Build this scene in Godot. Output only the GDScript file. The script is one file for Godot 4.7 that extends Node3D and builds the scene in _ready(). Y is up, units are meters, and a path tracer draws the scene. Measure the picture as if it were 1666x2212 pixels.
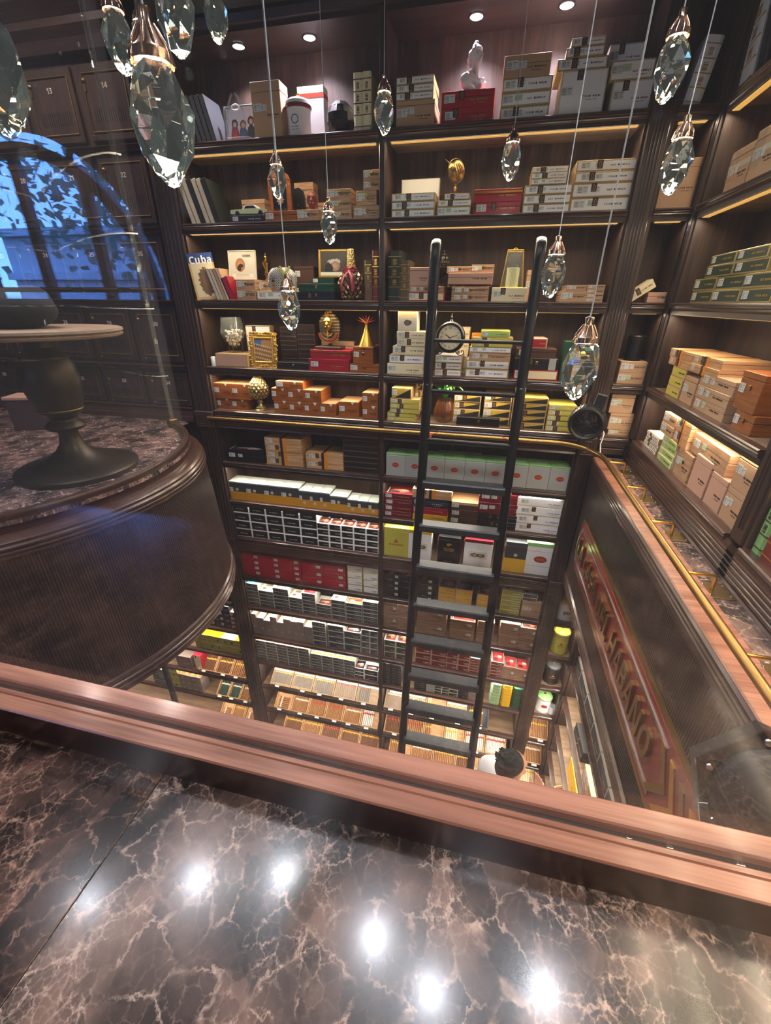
extends Node3D
# A cigar shop seen from its mezzanine through a glass screen. Units are metres; the camera's eye is the origin of the place,
# the mezzanine floor lies at y = -1.68 and the shop floor below at y = -4.4. The tall shelf wall stands across z = -2.7.

const WALL := -2.7          # front edge of the shelf wall
const BACK := -2.97         # back panels of the shelf wall
const SIDE := 0.865         # front edge of the right-hand shelves
const SH := [0.783, 0.41, 0.005, -0.407, -0.705, -1.094, -1.418, -1.757, -2.147, -2.475, -2.818, -3.142, -3.48, -3.82, -4.16]
const XL := -1.89           # shelf wall: left bay, divider, right bay
const XD := -0.656
const XR := 0.57

var M := {}
var T := {}
var used := {}
var kept := {}
var back_frame := Transform3D(Basis(), Vector3(0, 0, WALL))
var side_frame := Transform3D(Basis(Vector3.UP, -PI / 2), Vector3(SIDE, 0, 0))


func _ready():
	var cam := Camera3D.new()
	cam.name = "camera"
	cam.fov = 2.0 * rad_to_deg(atan(1106.0 / 914.7))
	cam.near = 0.02
	cam.far = 200.0
	cam.rotation = Vector3(deg_to_rad(-26.41), deg_to_rad(13.0), deg_to_rad(0.47))
	add_child(cam)
	cam.current = true
	var env := Environment.new()
	env.background_mode = Environment.BG_SKY
	var sm := ProceduralSkyMaterial.new()
	sm.sky_top_color = Color(0.30, 0.50, 0.86)
	sm.sky_horizon_color = Color(0.42, 0.64, 0.93)
	sm.ground_horizon_color = Color(0.10, 0.16, 0.28)
	sm.ground_bottom_color = Color(0.04, 0.06, 0.10)
	sm.sky_energy_multiplier = SKY_ENERGY
	sm.ground_energy_multiplier = 1.0
	env.sky = Sky.new()
	env.sky.sky_material = sm
	env.tonemap_mode = Environment.TONE_MAPPER_LINEAR
	env.tonemap_exposure = EXPOSURE
	env.sdfgi_enabled = true
	env.ssao_enabled = true
	env.ssil_enabled = true
	var we := WorldEnvironment.new()
	we.name = "environment"
	we.environment = env
	add_child(we)
	make_materials()
	build_shell()
	build_ceiling_lights()
	build_shelf_wall()
	build_side_shelves()
	build_lockers()
	build_left_lower_shelves()
	build_right_counter()
	build_bow_counter()
	build_front_counter()
	build_window()
	build_rail_and_ladder()
	build_pendants()
	build_fans()
	build_pedestal()
	stock_upper()
	stock_lower()
	stock_side()
	stock_trays()
	build_curios()
	build_customer()


const EXPOSURE := 1.0
const SKY_ENERGY := 3.8
const STRIP := 1.0        # light of the shelf strips
const WARM := Color(1.0, 0.91, 0.78)
const MILD := Color(1.0, 0.95, 0.87)


# ---------------------------------------------------------------- helpers
func numbered(called: String) -> String:
	var n = used.get(called, 0)
	used[called] = n + 1
	return called if n == 0 else "%s_%03d" % [called, n]


func tag(o, label := "", category := "", group := "", kind := ""):
	if label: o.set_meta("label", label)
	if category: o.set_meta("category", category)
	if group: o.set_meta("group", group)
	if kind: o.set_meta("kind", kind)
	return o


func thing(called: String, label: String, category: String, frame := Transform3D(), group := "", kind := "") -> Node3D:
	var o := Node3D.new()
	o.name = numbered(called)
	add_child(o)
	o.transform = frame
	return tag(o, label, category, group, kind)


func at(x: float, y: float, z: float, turn := 0.0) -> Transform3D:
	return Transform3D(Basis(Vector3.UP, turn), Vector3(x, y, z))


func part(called: String, mesh: Mesh, m: Material, parent: Node3D, pos := Vector3.ZERO, rot := Vector3.ZERO, scale_by := Vector3.ONE) -> MeshInstance3D:
	var o := MeshInstance3D.new()
	o.name = called
	o.mesh = mesh
	o.material_override = m
	o.position = pos
	o.rotation = rot
	o.scale = scale_by
	parent.add_child(o, true)
	return o


func single(called: String, mesh: Mesh, m: Material, label: String, category: String, frame := Transform3D(), group := "", kind := "") -> MeshInstance3D:
	var o := MeshInstance3D.new()
	o.name = numbered(called)
	o.mesh = mesh
	o.material_override = m
	o.transform = frame
	add_child(o)
	return tag(o, label, category, group, kind)


func struct(called: String, mesh: Mesh, m: Material, label: String, frame := Transform3D()) -> MeshInstance3D:
	return single(called, mesh, m, label, "", frame, "", "structure")


func start() -> SurfaceTool:
	var st := SurfaceTool.new()
	st.begin(Mesh.PRIMITIVE_TRIANGLES)
	st.set_smooth_group(-1)
	return st


func done(st: SurfaceTool) -> ArrayMesh:
	st.generate_normals()
	return st.commit()


func tri(st: SurfaceTool, a: Vector3, b: Vector3, c: Vector3, out: Vector3):   # winds the triangle so that it faces «out»
	if (b - a).cross(c - a).dot(out) > 0.0:
		st.add_vertex(a); st.add_vertex(c); st.add_vertex(b)
	else:
		st.add_vertex(a); st.add_vertex(b); st.add_vertex(c)


func quad(st: SurfaceTool, a: Vector3, b: Vector3, c: Vector3, d: Vector3, out: Vector3):
	tri(st, a, b, c, out)
	tri(st, a, c, d, out)


func add_box(st: SurfaceTool, lo: Vector3, hi: Vector3, bevel := 0.0):
	var c := (lo + hi) / 2.0
	var h := (hi - lo) / 2.0
	var b := minf(bevel, minf(h.x, minf(h.y, h.z)) * 0.9)
	if b <= 0.0:
		for ax in 3:
			var u := (ax + 1) % 3
			var v := (ax + 2) % 3
			for s in [-1.0, 1.0]:
				var n := Vector3.ZERO
				n[ax] = s
				var p := []
				for q in [[-1, -1], [1, -1], [1, 1], [-1, 1]]:
					var w := Vector3.ZERO
					w[ax] = s * h[ax]; w[u] = q[0] * h[u]; w[v] = q[1] * h[v]
					p.append(c + w)
				quad(st, p[0], p[1], p[2], p[3], n)
		return
	for ax in 3:
		var u := (ax + 1) % 3
		var v := (ax + 2) % 3
		for s in [-1.0, 1.0]:
			var n := Vector3.ZERO
			n[ax] = s
			var p := []
			for q in [[-1, -1], [1, -1], [1, 1], [-1, 1]]:
				var w := Vector3.ZERO
				w[ax] = s * h[ax]; w[u] = q[0] * (h[u] - b); w[v] = q[1] * (h[v] - b)
				p.append(c + w)
			quad(st, p[0], p[1], p[2], p[3], n)
			for t in [-1.0, 1.0]:   # the edge between faces s of ax and t of u
				var e := []
				for k in [-1.0, 1.0]:
					var w1 := Vector3.ZERO
					w1[ax] = s * h[ax]; w1[u] = t * (h[u] - b); w1[v] = k * (h[v] - b)
					var w2 := Vector3.ZERO
					w2[ax] = s * (h[ax] - b); w2[u] = t * h[u]; w2[v] = k * (h[v] - b)
					e.append(c + w1); e.append(c + w2)
				var o := Vector3.ZERO
				o[ax] = s; o[u] = t
				quad(st, e[0], e[1], e[3], e[2], o)
	for sx in [-1.0, 1.0]:
		for sy in [-1.0, 1.0]:
			for sz in [-1.0, 1.0]:
				tri(st, c + Vector3(sx * h.x, sy * (h.y - b), sz * (h.z - b)), c + Vector3(sx * (h.x - b), sy * h.y, sz * (h.z - b)), c + Vector3(sx * (h.x - b), sy * (h.y - b), sz * h.z), Vector3(sx, sy, sz))


func box(w: float, h: float, d: float, bevel := 0.0) -> ArrayMesh:   # stands on its base, centred, front towards +z
	var key := "box %.4f %.4f %.4f %.4f" % [w, h, d, bevel]
	if not kept.has(key):
		var st := start()
		add_box(st, Vector3(-w / 2, 0, -d / 2), Vector3(w / 2, h, d / 2), bevel)
		kept[key] = done(st)
	return kept[key]


func slab(lo: Vector3, hi: Vector3, bevel := 0.0) -> ArrayMesh:
	var st := start()
	add_box(st, lo, hi, bevel)
	return done(st)


func card(w: float, h: float, d := 0.001) -> ArrayMesh:   # a thin plate in the xy plane, centred, its front carrying the print
	var key := "card %.4f %.4f %.4f" % [w, h, d]
	if not kept.has(key):
		var st := start()
		var a := Vector3(-w / 2, -h / 2, d)
		var b := Vector3(w / 2, -h / 2, d)
		var c := Vector3(w / 2, h / 2, d)
		var e := Vector3(-w / 2, h / 2, d)
		for p in [[a, 0, 1], [e, 0, 0], [c, 1, 0], [a, 0, 1], [c, 1, 0], [b, 1, 1]]:
			st.set_uv(Vector2(p[1], p[2])); st.add_vertex(p[0])
		st.set_uv(Vector2(0.02, 0.02))
		var z := Vector3(0, 0, -d)
		quad(st, a, b, b + z, a + z, Vector3.DOWN)
		quad(st, e, c, c + z, e + z, Vector3.UP)
		quad(st, a, e, e + z, a + z, Vector3.LEFT)
		quad(st, b, c, c + z, b + z, Vector3.RIGHT)
		quad(st, a + z, b + z, c + z, e + z, Vector3.FORWARD)
		kept[key] = done(st)
	return kept[key]


func add_prism(st: SurfaceTool, poly: PackedVector2Array, z0: float, z1: float, f := Transform3D()):   # outline in xy, from z0 to z1
	var ix := Geometry2D.triangulate_polygon(poly)
	for k in range(0, ix.size(), 3):
		for z in [z0, z1]:
			var p := []
			for q in 3:
				p.append(f * Vector3(poly[ix[k + q]].x, poly[ix[k + q]].y, z))
			tri(st, p[0], p[1], p[2], f.basis * Vector3(0, 0, 1 if z == maxf(z0, z1) else -1))
	var area := 0.0
	for k in poly.size():
		area += poly[k].cross(poly[(k + 1) % poly.size()])
	for k in poly.size():
		var a := poly[k]
		var b := poly[(k + 1) % poly.size()]
		var n := Vector2(b.y - a.y, a.x - b.x) * signf(area)
		quad(st, f * Vector3(a.x, a.y, z0), f * Vector3(b.x, b.y, z0), f * Vector3(b.x, b.y, z1), f * Vector3(a.x, a.y, z1), f.basis * Vector3(n.x, n.y, 0))


func prism(poly, z0: float, z1: float) -> ArrayMesh:
	var st := start()
	add_prism(st, PackedVector2Array(poly), z0, z1)
	return done(st)


func run_x(profile, x0: float, x1: float) -> ArrayMesh:   # a moulding: profile of (z, y) drawn out along x
	var poly := PackedVector2Array()
	for p in profile:
		poly.append(Vector2(-p.x, p.y))
	var st := start()
	add_prism(st, poly, x0, x1, Transform3D(Basis(Vector3.UP, PI / 2), Vector3.ZERO))
	return done(st)


func add_lathe(st: SurfaceTool, prof, seg := 24, a0 := 0.0, a1 := TAU, f := Transform3D()):   # prof: Vector2(radius, y) from bottom to top
	var whole := absf(a1 - a0 - TAU) < 0.001
	var group := 1
	for i in range(prof.size() - 1):
		var p: Vector2 = prof[i]
		var q: Vector2 = prof[i + 1]
		if i > 0 and absf((p - prof[i - 1]).angle_to(q - p)) > 0.6:
			group += 1
		st.set_smooth_group(group)
		for k in seg:
			var t0 := lerpf(a0, a1, float(k) / seg)
			var t1 := lerpf(a0, a1, float((k + 1) % seg if whole else k + 1) / seg)
			var d0 := Vector3(sin(t0), 0, cos(t0))
			var d1 := Vector3(sin(t1), 0, cos(t1))
			var a := f * (d0 * p.x + Vector3(0, p.y, 0))
			var b := f * (d1 * p.x + Vector3(0, p.y, 0))
			var c := f * (d1 * q.x + Vector3(0, q.y, 0))
			var d := f * (d0 * q.x + Vector3(0, q.y, 0))
			var out := f.basis * ((d0 + d1) * (q.y - p.y) + Vector3(0, 2.0 * (p.x - q.x), 0))
			if p.x > 1e-5: tri(st, a, b, c, out)
			if q.x > 1e-5: tri(st, a, c, d, out)
	st.set_smooth_group(-1)


func lathe(prof, seg := 24, a0 := 0.0, a1 := TAU) -> ArrayMesh:
	var st := start()
	add_lathe(st, prof, seg, a0, a1)
	return done(st)


func add_tube(st: SurfaceTool, pts, r, seg := 8, caps := true, flat := 1.0):   # r: one radius or one per point
	var n: int = pts.size()
	var rings := []
	var up := Vector3.UP
	for i in n:
		var t: Vector3 = (pts[mini(i + 1, n - 1)] - pts[maxi(i - 1, 0)]).normalized()
		if absf(t.dot(up)) > 0.95: up = Vector3.RIGHT if absf(t.x) < 0.9 else Vector3.BACK
		var u := up.cross(t).normalized()
		var v := t.cross(u).normalized()
		up = v
		var rr: float = r[i] if r is Array else r
		var ring := []
		for k in seg:
			var w := TAU * k / seg
			ring.append(pts[i] + u * cos(w) * rr + v * sin(w) * rr * flat)
		rings.append(ring)
	st.set_smooth_group(7)
	for i in n - 1:
		for k in seg:
			var a: Vector3 = rings[i][k]
			var b: Vector3 = rings[i][(k + 1) % seg]
			var c: Vector3 = rings[i + 1][(k + 1) % seg]
			var d: Vector3 = rings[i + 1][k]
			var out: Vector3 = (a + b + c + d) / 4.0 - (pts[i] + pts[i + 1]) / 2.0
			quad(st, a, b, c, d, out)
	st.set_smooth_group(-1)
	if caps:
		for e in [0, n - 1]:
			var out: Vector3 = pts[e] - pts[1 if e == 0 else n - 2]
			for k in seg:
				tri(st, pts[e], rings[e][k], rings[e][(k + 1) % seg], out)


func tube(pts, r, seg := 8, flat := 1.0) -> ArrayMesh:
	var st := start()
	add_tube(st, pts, r, seg, true, flat)
	return done(st)


func joined(meshes, places) -> ArrayMesh:
	var st := SurfaceTool.new()
	for k in meshes.size():
		st.append_from(meshes[k], 0, places[k])
	return st.commit()


func lettering(text: String, height: float, depth := 0.001, bold := false, serif := false) -> TextMesh:
	var key := "text %s %.4f %.4f %s %s" % [text, height, depth, bold, serif]
	if not kept.has(key):
		var f := SystemFont.new()
		f.font_names = PackedStringArray(["Droid Serif" if serif else "Droid Sans"])
		f.font_weight = 700 if bold else 400
		var t := TextMesh.new()
		t.text = text
		t.font = f
		t.font_size = 32
		t.pixel_size = height / 24.0
		t.depth = depth
		t.curve_step = 4.0 if height < 0.03 else 1.0
		kept[key] = t
	return kept[key]


# Distance fields: bones are [a, b, radius at a, radius at b] (tapered capsules) or [centre, radii] (ellipsoids); negative k cuts away
func field_mesh(bones, cell: float, blend: float) -> ArrayMesh:
	var lo := Vector3.ONE * 1e9
	var hi := Vector3.ONE * -1e9
	for b in bones:
		if b.size() == 4:
			var r := Vector3.ONE * maxf(b[2], b[3])
			lo = lo.min(b[0] - r).min(b[1] - r)
			hi = hi.max(b[0] + r).max(b[1] + r)
		else:
			lo = lo.min(b[0] - b[1]); hi = hi.max(b[0] + b[1])
	lo -= Vector3.ONE * (cell * 2.5 + blend * 0.3)
	hi += Vector3.ONE * (cell * 2.5 + blend * 0.3)
	var n := Vector3i(((hi - lo) / cell).ceil()) + Vector3i.ONE
	var f := PackedFloat32Array()
	f.resize(n.x * n.y * n.z)
	f.fill(1.0)
	for b in bones:
		var blo: Vector3
		var bhi: Vector3
		var capsule: bool = b.size() == 4
		if capsule:
			var r := Vector3.ONE * maxf(b[2], b[3])
			blo = b[0].min(b[1]) - r; bhi = b[0].max(b[1]) + r
		else:
			blo = b[0] - b[1]; bhi = b[0] + b[1]
		var m := Vector3.ONE * (blend + cell * 2.0)
		var i0 := Vector3i(((blo - m - lo) / cell).floor()).clamp(Vector3i.ZERO, n - Vector3i.ONE)
		var i1 := Vector3i(((bhi + m - lo) / cell).ceil()).clamp(Vector3i.ZERO, n - Vector3i.ONE)
		var a: Vector3 = b[0]
		var ab: Vector3 = b[1] - b[0] if capsule else b[1]
		var len2 := maxf(ab.length_squared(), 1e-9)
		var least := minf(ab.x, minf(ab.y, ab.z))
		for z in range(i0.z, i1.z + 1):
			for y in range(i0.y, i1.y + 1):
				var row := (z * n.y + y) * n.x
				for x in range(i0.x, i1.x + 1):
					var p := lo + Vector3(x, y, z) * cell - a
					var d: float
					if capsule:
						var t := clampf(p.dot(ab) / len2, 0.0, 1.0)
						d = (p - ab * t).length() - lerpf(b[2], b[3], t)
					else:
						d = ((p / ab).length() - 1.0) * least
					var o := f[row + x]
					var h := maxf(blend - absf(o - d), 0.0) / blend
					f[row + x] = minf(o, d) - h * h * blend * 0.25
	var st := SurfaceTool.new()
	st.begin(Mesh.PRIMITIVE_TRIANGLES)
	st.set_smooth_group(0)
	var index := {}
	var sx := 1
	var sy := n.x
	var sz := n.x * n.y
	var corner := [0, sx, sy, sx + sy, sz, sx + sz, sy + sz, sx + sy + sz]
	var count := 0
	for z in n.z - 1:
		for y in n.y - 1:
			for x in n.x - 1:
				var at0 := z * sz + y * sy + x
				var inside := 0
				for k in 8:
					if f[at0 + corner[k]] < 0.0: inside += 1
				if inside == 0 or inside == 8: continue
				var sum := Vector3.ZERO
				var cnt := 0
				for k in 8:
					for ax in [1, 2, 4]:
						if k & ax == 0:
							var d0 := f[at0 + corner[k]]
							var d1 := f[at0 + corner[k | ax]]
							if (d0 < 0.0) != (d1 < 0.0):
								var p0 := Vector3(k & 1, (k >> 1) & 1, (k >> 2) & 1)
								var p1 := Vector3((k | ax) & 1, ((k | ax) >> 1) & 1, ((k | ax) >> 2) & 1)
								sum += p0.lerp(p1, d0 / (d0 - d1)); cnt += 1
				index[at0] = count
				st.add_vertex(lo + (Vector3(x, y, z) + sum / cnt) * cell)
				count += 1
	for at0 in index:
		var x: int = at0 % n.x
		var y: int = (at0 / n.x) % n.y
		var z: int = at0 / sz
		for e in [[sx, sy, sz], [sy, sz, sx], [sz, sx, sy]]:
			if f[at0] < 0.0 == (f[at0 + e[0]] < 0.0): continue
			var a0 = index.get(at0 - e[1] - e[2], -1)
			var a1 = index.get(at0 - e[2], -1)
			var a2 = at0
			var a3 = index.get(at0 - e[1], -1)
			if a0 < 0 or a1 < 0 or a3 < 0: continue
			var i := [a0, a1, index[a2], a3]
			if f[at0] < 0.0:
				i = [a0, a3, index[a2], a1]
			for k in [0, 1, 2, 0, 2, 3]:
				st.add_index(i[k])
	st.generate_normals()
	return st.commit()


# ---------------------------------------------------------------- materials
func mat(called: String, color: Color, rough := 0.6, metal := 0.0) -> StandardMaterial3D:
	var m := StandardMaterial3D.new()
	m.resource_name = called
	m.albedo_color = color
	m.roughness = rough
	m.metallic = metal
	M[called] = m
	return m


func hexmat(called: String, hex: String, rough := 0.6, metal := 0.0) -> StandardMaterial3D:
	return mat(called, Color(hex), rough, metal)


func noise_bytes(w: int, h: int, seed_n: int, freq: float, octaves := 4, kind := FastNoiseLite.TYPE_SIMPLEX_SMOOTH, warp := 0.0, warp_freq := 0.01, tone := false) -> PackedByteArray:
	var n := FastNoiseLite.new()
	n.seed = seed_n
	n.noise_type = kind
	n.frequency = freq
	n.fractal_octaves = octaves
	n.fractal_type = FastNoiseLite.FRACTAL_FBM if octaves > 1 else FastNoiseLite.FRACTAL_NONE
	if kind == FastNoiseLite.TYPE_CELLULAR:
		n.cellular_return_type = FastNoiseLite.RETURN_CELL_VALUE if tone else FastNoiseLite.RETURN_DISTANCE2_SUB
		n.cellular_jitter = 1.0
	if warp > 0.0:
		n.domain_warp_enabled = true
		n.domain_warp_amplitude = warp
		n.domain_warp_frequency = warp_freq
		n.domain_warp_fractal_octaves = 3
	var im := n.get_image(w, h, false, false, false)
	im.convert(Image.FORMAT_L8)
	return im.get_data()


func picture(w: int, h: int, data: PackedByteArray) -> ImageTexture:
	return ImageTexture.create_from_image(Image.create_from_data(w, h, false, Image.FORMAT_RGB8, data))


func wood_picture(seed_n: int, dark: Color, light: Color, along_x: bool, fine := 1.0) -> ImageTexture:
	var w := 512
	var n := FastNoiseLite.new()
	n.seed = seed_n
	n.frequency = 1.0
	n.fractal_octaves = 3
	var g := FastNoiseLite.new()
	g.seed = seed_n + 5
	g.frequency = 1.0
	g.fractal_octaves = 2
	var data := PackedByteArray()
	data.resize(w * w * 3)
	for y in w:
		for x in w:
			var a := float(x if along_x else y)
			var c := float(y if along_x else x)
			var blend := absf(a / w - 0.5) * 2.0     # the ends meet without a seam
			blend = blend * blend * blend
			var v := n.get_noise_2d(a * 0.004, c * 0.035 * fine) * 0.9 + g.get_noise_2d(a * 0.012, c * 0.25 * fine) * 0.55
			v = lerpf(v, n.get_noise_2d(900.0, c * 0.035 * fine) * 0.9, blend * 0.8)
			v = clampf(0.5 + v, 0.0, 1.0)
			var k := (y * w + x) * 3
			data[k] = int(lerpf(dark.r, light.r, v) * 255)
			data[k + 1] = int(lerpf(dark.g, light.g, v) * 255)
			data[k + 2] = int(lerpf(dark.b, light.b, v) * 255)
	return picture(w, w, data)


func marble_picture() -> ImageTexture:
	var w := 2048
	var h := 1024
	var cloud := noise_bytes(w, h, 3, 0.005, 5, FastNoiseLite.TYPE_SIMPLEX_SMOOTH, 60.0, 0.004)
	var patch := noise_bytes(w, h, 9, 0.0042, 3, FastNoiseLite.TYPE_SIMPLEX_SMOOTH, 50.0, 0.006)
	var web := noise_bytes(w, h, 17, 0.015, 1, FastNoiseLite.TYPE_CELLULAR, 40.0, 0.012)
	var lump := noise_bytes(w, h, 17, 0.015, 1, FastNoiseLite.TYPE_CELLULAR, 40.0, 0.012, true)
	var fine := noise_bytes(w, h, 29, 0.040, 1, FastNoiseLite.TYPE_CELLULAR, 20.0, 0.024)
	var grit := noise_bytes(w, h, 29, 0.040, 1, FastNoiseLite.TYPE_CELLULAR, 20.0, 0.024, true)
	var tiny := noise_bytes(w, h, 31, 0.085, 1, FastNoiseLite.TYPE_CELLULAR, 12.0, 0.04)
	var fade := noise_bytes(w, h, 41, 0.013, 4)
	var data := PackedByteArray()
	data.resize(w * h * 3)
	for i in w * h:
		var p := patch[i] / 255.0
		var f := fade[i] / 255.0
		var dense := clampf(p * 4.4 - 1.5, 0.0, 1.0)
		var v := clampf(1.15 - web[i] / 8.0, 0.0, 1.0) * clampf(f * 3.4 - 1.0, 0.1, 1.0)
		var v2 := clampf(1.1 - fine[i] / 13.0, 0.0, 1.0) * maxf(dense, 0.22) * clampf(f * 3.0 - 0.7, 0.15, 1.0)
		var v3 := clampf(1.1 - tiny[i] / 22.0, 0.0, 1.0) * clampf(p * 6.0 - 2.7, 0.0, 0.8) * clampf(f * 3.0 - 0.8, 0.1, 1.0)
		var t := clampf((cloud[i] / 255.0 - 0.5) * 1.7 + 0.30 + (lump[i] / 255.0 - 0.5) * 0.42 + (grit[i] / 255.0 - 0.5) * 0.34 * dense + dense * 0.22, 0.0, 1.0)
		var vein := clampf(v * 0.8 + v2 * 0.72 + v3 * 0.5, 0.0, 1.0)
		data[i * 3] = int(lerpf(lerpf(40.0, 132.0, t), 196.0, vein))
		data[i * 3 + 1] = int(lerpf(lerpf(34.0, 106.0, t), 168.0, vein))
		data[i * 3 + 2] = int(lerpf(lerpf(33.0, 95.0, t), 152.0, vein))
	return picture(w, h, data)


func paint(w: int, h: int, bg: Color) -> Image:
	var im := Image.create(w, h, false, Image.FORMAT_RGB8)
	im.fill(bg)
	return im


func blob(im: Image, cx: float, cy: float, rx: float, ry: float, c: Color, seed_n := 0, rough := 0.25):
	var n := FastNoiseLite.new()
	n.seed = seed_n
	n.frequency = 0.09
	for y in range(maxi(0, int(cy - ry * 1.4)), mini(im.get_height(), int(cy + ry * 1.4) + 1)):
		for x in range(maxi(0, int(cx - rx * 1.4)), mini(im.get_width(), int(cx + rx * 1.4) + 1)):
			var d := Vector2((x - cx) / rx, (y - cy) / ry).length() + n.get_noise_2d(x, y) * rough
			if d < 1.0:
				im.set_pixel(x, y, c.lerp(c.darkened(0.25), clampf(d + n.get_noise_2d(x * 3.0, y * 3.0) * 0.6, 0.0, 1.0)))


func printed(called: String, im: Image, rough := 0.45) -> StandardMaterial3D:
	var m := mat(called, Color.WHITE, rough)
	m.albedo_texture = ImageTexture.create_from_image(im)
	m.texture_repeat = false
	return m


func wooden(called: String, tex: Texture2D, rough: float, per_metre: float, tint := Color.WHITE, coat := 0.0) -> StandardMaterial3D:
	var m := mat(called, tint, rough)
	m.albedo_texture = tex
	m.uv1_triplanar = true
	m.uv1_world_triplanar = true
	m.uv1_scale = Vector3.ONE * per_metre
	m.uv1_triplanar_sharpness = 8.0
	if coat > 0.0:
		m.clearcoat_enabled = true
		m.clearcoat = coat
		m.clearcoat_roughness = 0.15
	return m


func make_materials():
	var walnut_x := wood_picture(1, Color("281d18"), Color("3f2e27"), true)
	var walnut_y := wood_picture(2, Color("261b17"), Color("3e2c25"), false)
	var oak_x := wood_picture(3, Color("6a5444"), Color("8c7358"), true)
	var oak_y := wood_picture(8, Color("2e211a"), Color("4b372b"), false, 0.8)
	var cherry := wood_picture(4, Color("7c5040"), Color("ad7862"), true, 1.4)
	var cedar_t := wood_picture(5, Color("a37c5c"), Color("c39e7a"), true, 1.2)
	wooden("walnut", walnut_x, 0.42, 0.8)
	wooden("walnut_upright", walnut_y, 0.42, 0.8)
	var fine := wood_picture(6, Color("3a2822"), Color("463029"), true)
	wooden("moulding", fine, 0.28, 0.9, Color.WHITE, 0.4)
	wooden("reed_wood", walnut_y, 0.3, 0.9, Color.WHITE, 0.3)
	wooden("shelf_wood", oak_x, 0.5, 0.9)
	wooden("panel_wood", oak_y, 0.55, 0.7)
	wooden("cherry", cherry, 0.32, 0.75, Color.WHITE, 0.4)
	wooden("shaded_cherry", cherry, 0.3, 0.75, Color(0.36, 0.28, 0.27), 0.3)  # same cherry tinted darker: shade of the upright sill face put into the colour
	wooden("cedar", cedar_t, 0.6, 3.0)
	wooden("pine", cedar_t, 0.6, 2.0, Color(1.1, 1.08, 1.0))
	wooden("orange_cedar", cedar_t, 0.5, 3.0, Color(0.82, 0.58, 0.26))
	wooden("stone_edge", cedar_t, 0.5, 2.0, Color(0.82, 0.88, 0.95))
	wooden("grey_cedar", cedar_t, 0.7, 3.0, Color(0.86, 0.86, 0.92))
	var marble := marble_picture()
	for k in 3:
		var m := mat(["marble", "marble_left", "marble_bow"][k], [Color.WHITE, Color(0.82, 0.74, 0.70), Color(1.1, 1.1, 1.15)][k], 0.24)
		m.clearcoat_enabled = true
		m.clearcoat = 0.45
		m.clearcoat_roughness = 0.13
		m.albedo_texture = marble
		m.uv1_triplanar = true
		m.uv1_world_triplanar = true
		m.uv1_scale = Vector3(0.5, 1.0, 1.0)
		m.uv1_offset = Vector3([0.0, 0.31, 0.63][k], 0.0, [0.0, 0.4, 0.2][k])
		m.uv1_triplanar_sharpness = 8.0
	hexmat("dark", "15100e", 0.5)
	hexmat("ceiling", "1e1a1b", 0.8)
	hexmat("plaster", "4a4340", 0.9)
	hexmat("floor_stone", "5a5048", 0.5)
	hexmat("groove", "141312", 0.55)
	hexmat("brass", "9c7d48", 0.34, 1.0)
	hexmat("old_brass", "6f5c38", 0.42, 0.9)
	hexmat("dark_bronze", "3a3226", 0.38, 0.7)
	hexmat("gold", "d9ac4c", 0.28, 1.0)
	hexmat("pale_gold", "cdbd84", 0.35, 0.9)
	hexmat("gilt", "c9a04a", 0.35, 0.7)
	hexmat("rose_gold", "d8b49a", 0.2, 1.0)
	hexmat("steel", "c8ccd0", 0.25, 1.0)
	hexmat("black_metal", "17191d", 0.3, 0.3)
	hexmat("tread", "2b2e34", 0.42, 0.2)
	hexmat("black_plastic", "101114", 0.38)
	hexmat("grey_plastic", "1e2023", 0.4)
	hexmat("black_cloth", "0c0d10", 0.9)
	hexmat("cable", "b9bfc4", 0.4)
	hexmat("red_cord", "c8443a", 0.7)
	hexmat("sign_red", "7c1f1c", 0.3)
	hexmat("white", "efece4", 0.55)
	hexmat("cool_white", "f0f0f0", 0.5)
	hexmat("cream", "eadcb4", 0.6)
	hexmat("kraft", "b99572", 0.75)
	hexmat("pink_kraft", "c49b84", 0.75)
	hexmat("greykraft", "82706a", 0.8)
	hexmat("brown", "4a2f20", 0.5)
	hexmat("red", "a5142a", 0.4)
	hexmat("dark_red", "70101e", 0.4)
	hexmat("black", "17181b", 0.38)
	hexmat("navy", "1b2536", 0.45)
	hexmat("charcoal", "3a3e42", 0.5)
	hexmat("green", "17472f", 0.45)
	hexmat("dark_green", "0f3426", 0.45)
	hexmat("lime", "9fc46c", 0.45)
	hexmat("leaf_green", "86b873", 0.45)
	hexmat("pale_green", "a9b592", 0.4)
	hexmat("yellow", "dcae14", 0.42)
	hexmat("lemon", "c9c04c", 0.42)
	hexmat("ochre", "c98f12", 0.45)
	hexmat("orange", "dd8a1e", 0.45)
	hexmat("silver_card", "b4b7b2", 0.35, 0.25)
	hexmat("paper_edge", "cfc7b2", 0.8)
	hexmat("gold_print", "c59a3c", 0.4, 0.5)
	hexmat("dark_print", "3a2a22", 0.6)
	hexmat("pale_print", "bdb6a4", 0.5)
	hexmat("red_print", "a8361f", 0.5)
	hexmat("book_black", "1d231f", 0.5)
	hexmat("book_brown", "5b4630", 0.5)
	hexmat("book_red", "6d2420", 0.5)
	hexmat("book_blue", "22356e", 0.45)
	hexmat("book_teal", "24414a", 0.5)
	hexmat("marble_white", "e8e6ea", 0.5)
	hexmat("skin", "c08a70", 0.55)
	hexmat("hair", "0d0b0b", 0.7)
	hexmat("shirt", "dfe0e2", 0.8)
	hexmat("trousers", "23262e", 0.85)
	hexmat("cigar", "6e4526", 0.7)
	hexmat("pale_cigar", "9a6b40", 0.7)
	hexmat("green_cigar", "26413a", 0.7)
	hexmat("white_tube", "d9d7d2", 0.35)
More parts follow.
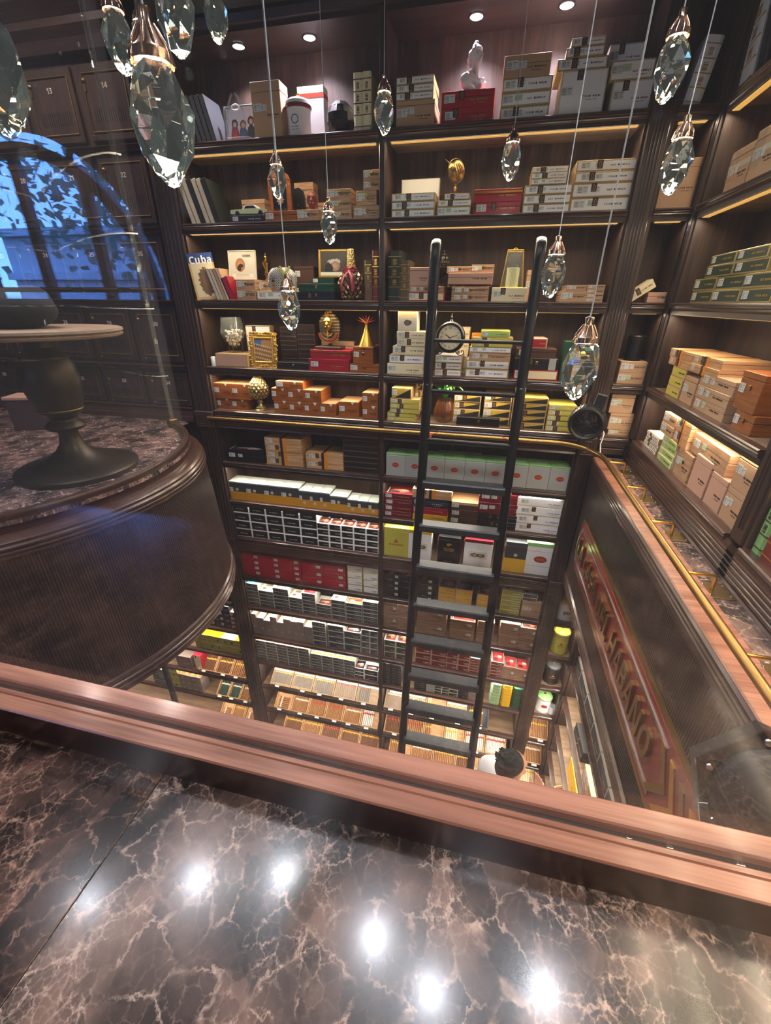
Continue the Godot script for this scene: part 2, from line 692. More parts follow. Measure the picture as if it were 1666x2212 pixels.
	hexmat("band_gold", "e0b23c", 0.35, 0.4)
	hexmat("band_red", "b8402c", 0.45)
	hexmat("band_white", "e6dfd0", 0.45)
	hexmat("plant_leaf", "4f9a3e", 0.45)
	M["plant_leaf"].backlight_enabled = true
	M["plant_leaf"].backlight = Color(0.2, 0.3, 0.1)
	hexmat("tree_leaf", "5f8070", 0.7)
	M["tree_leaf"].backlight_enabled = true
	M["tree_leaf"].backlight = Color(0.35, 0.5, 0.45)
	hexmat("facade", "c4c8d0", 0.8)
	hexmat("wax", "cfd19a", 0.6)
	hexmat("checks_red", "8c2238", 0.35)
	# glass
	var pane := mat("pane", Color(1, 1, 1, 0.02), 0.0)
	pane.transparency = BaseMaterial3D.TRANSPARENCY_ALPHA
	var thin := mat("thin_glass", Color(0.95, 1, 0.97, 0.08), 0.03)
	thin.transparency = BaseMaterial3D.TRANSPARENCY_ALPHA
	var faint := mat("faint_pane", Color(1, 1, 1, 0.02), 0.0)
	faint.transparency = BaseMaterial3D.TRANSPARENCY_ALPHA
	faint.metallic_specular = 0.14
	var acrylic := mat("acrylic", Color(0.55, 0.6, 0.57, 0.14), 0.06)
	acrylic.transparency = BaseMaterial3D.TRANSPARENCY_ALPHA
	var smoke := mat("smoke", Color(0.1, 0.1, 0.09, 0.25), 0.08)
	smoke.transparency = BaseMaterial3D.TRANSPARENCY_ALPHA
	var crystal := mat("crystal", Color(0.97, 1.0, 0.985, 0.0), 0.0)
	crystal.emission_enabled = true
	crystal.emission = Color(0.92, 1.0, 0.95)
	crystal.emission_energy_multiplier = 0.018  # faint glow given to the glass, standing in for lamp light caught in its facets
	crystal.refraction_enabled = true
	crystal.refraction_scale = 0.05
	var amber := mat("amber_glass", Color(0.5, 0.27, 0.08, 0.35), 0.05)
	amber.transparency = BaseMaterial3D.TRANSPARENCY_ALPHA
	# things that give off light
	for e in [["strip_glow", Color(1.0, 0.74, 0.34), 0.8], ["spot_glow", Color(1.0, 0.96, 1.0), 9.0], ["pendant_glow", Color(0.95, 1.0, 0.95), 90.0], ["warm_bulb", Color(1.0, 0.55, 0.2), 4.0], ["downlight_glow", Color(0.93, 0.95, 1.0), 12.0], ["blue_led", Color(0.3, 0.35, 1.0), 3.0]]:
		var m := mat(e[0], Color(0.2, 0.2, 0.2), 0.5)
		m.emission_enabled = true
		m.emission = e[1]
		m.emission_energy_multiplier = e[2]
	make_prints()


func make_prints():
	var im := paint(64, 32, Color("d8d8d2"))          # price sticker: bars and two grey lines
	for x in range(5, 30):
		if (x * 7) % 5 < 2: im.fill_rect(Rect2i(x, 5, 1, 17), Color("4c4c50"))
	im.fill_rect(Rect2i(5, 25, 25, 3), Color("77777a"))
	im.fill_rect(Rect2i(36, 6, 22, 4), Color("8a8f96"))
	im.fill_rect(Rect2i(36, 14, 18, 3), Color("9a9da2"))
	im.fill_rect(Rect2i(36, 21, 22, 6), Color("a9bdc8"))
	printed("sticker", im)
	im = paint(32, 32, Color("2e1d16"))               # dark revenue seal with a pale shield
	blob(im, 16, 13, 9, 9, Color("b08a62"), 2, 0.2)
	blob(im, 16, 13, 5, 6, Color("5a2a1e"), 3, 0.1)
	im.fill_rect(Rect2i(4, 25, 24, 3), Color("8d6f4c"))
	printed("seal", im)
	im = paint(64, 16, Color("b9cdb2"))               # pale green warranty band
	for x in 64:
		if x % 4 < 2: im.fill_rect(Rect2i(x, 2 + (x % 7), 1, 7), Color("8fa88c"))
	printed("green_band", im)
	im = paint(128, 32, Color("a98a58"))              # gilt paper edging of dress boxes
	for y in 32:
		for x in 128:
			var v := sin(x * 0.7) * sin(y * 1.1 + sin(x * 0.21) * 2.0)
			if v > 0.35: im.set_pixel(x, y, Color("d8c28c"))
			elif v < -0.55: im.set_pixel(x, y, Color("6f5530"))
	var gilt_edge := mat("edging", Color.WHITE, 0.5)
	gilt_edge.albedo_texture = ImageTexture.create_from_image(im)
	gilt_edge.uv1_triplanar = true
	gilt_edge.uv1_scale = Vector3(9, 30, 9)
	# health-warning pictures on pack lids: blurred colours only
	var sets := [["5b2420", "c77b62", "e2b49a", "33231f"], ["2e7f93", "8fd0dc", "e6ecec", "1f3f52"], ["d8602a", "6fb8d8", "b3261c", "f0c27a"], ["1f191a", "d59c98", "f0e4dc", "7a3a3a"], ["a8252e", "e05a4a", "f4e6dc", "6d1620"]]
	for k in sets.size():
		im = paint(64, 64, Color(sets[k][0]))
		blob(im, 34, 34, 22, 15, Color(sets[k][1]), k * 3 + 1, 0.5)
		blob(im, 42, 26, 12, 8, Color(sets[k][2]), k * 3 + 2, 0.4)
		blob(im, 22, 46, 12, 9, Color(sets[k][3]), k * 3 + 3, 0.4)
		im.fill_rect(Rect2i(0, 0, 9, 64), Color("1b1a1a"))
		for y in range(4, 60, 5): im.fill_rect(Rect2i(3, y, 3, 3), Color("d8d4cc"))
		printed("warning_%d" % k, im)
	im = paint(64, 64, Color("ded6c2"))               # pack lid: round emblem and a pale green band
	blob(im, 18, 44, 9, 8, Color("b4493a"), 6, 0.1)
	im.fill_rect(Rect2i(30, 38, 30, 14), Color("b8d2b4"))
	blob(im, 32, 16, 17, 9, Color("a58f6e"), 8, 0.3)
	printed("lid_print", im)
	im = paint(128, 96, Color("ded8c8"))              # two oval vignettes in brown
	blob(im, 42, 50, 30, 24, Color("8d7358"), 11, 0.35)
	blob(im, 84, 50, 30, 24, Color("7d6750"), 12, 0.35)
	blob(im, 44, 48, 14, 15, Color("c9b69a"), 13, 0.2)
	blob(im, 82, 48, 14, 15, Color("b9a58a"), 14, 0.2)
	blob(im, 63, 54, 7, 16, Color("5a3a3a"), 15, 0.2)
	printed("vignettes", im)
	im = paint(128, 96, Color("e6e2d4"))              # open lid with a scroll and a red heart of arms
	blob(im, 64, 52, 38, 15, Color("c8a878"), 21, 0.35)
	blob(im, 64, 54, 12, 11, Color("b5482f"), 22, 0.2)
	printed("lid_scroll", im)
	im = paint(128, 128, Color("b8bac6"))             # snapshot of three people
	for p in [[34, "2a1a1c", "9c2a30", 58], [68, "6b5a50", "33507a", 62], [100, "2a1c18", "22242c", 50]]:
		blob(im, p[0], 104, 17, 40, Color(p[2]), p[0], 0.1)
		blob(im, p[0], p[3], 13, 17, Color(p[1]), p[0] + 1, 0.1)
		blob(im, p[0], p[3] + 3, 8, 11, Color("d0a084"), p[0] + 2, 0.05)
	printed("snapshot", im)
	im = paint(128, 96, Color("3c3428"))              # dark portrait photograph under glass
	blob(im, 66, 40, 30, 12, Color("c9c4bc"), 31, 0.3)
	blob(im, 70, 58, 22, 20, Color("b08a72"), 32, 0.2)
	blob(im, 40, 70, 20, 24, Color("1f1c1c"), 33, 0.2)
	im.fill_rect(Rect2i(0, 82, 128, 14), Color("c8ccc0"))
	printed("portrait", im)
	im = paint(96, 96, Color("8a6a48"))               # small view of a hillside town
	im.fill_rect(Rect2i(0, 0, 40, 34), Color("3a5a86"))
	for y in range(20, 96, 9):
		for x in range(0, 96, 12): im.fill_rect(Rect2i(x + (y % 4) * 2, y + x / 6, 8, 5), Color("c2a47c") if (x + y) % 2 == 0 else Color("5c4630"))
	printed("town_view", im)
	im = paint(96, 128, Color("c9c7b6"))              # certificate: profile of a head in an orange leaf
	blob(im, 40, 62, 18, 32, Color("c88a5a"), 41, 0.05)
	blob(im, 42, 66, 9, 9, Color("2a2420"), 42, 0.3)
	blob(im, 36, 78, 7, 12, Color("2a2420"), 43, 0.2)
	im.fill_rect(Rect2i(8, 104, 80, 18), Color("e2dfcc"))
	for y in [108, 114]: im.fill_rect(Rect2i(22, y, 52, 2), Color("8a8674"))
	printed("certificate", im)
	im = paint(96, 128, Color("c9a86a"))              # magazine cover
	im.fill_rect(Rect2i(0, 0, 96, 26), Color("24407c"))
	im.fill_rect(Rect2i(8, 26, 80, 94), Color("d8cfae"))
	blob(im, 52, 78, 26, 38, Color("8c6a4e"), 51, 0.3)
	printed("cover_blue", im)
	im = paint(64, 64, Color("e6e4dc"))               # woven checks of the elephant
	for y in 64:
		for x in 64:
			if (x % 8 < 4) != (y % 8 < 4): im.set_pixel(x, y, Color("22283c"))
	var chk := mat("checks", Color.WHITE, 0.7)
	chk.albedo_texture = ImageTexture.create_from_image(im)
	chk.uv1_triplanar = true
	chk.uv1_scale = Vector3.ONE * 11.0
	im = paint(64, 64, Color("c8b478"))               # woodcut on ochre: burning-sky carton
	for y in 24:
		im.fill_rect(Rect2i(0, y, 64, 1), Color("c8741e").lerp(Color("d8c8a0"), y / 24.0))
	im.fill_rect(Rect2i(0, 24, 64, 40), Color("d8d0b8"))
	blob(im, 32, 40, 13, 9, Color("7a6a58"), 61, 0.3)
	printed("sunrise_carton", im)
	im = paint(32, 32, Color("c9a24a"))
	blob(im, 16, 16, 12, 12, Color("8a2a1e"), 71, 0.1)
	printed("round_emblem", im)
	im = paint(128, 32, Color("20201f"))              # black and yellow slashed lid edge
	for y in 32:
		im.fill_rect(Rect2i(0, y, int(128 - y * 3.6), 1), Color("b99a2c"))
	printed("slash_yellow", im)


# ---------------------------------------------------------------- the setting
func build_shell():
	struct("floor", slab(Vector3(-7.5, -4.5, -3.1), Vector3(2.0, -4.4, 3.6)), M.floor_stone, "stone shop floor below the mezzanine")
	var st := start()
	add_box(st, Vector3(-7.5, -1.78, -0.45), Vector3(1.2, -1.68, 3.6))
	add_box(st, Vector3(0.70, -1.78, -3.0), Vector3(1.2, -1.68, -0.45))
	add_box(st, Vector3(-7.5, -1.78, -3.0), Vector3(-2.62, -1.68, -0.45))
	struct("floor_upper", done(st), M.plaster, "mezzanine floor slab around the open well")
	struct("ceiling", slab(Vector3(-7.6, 1.75, -3.1), Vector3(2.0, 1.9, 3.7)), M.ceiling, "dark ceiling over the mezzanine")
	struct("wall_back", slab(Vector3(-7.6, -4.5, -3.15), Vector3(2.0, 1.8, -3.0)), M.walnut_upright, "dark wall behind the tall shelves")
	struct("wall_right", slab(Vector3(1.16, -4.5, -3.1), Vector3(1.3, 1.8, 3.6)), M.walnut_upright, "dark wall behind the right-hand shelves")
	struct("wall_left", slab(Vector3(-7.6, -4.5, -3.1), Vector3(-7.45, 1.8, 3.6)), M.plaster, "far left wall")
	var arch := PackedVector2Array([Vector2(-7.5, -0.05), Vector2(-6.6, -0.05)])
	for k in range(1, 24):
		var w := PI - PI * k / 24.0
		arch.append(Vector2(-5.0 + 1.6 * cos(w), -0.05 + 1.6 * sin(w)))
	arch.append_array([Vector2(-3.4, -0.05), Vector2(1.3, -0.05), Vector2(1.3, 1.8), Vector2(-7.5, 1.8)])
	st = start()
	add_prism(st, arch, 3.5, 3.65)
	add_box(st, Vector3(-7.5, -4.5, 3.5), Vector3(1.3, -0.05, 3.65))
	struct("wall_front", done(st), M.plaster, "street wall with the arched window")


func down_light(x: float, y: float, z: float, e: float, label: String, cone := 50.0, tint := Color(0.95, 0.96, 1.0), r := 0.045, group := "ceiling downlights over the well"):
	var t := thing("downlight", label, "ceiling light", at(x, y, z), group)
	part("trim_ring", lathe([Vector2(r, -0.004), Vector2(r + 0.012, -0.004), Vector2(r + 0.016, 0.0), Vector2(r, 0.0)], 20), M.steel, t)
	part("lamp_face", lathe([Vector2(0.0, -0.003), Vector2(r, -0.003), Vector2(r, 0.0)], 20), M.downlight_glow, t)
	var l := SpotLight3D.new()
	l.name = "spot"
	l.position = Vector3(0, -0.02, 0)
	l.rotation.x = -PI / 2
	l.light_color = tint
	l.light_energy = e
	l.spot_angle = cone
	l.spot_angle_attenuation = 0.8
	l.spot_range = 12.0
	l.spot_attenuation = 2.0
	l.light_size = r
	l.shadow_enabled = true
	t.add_child(l)


func build_ceiling_lights():
	var n := 0
	for p in [[-1.5, -1.1], [-0.95, -1.25], [-0.3, -1.1], [0.06, -0.95], [0.66, -1.1], [-2.1, -0.85]]:
		down_light(p[0], 1.75, p[1], 1.2, "recessed white downlight over the well, %s from the left" % ["second", "third", "fourth", "fifth", "last", "first"][n], 55.0)
		n += 1
	for p in [[-2.45, -2.15, "right"], [-3.2, -2.05, "left"]]:
		down_light(p[0], 1.75, p[1], 1.6, "recessed downlight above the locker wall, %s one" % p[2], 65.0, Color(1.0, 0.9, 0.86), 0.045, "downlights above the lockers")
	for p in [[-0.9, 0.9, "middle"], [0.3, 0.7, "right"], [-2.4, 0.9, "left"]]:
		down_light(p[0], 1.75, p[1], 1.2, "recessed white downlight behind the viewer, %s one" % p[2], 60.0, Color(0.95, 0.96, 1.0), 0.045, "ceiling downlights behind the viewer")
	for p in [[-1.9, 0.1, "third"], [-0.9, 0.1, "second"], [0.1, 0.1, "first"], [-3.2, -0.3, "fourth"]]:
		down_light(p[0], -1.78, p[1], 3.0, "recessed downlight under the mezzanine, %s from the right wall" % p[2], 70.0, MILD, 0.05, "downlights under the mezzanine")


func strip_light(parent: Node3D, x0: float, x1: float, y: float, e: float, tint: Color):
	var w := x1 - x0 - 0.05
	part("light_strip", slab(Vector3(-w / 2, -0.004, -0.016), Vector3(w / 2, 0.004, 0.011)), M.strip_glow, parent, Vector3((x0 + x1) / 2, y - 0.05, -0.024))
	var l := AreaLight3D.new()
	l.name = "strip_lamp"
	l.area_size = Vector2(w, 0.02)
	l.position = Vector3((x0 + x1) / 2, y - 0.057, -0.024)
	l.rotation = Vector3(-PI / 2 - 0.30, 0, 0)
	l.light_color = tint
	l.light_energy = e * w * STRIP
	l.area_range = 6.0
	l.area_attenuation = 2.0
	l.shadow_enabled = true
	parent.add_child(l)


const LIP := [Vector2(-0.02, 0.0), Vector2(0.010, 0.0), Vector2(0.016, -0.004), Vector2(0.016, -0.008), Vector2(0.011, -0.011), Vector2(0.014, -0.016), Vector2(0.009, -0.020), Vector2(0.011, -0.026), Vector2(0.003, -0.030), Vector2(0.0, -0.034), Vector2(-0.02, -0.034)]


func cabinet(called: String, label: String, frame: Transform3D, x0: float, x1: float, levels, top: float, bottom: float, glow, tints, depth := 0.27, sides := true) -> Node3D:
	var t := thing(called, label, "shelving", frame)
	part("back_panel", slab(Vector3(x0, bottom, -depth - 0.02), Vector3(x1, top, -depth)), M.panel_wood, t)
	if sides:
		part("side_panel", slab(Vector3(x0 - 0.016, bottom, -depth), Vector3(x0, top, -0.004)), M.panel_wood, t)
		part("side_panel", slab(Vector3(x1, bottom, -depth), Vector3(x1 + 0.016, top, -0.004)), M.panel_wood, t)
	part("top_board", slab(Vector3(x0, top - 0.02, -depth), Vector3(x1, top, -0.002)), M.walnut, t)
	for k in levels.size():
		var y: float = levels[k]
		var sh := part("shelf", slab(Vector3(x0, y - 0.034, -depth), Vector3(x1, y, -0.02)), M.shelf_wood, t)
		part("shelf_lip", run_x(LIP.map(func(p): return Vector2(p.x, p.y + y)), x0, x1), M.moulding, sh)
		part("light_rail", slab(Vector3(x0, y - 0.052, -0.012), Vector3(x1, y - 0.034, -0.002)), M.walnut, sh)
		if glow[k] > 0.0:
			strip_light(t, x0, x1, y, glow[k], tints[k])
	return t


func pilaster(parent: Node3D, x0: float, x1: float, y0: float, y1: float, reeds: int, out := 0.022):
	var p := part("pilaster", slab(Vector3(x0, y0, -0.25), Vector3(x1, y1, out - 0.008), 0.004), M.walnut_upright, parent)
	for k in reeds:
		var x := lerpf(x0 + 0.016, x1 - 0.016, (k + 0.5) / reeds)
		part("reed", tube([Vector3(x, y0 + 0.05, out - 0.010), Vector3(x, y1 - 0.05, out - 0.010)], 0.3 * (x1 - x0 - 0.03) / reeds, 8), M.reed_wood, p)


func corner_block(parent: Node3D, x0: float, x1: float, y0: float, y1: float, out := 0.03):
	var b := part("corner_block", slab(Vector3(x0 - 0.004, y0, -0.05), Vector3(x1 + 0.004, y1, out), 0.005), M.walnut, parent)
	for k in 3:
		var i := 0.012 + 0.016 * k
		if (y1 - y0) / 2 - i < 0.012 or (x1 - x0) / 2 - i < 0.008: continue
		var st := start()
		var c := [Vector3(x0 + i, y0 + i, out), Vector3(x1 - i, y0 + i, out), Vector3(x1 - i, y1 - i, out), Vector3(x0 + i, y1 - i, out)]
		for q in 4:
			add_tube(st, [c[q], c[(q + 1) % 4]], 0.003, 6)
		part("square_bead", done(st), M.moulding, b)
	part("boss", lathe([Vector2(0.012, 0), Vector2(0.009, 0.006), Vector2(0, 0.008)], 12), M.moulding, b, Vector3((x0 + x1) / 2, (y0 + y1) / 2, out), Vector3(PI / 2, 0, 0))


func frieze(parent: Node3D, x0: float, x1: float, y: float, h: float):   # a band of mouldings under a shelf
	var prof := [Vector2(-0.06, y - 0.034), Vector2(0.008, y - 0.034)]
	var n := 5
	for k in n:
		var a := y - 0.040 - (h - 0.055) * k / n
		var b := y - 0.040 - (h - 0.055) * (k + 0.6) / n
		prof.append_array([Vector2(0.012, a), Vector2(0.012, b), Vector2(0.005, b - 0.002)])
	prof.append_array([Vector2(0.010, y - h + 0.012), Vector2(0.014, y - h), Vector2(-0.06, y - h)])
	part("frieze", run_x(prof, x0, x1), M.moulding, parent)


func build_shelf_wall():
	var upper := SH.slice(0, 5)
	var lower := SH.slice(5, 15)
	var levels: Array = SH.duplicate()
	var glow := [0.36, 0.40, 0.40, 0.40, 0.5, 0.5, 0.5, 0.6, 0.55, 0.55, 0.55, 0.42, 0.32, 0.32, 0.0]
	var tints := []
	for k in 15: tints.append(WARM if k < 5 else MILD)
	for b in [[XL, XD - 0.017, "left"], [XD + 0.017, XR, "right"]]:
		var c := cabinet("shelf_bay", "tall dark wood shelf bay %s" % ("between the lockers and the central divider" if b[2] == "left" else "behind the black ladder"), back_frame, b[0], b[1], levels, 1.22, -4.36, glow, tints)
		part("plinth", slab(Vector3(b[0], -4.4, -0.25), Vector3(b[1], -4.2, -0.01)), M.walnut, c)
		frieze(c, b[0], b[1], -0.705, 0.125)
		frieze(c, b[0], b[1], -1.757, 0.118)
		part("cornice", run_x([Vector2(-0.3, 1.22), Vector2(0.02, 1.22), Vector2(0.03, 1.25), Vector2(0.02, 1.27), Vector2(0.05, 1.31), Vector2(0.05, 1.34), Vector2(0.08, 1.38), Vector2(0.08, 1.42), Vector2(0.03, 1.44), Vector2(0.03, 1.74), Vector2(-0.3, 1.74)], b[0] - 0.03, b[1] + 0.03), M.walnut, c)
		if b[2] == "left":
			pilaster(c, -2.045, XL - 0.012, -4.4, 1.22, 4)
			corner_block(c, -2.045, XL - 0.012, -0.835, -0.715)
			corner_block(c, -2.045, XL - 0.012, -1.875, -1.765)
			pilaster(c, XD - 0.016, XD + 0.016, -4.4, 1.22, 1, 0.014)
		else:
			pilaster(c, XR + 0.012, 0.672, -4.4, 1.22, 4)
			corner_block(c, XR + 0.012, 0.672, -0.835, -0.715)
			corner_block(c, XR + 0.012, 0.672, -1.875, -1.765)
		for x in [b[0] + 0.12, b[0] + 0.42, b[0] + 0.75, b[0] + 1.05]:
			part("rail_bracket", tube([Vector3(x, -0.765, 0.0), Vector3(x, -0.765, 0.03)], 0.006, 8), M.old_brass, c)
		for x in ([-1.464, -1.067] if b[2] == "left" else [-0.234, 0.164]):   # the little spots in the roof of the top compartment
			part("spot_ring", lathe([Vector2(0.03, 0), Vector2(0.038, 0.001), Vector2(0.038, 0.006), Vector2(0.03, 0.006)], 20), M.steel, c, Vector3(x, 1.193, -0.12))
			part("spot_lamp", lathe([Vector2(0, 0), Vector2(0.03, 0.0), Vector2(0.03, 0.006)], 20), M.spot_glow, c, Vector3(x, 1.194, -0.12))
			var l := SpotLight3D.new()
			l.name = "shelf_spot"
			l.position = Vector3(x, 1.185, -0.12)
			l.rotation = Vector3(-PI / 2, 0, 0)
			l.light_color = Color(0.98, 0.93, 1.0)
			l.light_energy = 1.0
			l.spot_angle = 62.0
			l.spot_angle_attenuation = 0.9
			l.spot_range = 8.0
			l.spot_attenuation = 2.0
			l.light_size = 0.02
			l.shadow_enabled = true
			c.add_child(l)
	# the narrow bay in the corner, above the counter and below it
	var n := cabinet("corner_bay", "narrow dark shelf bay in the corner above the right counter", back_frame, 0.69, 0.85, SH.slice(0, 5), 1.22, -0.84, [0.3, 0.3, 0.3, 0.0, 0.0], [WARM, WARM, WARM, WARM, WARM], 0.24)
	for y in [-0.755, -0.80]:
		var d := part("small_drawer", slab(Vector3(0.70, y - 0.02, -0.02), Vector3(0.84, y + 0.018, 0.004), 0.003), M.walnut, n)
		part("drawer_line", slab(Vector3(0.72, y - 0.002, 0.004), Vector3(0.80, y + 0.002, 0.007)), M.old_brass, d)
	cabinet("corner_bay", "narrow shelf bay of tobacco jars under the mezzanine", back_frame, 0.69, 0.86, [-2.127, -2.475, -2.805, -3.142, -3.48, -3.82, -4.16], -1.79, -4.36, [0.6, 0.6, 0.5, 0.4, 0.35, 0.35, 0.0], [MILD, MILD, MILD, MILD, MILD, MILD, MILD])


func build_side_shelves():
	var tints := [WARM, WARM, WARM, WARM, WARM, WARM, WARM, WARM]
	for b in [[-2.64, -1.51, "beside the corner bay"], [-1.41, 0.4, "nearest the viewer"]]:
		var c := cabinet("side_shelf", "dark wood shelves of the right wall %s" % b[2], side_frame, b[0], b[1], SH.slice(0, 5), 1.22, -0.72, [0.3, 0.3, 0.34, 0.34, 0.0], tints, 0.25)
		pilaster(c, b[1] + 0.016, b[1] + 0.084, -0.71, 1.22, 2, 0.012)
		if b[0] < -2.0:
			pilaster(c, -2.70, -2.656, -0.71, 1.22, 1, 0.02)
		var prof := [Vector2(-0.2, -0.72), Vector2(0.004, -0.72)]
		for k in 5:
			prof.append_array([Vector2(0.012, -0.742 - 0.019 * k), Vector2(0.012, -0.752 - 0.019 * k), Vector2(0.004, -0.755 - 0.019 * k)])
		prof.append_array([Vector2(0.02, -0.838), Vector2(0.02, -0.845), Vector2(-0.2, -0.845)])
		part("base_moulding", run_x(prof, b[0] - 0.06, b[1] + 0.09), M.moulding, c)
	var lo := cabinet("side_shelf", "shelves of the right wall under the mezzanine", side_frame, -2.64, 1.0, [-2.475, -2.805, -3.142, -3.48, -3.82, -4.16], -1.80, -4.36, [0.6, 0.6, 0.5, 0.4, 0.35, 0.0], [MILD, MILD, MILD, MILD, MILD, MILD], 0.25)
	pilaster(lo, -2.70, -2.656, -4.4, -1.80, 1, 0.03)


func build_lockers():
	var t := thing("locker_wall", "dark wood cigar lockers with gilt-edged numbered doors behind the curved glass", "lockers", back_frame)
	part("carcass", slab(Vector3(-4.2, -1.68, -0.25), Vector3(-2.06, 1.3, -0.02)), M.walnut_upright, t)
	for y in [0.80, 0.40, 0.0, -0.41, -0.70]:
		part("ledge", run_x(LIP.map(func(p): return Vector2(p.x * 1.5, p.y * 0.8 + y)), -4.2, -2.06), M.moulding, t)
	part("skirting", run_x([Vector2(-0.02, -0.715), Vector2(0.012, -0.72), Vector2(0.012, -0.735), Vector2(0.02, -0.74), Vector2(0.02, -0.76), Vector2(0.03, -0.765), Vector2(0.03, -0.80), Vector2(-0.02, -0.80)], -4.2, -2.06), M.moulding, t)
	part("cornice", run_x([Vector2(-0.2, 1.20), Vector2(0.02, 1.20), Vector2(0.03, 1.25), Vector2(0.05, 1.29), Vector2(0.05, 1.32), Vector2(0.09, 1.38), Vector2(0.09, 1.42), Vector2(0.03, 1.45), Vector2(0.03, 1.74), Vector2(-0.2, 1.74)], -4.2, -2.06), M.walnut, t)
	var rows := [[0.99, 0.252], [0.59, 0.262], [0.19, 0.257], [-0.22, 0.257], [-0.578, 0.155]]
	for r in 5:
		for c in 5:
			var x := -2.24 - 0.372 * c
			var y: float = rows[r][0]
			var h: float = rows[r][1]
			var d := part("door", slab(Vector3(-0.165, -h / 2 - 0.04, 0), Vector3(0.165, h / 2 + 0.04, 0.016), 0.004), M.walnut_upright, t, Vector3(x, y, -0.02))
			var st := start()
			var k := [Vector3(-0.135, -h / 2, 0.017), Vector3(0.135, -h / 2, 0.017), Vector3(0.135, h / 2, 0.017), Vector3(-0.135, h / 2, 0.017)]
			for q in 4: add_tube(st, [k[q], k[(q + 1) % 4]], 0.0045, 6)
			part("gilt_frame", done(st), M.old_brass, d)
			st = start()
			for q in 14: add_box(st, Vector3(-0.10 + q * 0.0152, -h * 0.34, 0.016), Vector3(-0.096 + q * 0.0152, -h * 0.1, 0.0175))
			part("vent_grille", done(st), M.dark, d)
			part("number", lettering(str(14 + r * 5 - c + (r * 3) % 4), 0.026, 0.002, true), M.pale_print, d, Vector3(0, h * 0.28, 0.017))
			st = start()
			add_lathe(st, [Vector2(0.013, 0), Vector2(0.013, 0.004), Vector2(0.005, 0.012), Vector2(0, 0.013)], 12, 0, TAU, Transform3D(Basis(Vector3.RIGHT, PI / 2), Vector3(-0.128, h / 2 - 0.03, 0.016)))
			add_box(st, Vector3(-0.137, h / 2 - 0.075, 0.016), Vector3(-0.119, h / 2 - 0.03, 0.02))
			part("lock", done(st), M.old_brass, d)
			part("knob", lathe([Vector2(0.004, 0), Vector2(0.004, 0.008), Vector2(0.008, 0.012), Vector2(0.006, 0.018), Vector2(0, 0.019)], 12), M.steel, d, Vector3(-0.128, -h / 2 - 0.02, 0.016), Vector3(PI / 2, 0, 0))


func build_left_lower_shelves():
	var c := cabinet("lower_shelf", "shop shelves under the bow-fronted counter beyond the fluted post", back_frame, -4.4, -2.06, [-2.147, -2.475, -2.81, -3.145, -3.48, -3.82, -4.16], -1.80, -4.36, [0.5, 0.55, 0.5, 0.4, 0.32, 0.32, 0.0], [MILD, MILD, MILD, MILD, MILD, MILD, MILD])
	part("plinth", slab(Vector3(-4.4, -4.4, -0.25), Vector3(-2.06, -4.2, -0.01)), M.walnut, c)
	single("round_post", lathe([Vector2(0.045, 0), Vector2(0.045, 0.02), Vector2(0.027, 0.03), Vector2(0.027, 2.6), Vector2(0.04, 2.61), Vector2(0.04, 2.62)], 16), M.grey_plastic, "slim round post under the bow-fronted counter", "post", at(-2.62, -4.4, -2.33))


func ribbed_x(x0: float, x1: float, y0: float, y1: float, pitch: float) -> ArrayMesh:   # upright tambour slips on the z = 0 plane
	var st := start()
	var n := int((x1 - x0) / pitch)
	for k in n:
		var a := x0 + (x1 - x0) * k / n
		var b := x0 + (x1 - x0) * (k + 1) / n
		var m := (a + b) / 2
		for q in [[a, 0.0, m - pitch * 0.22, 0.0035], [m - pitch * 0.22, 0.0035, m + pitch * 0.22, 0.0035], [m + pitch * 0.22, 0.0035, b, 0.0]]:
			quad(st, Vector3(q[0], y0, q[1]), Vector3(q[2], y0, q[3]), Vector3(q[2], y1, q[3]), Vector3(q[0], y1, q[1]), Vector3(0, 0, 1))
	return done(st)


const HEAD_MOULD := [Vector2(-0.03, 0.0), Vector2(0.004, 0.0), Vector2(0.012, -0.006), Vector2(0.012, -0.016), Vector2(0.006, -0.020), Vector2(0.011, -0.027), Vector2(0.011, -0.034), Vector2(0.005, -0.038), Vector2(0.010, -0.045), Vector2(0.010, -0.052), Vector2(0.004, -0.056), Vector2(0.008, -0.064), Vector2(0.008, -0.070), Vector2(0.002, -0.074), Vector2(0.004, -0.084), Vector2(-0.03, -0.084)]


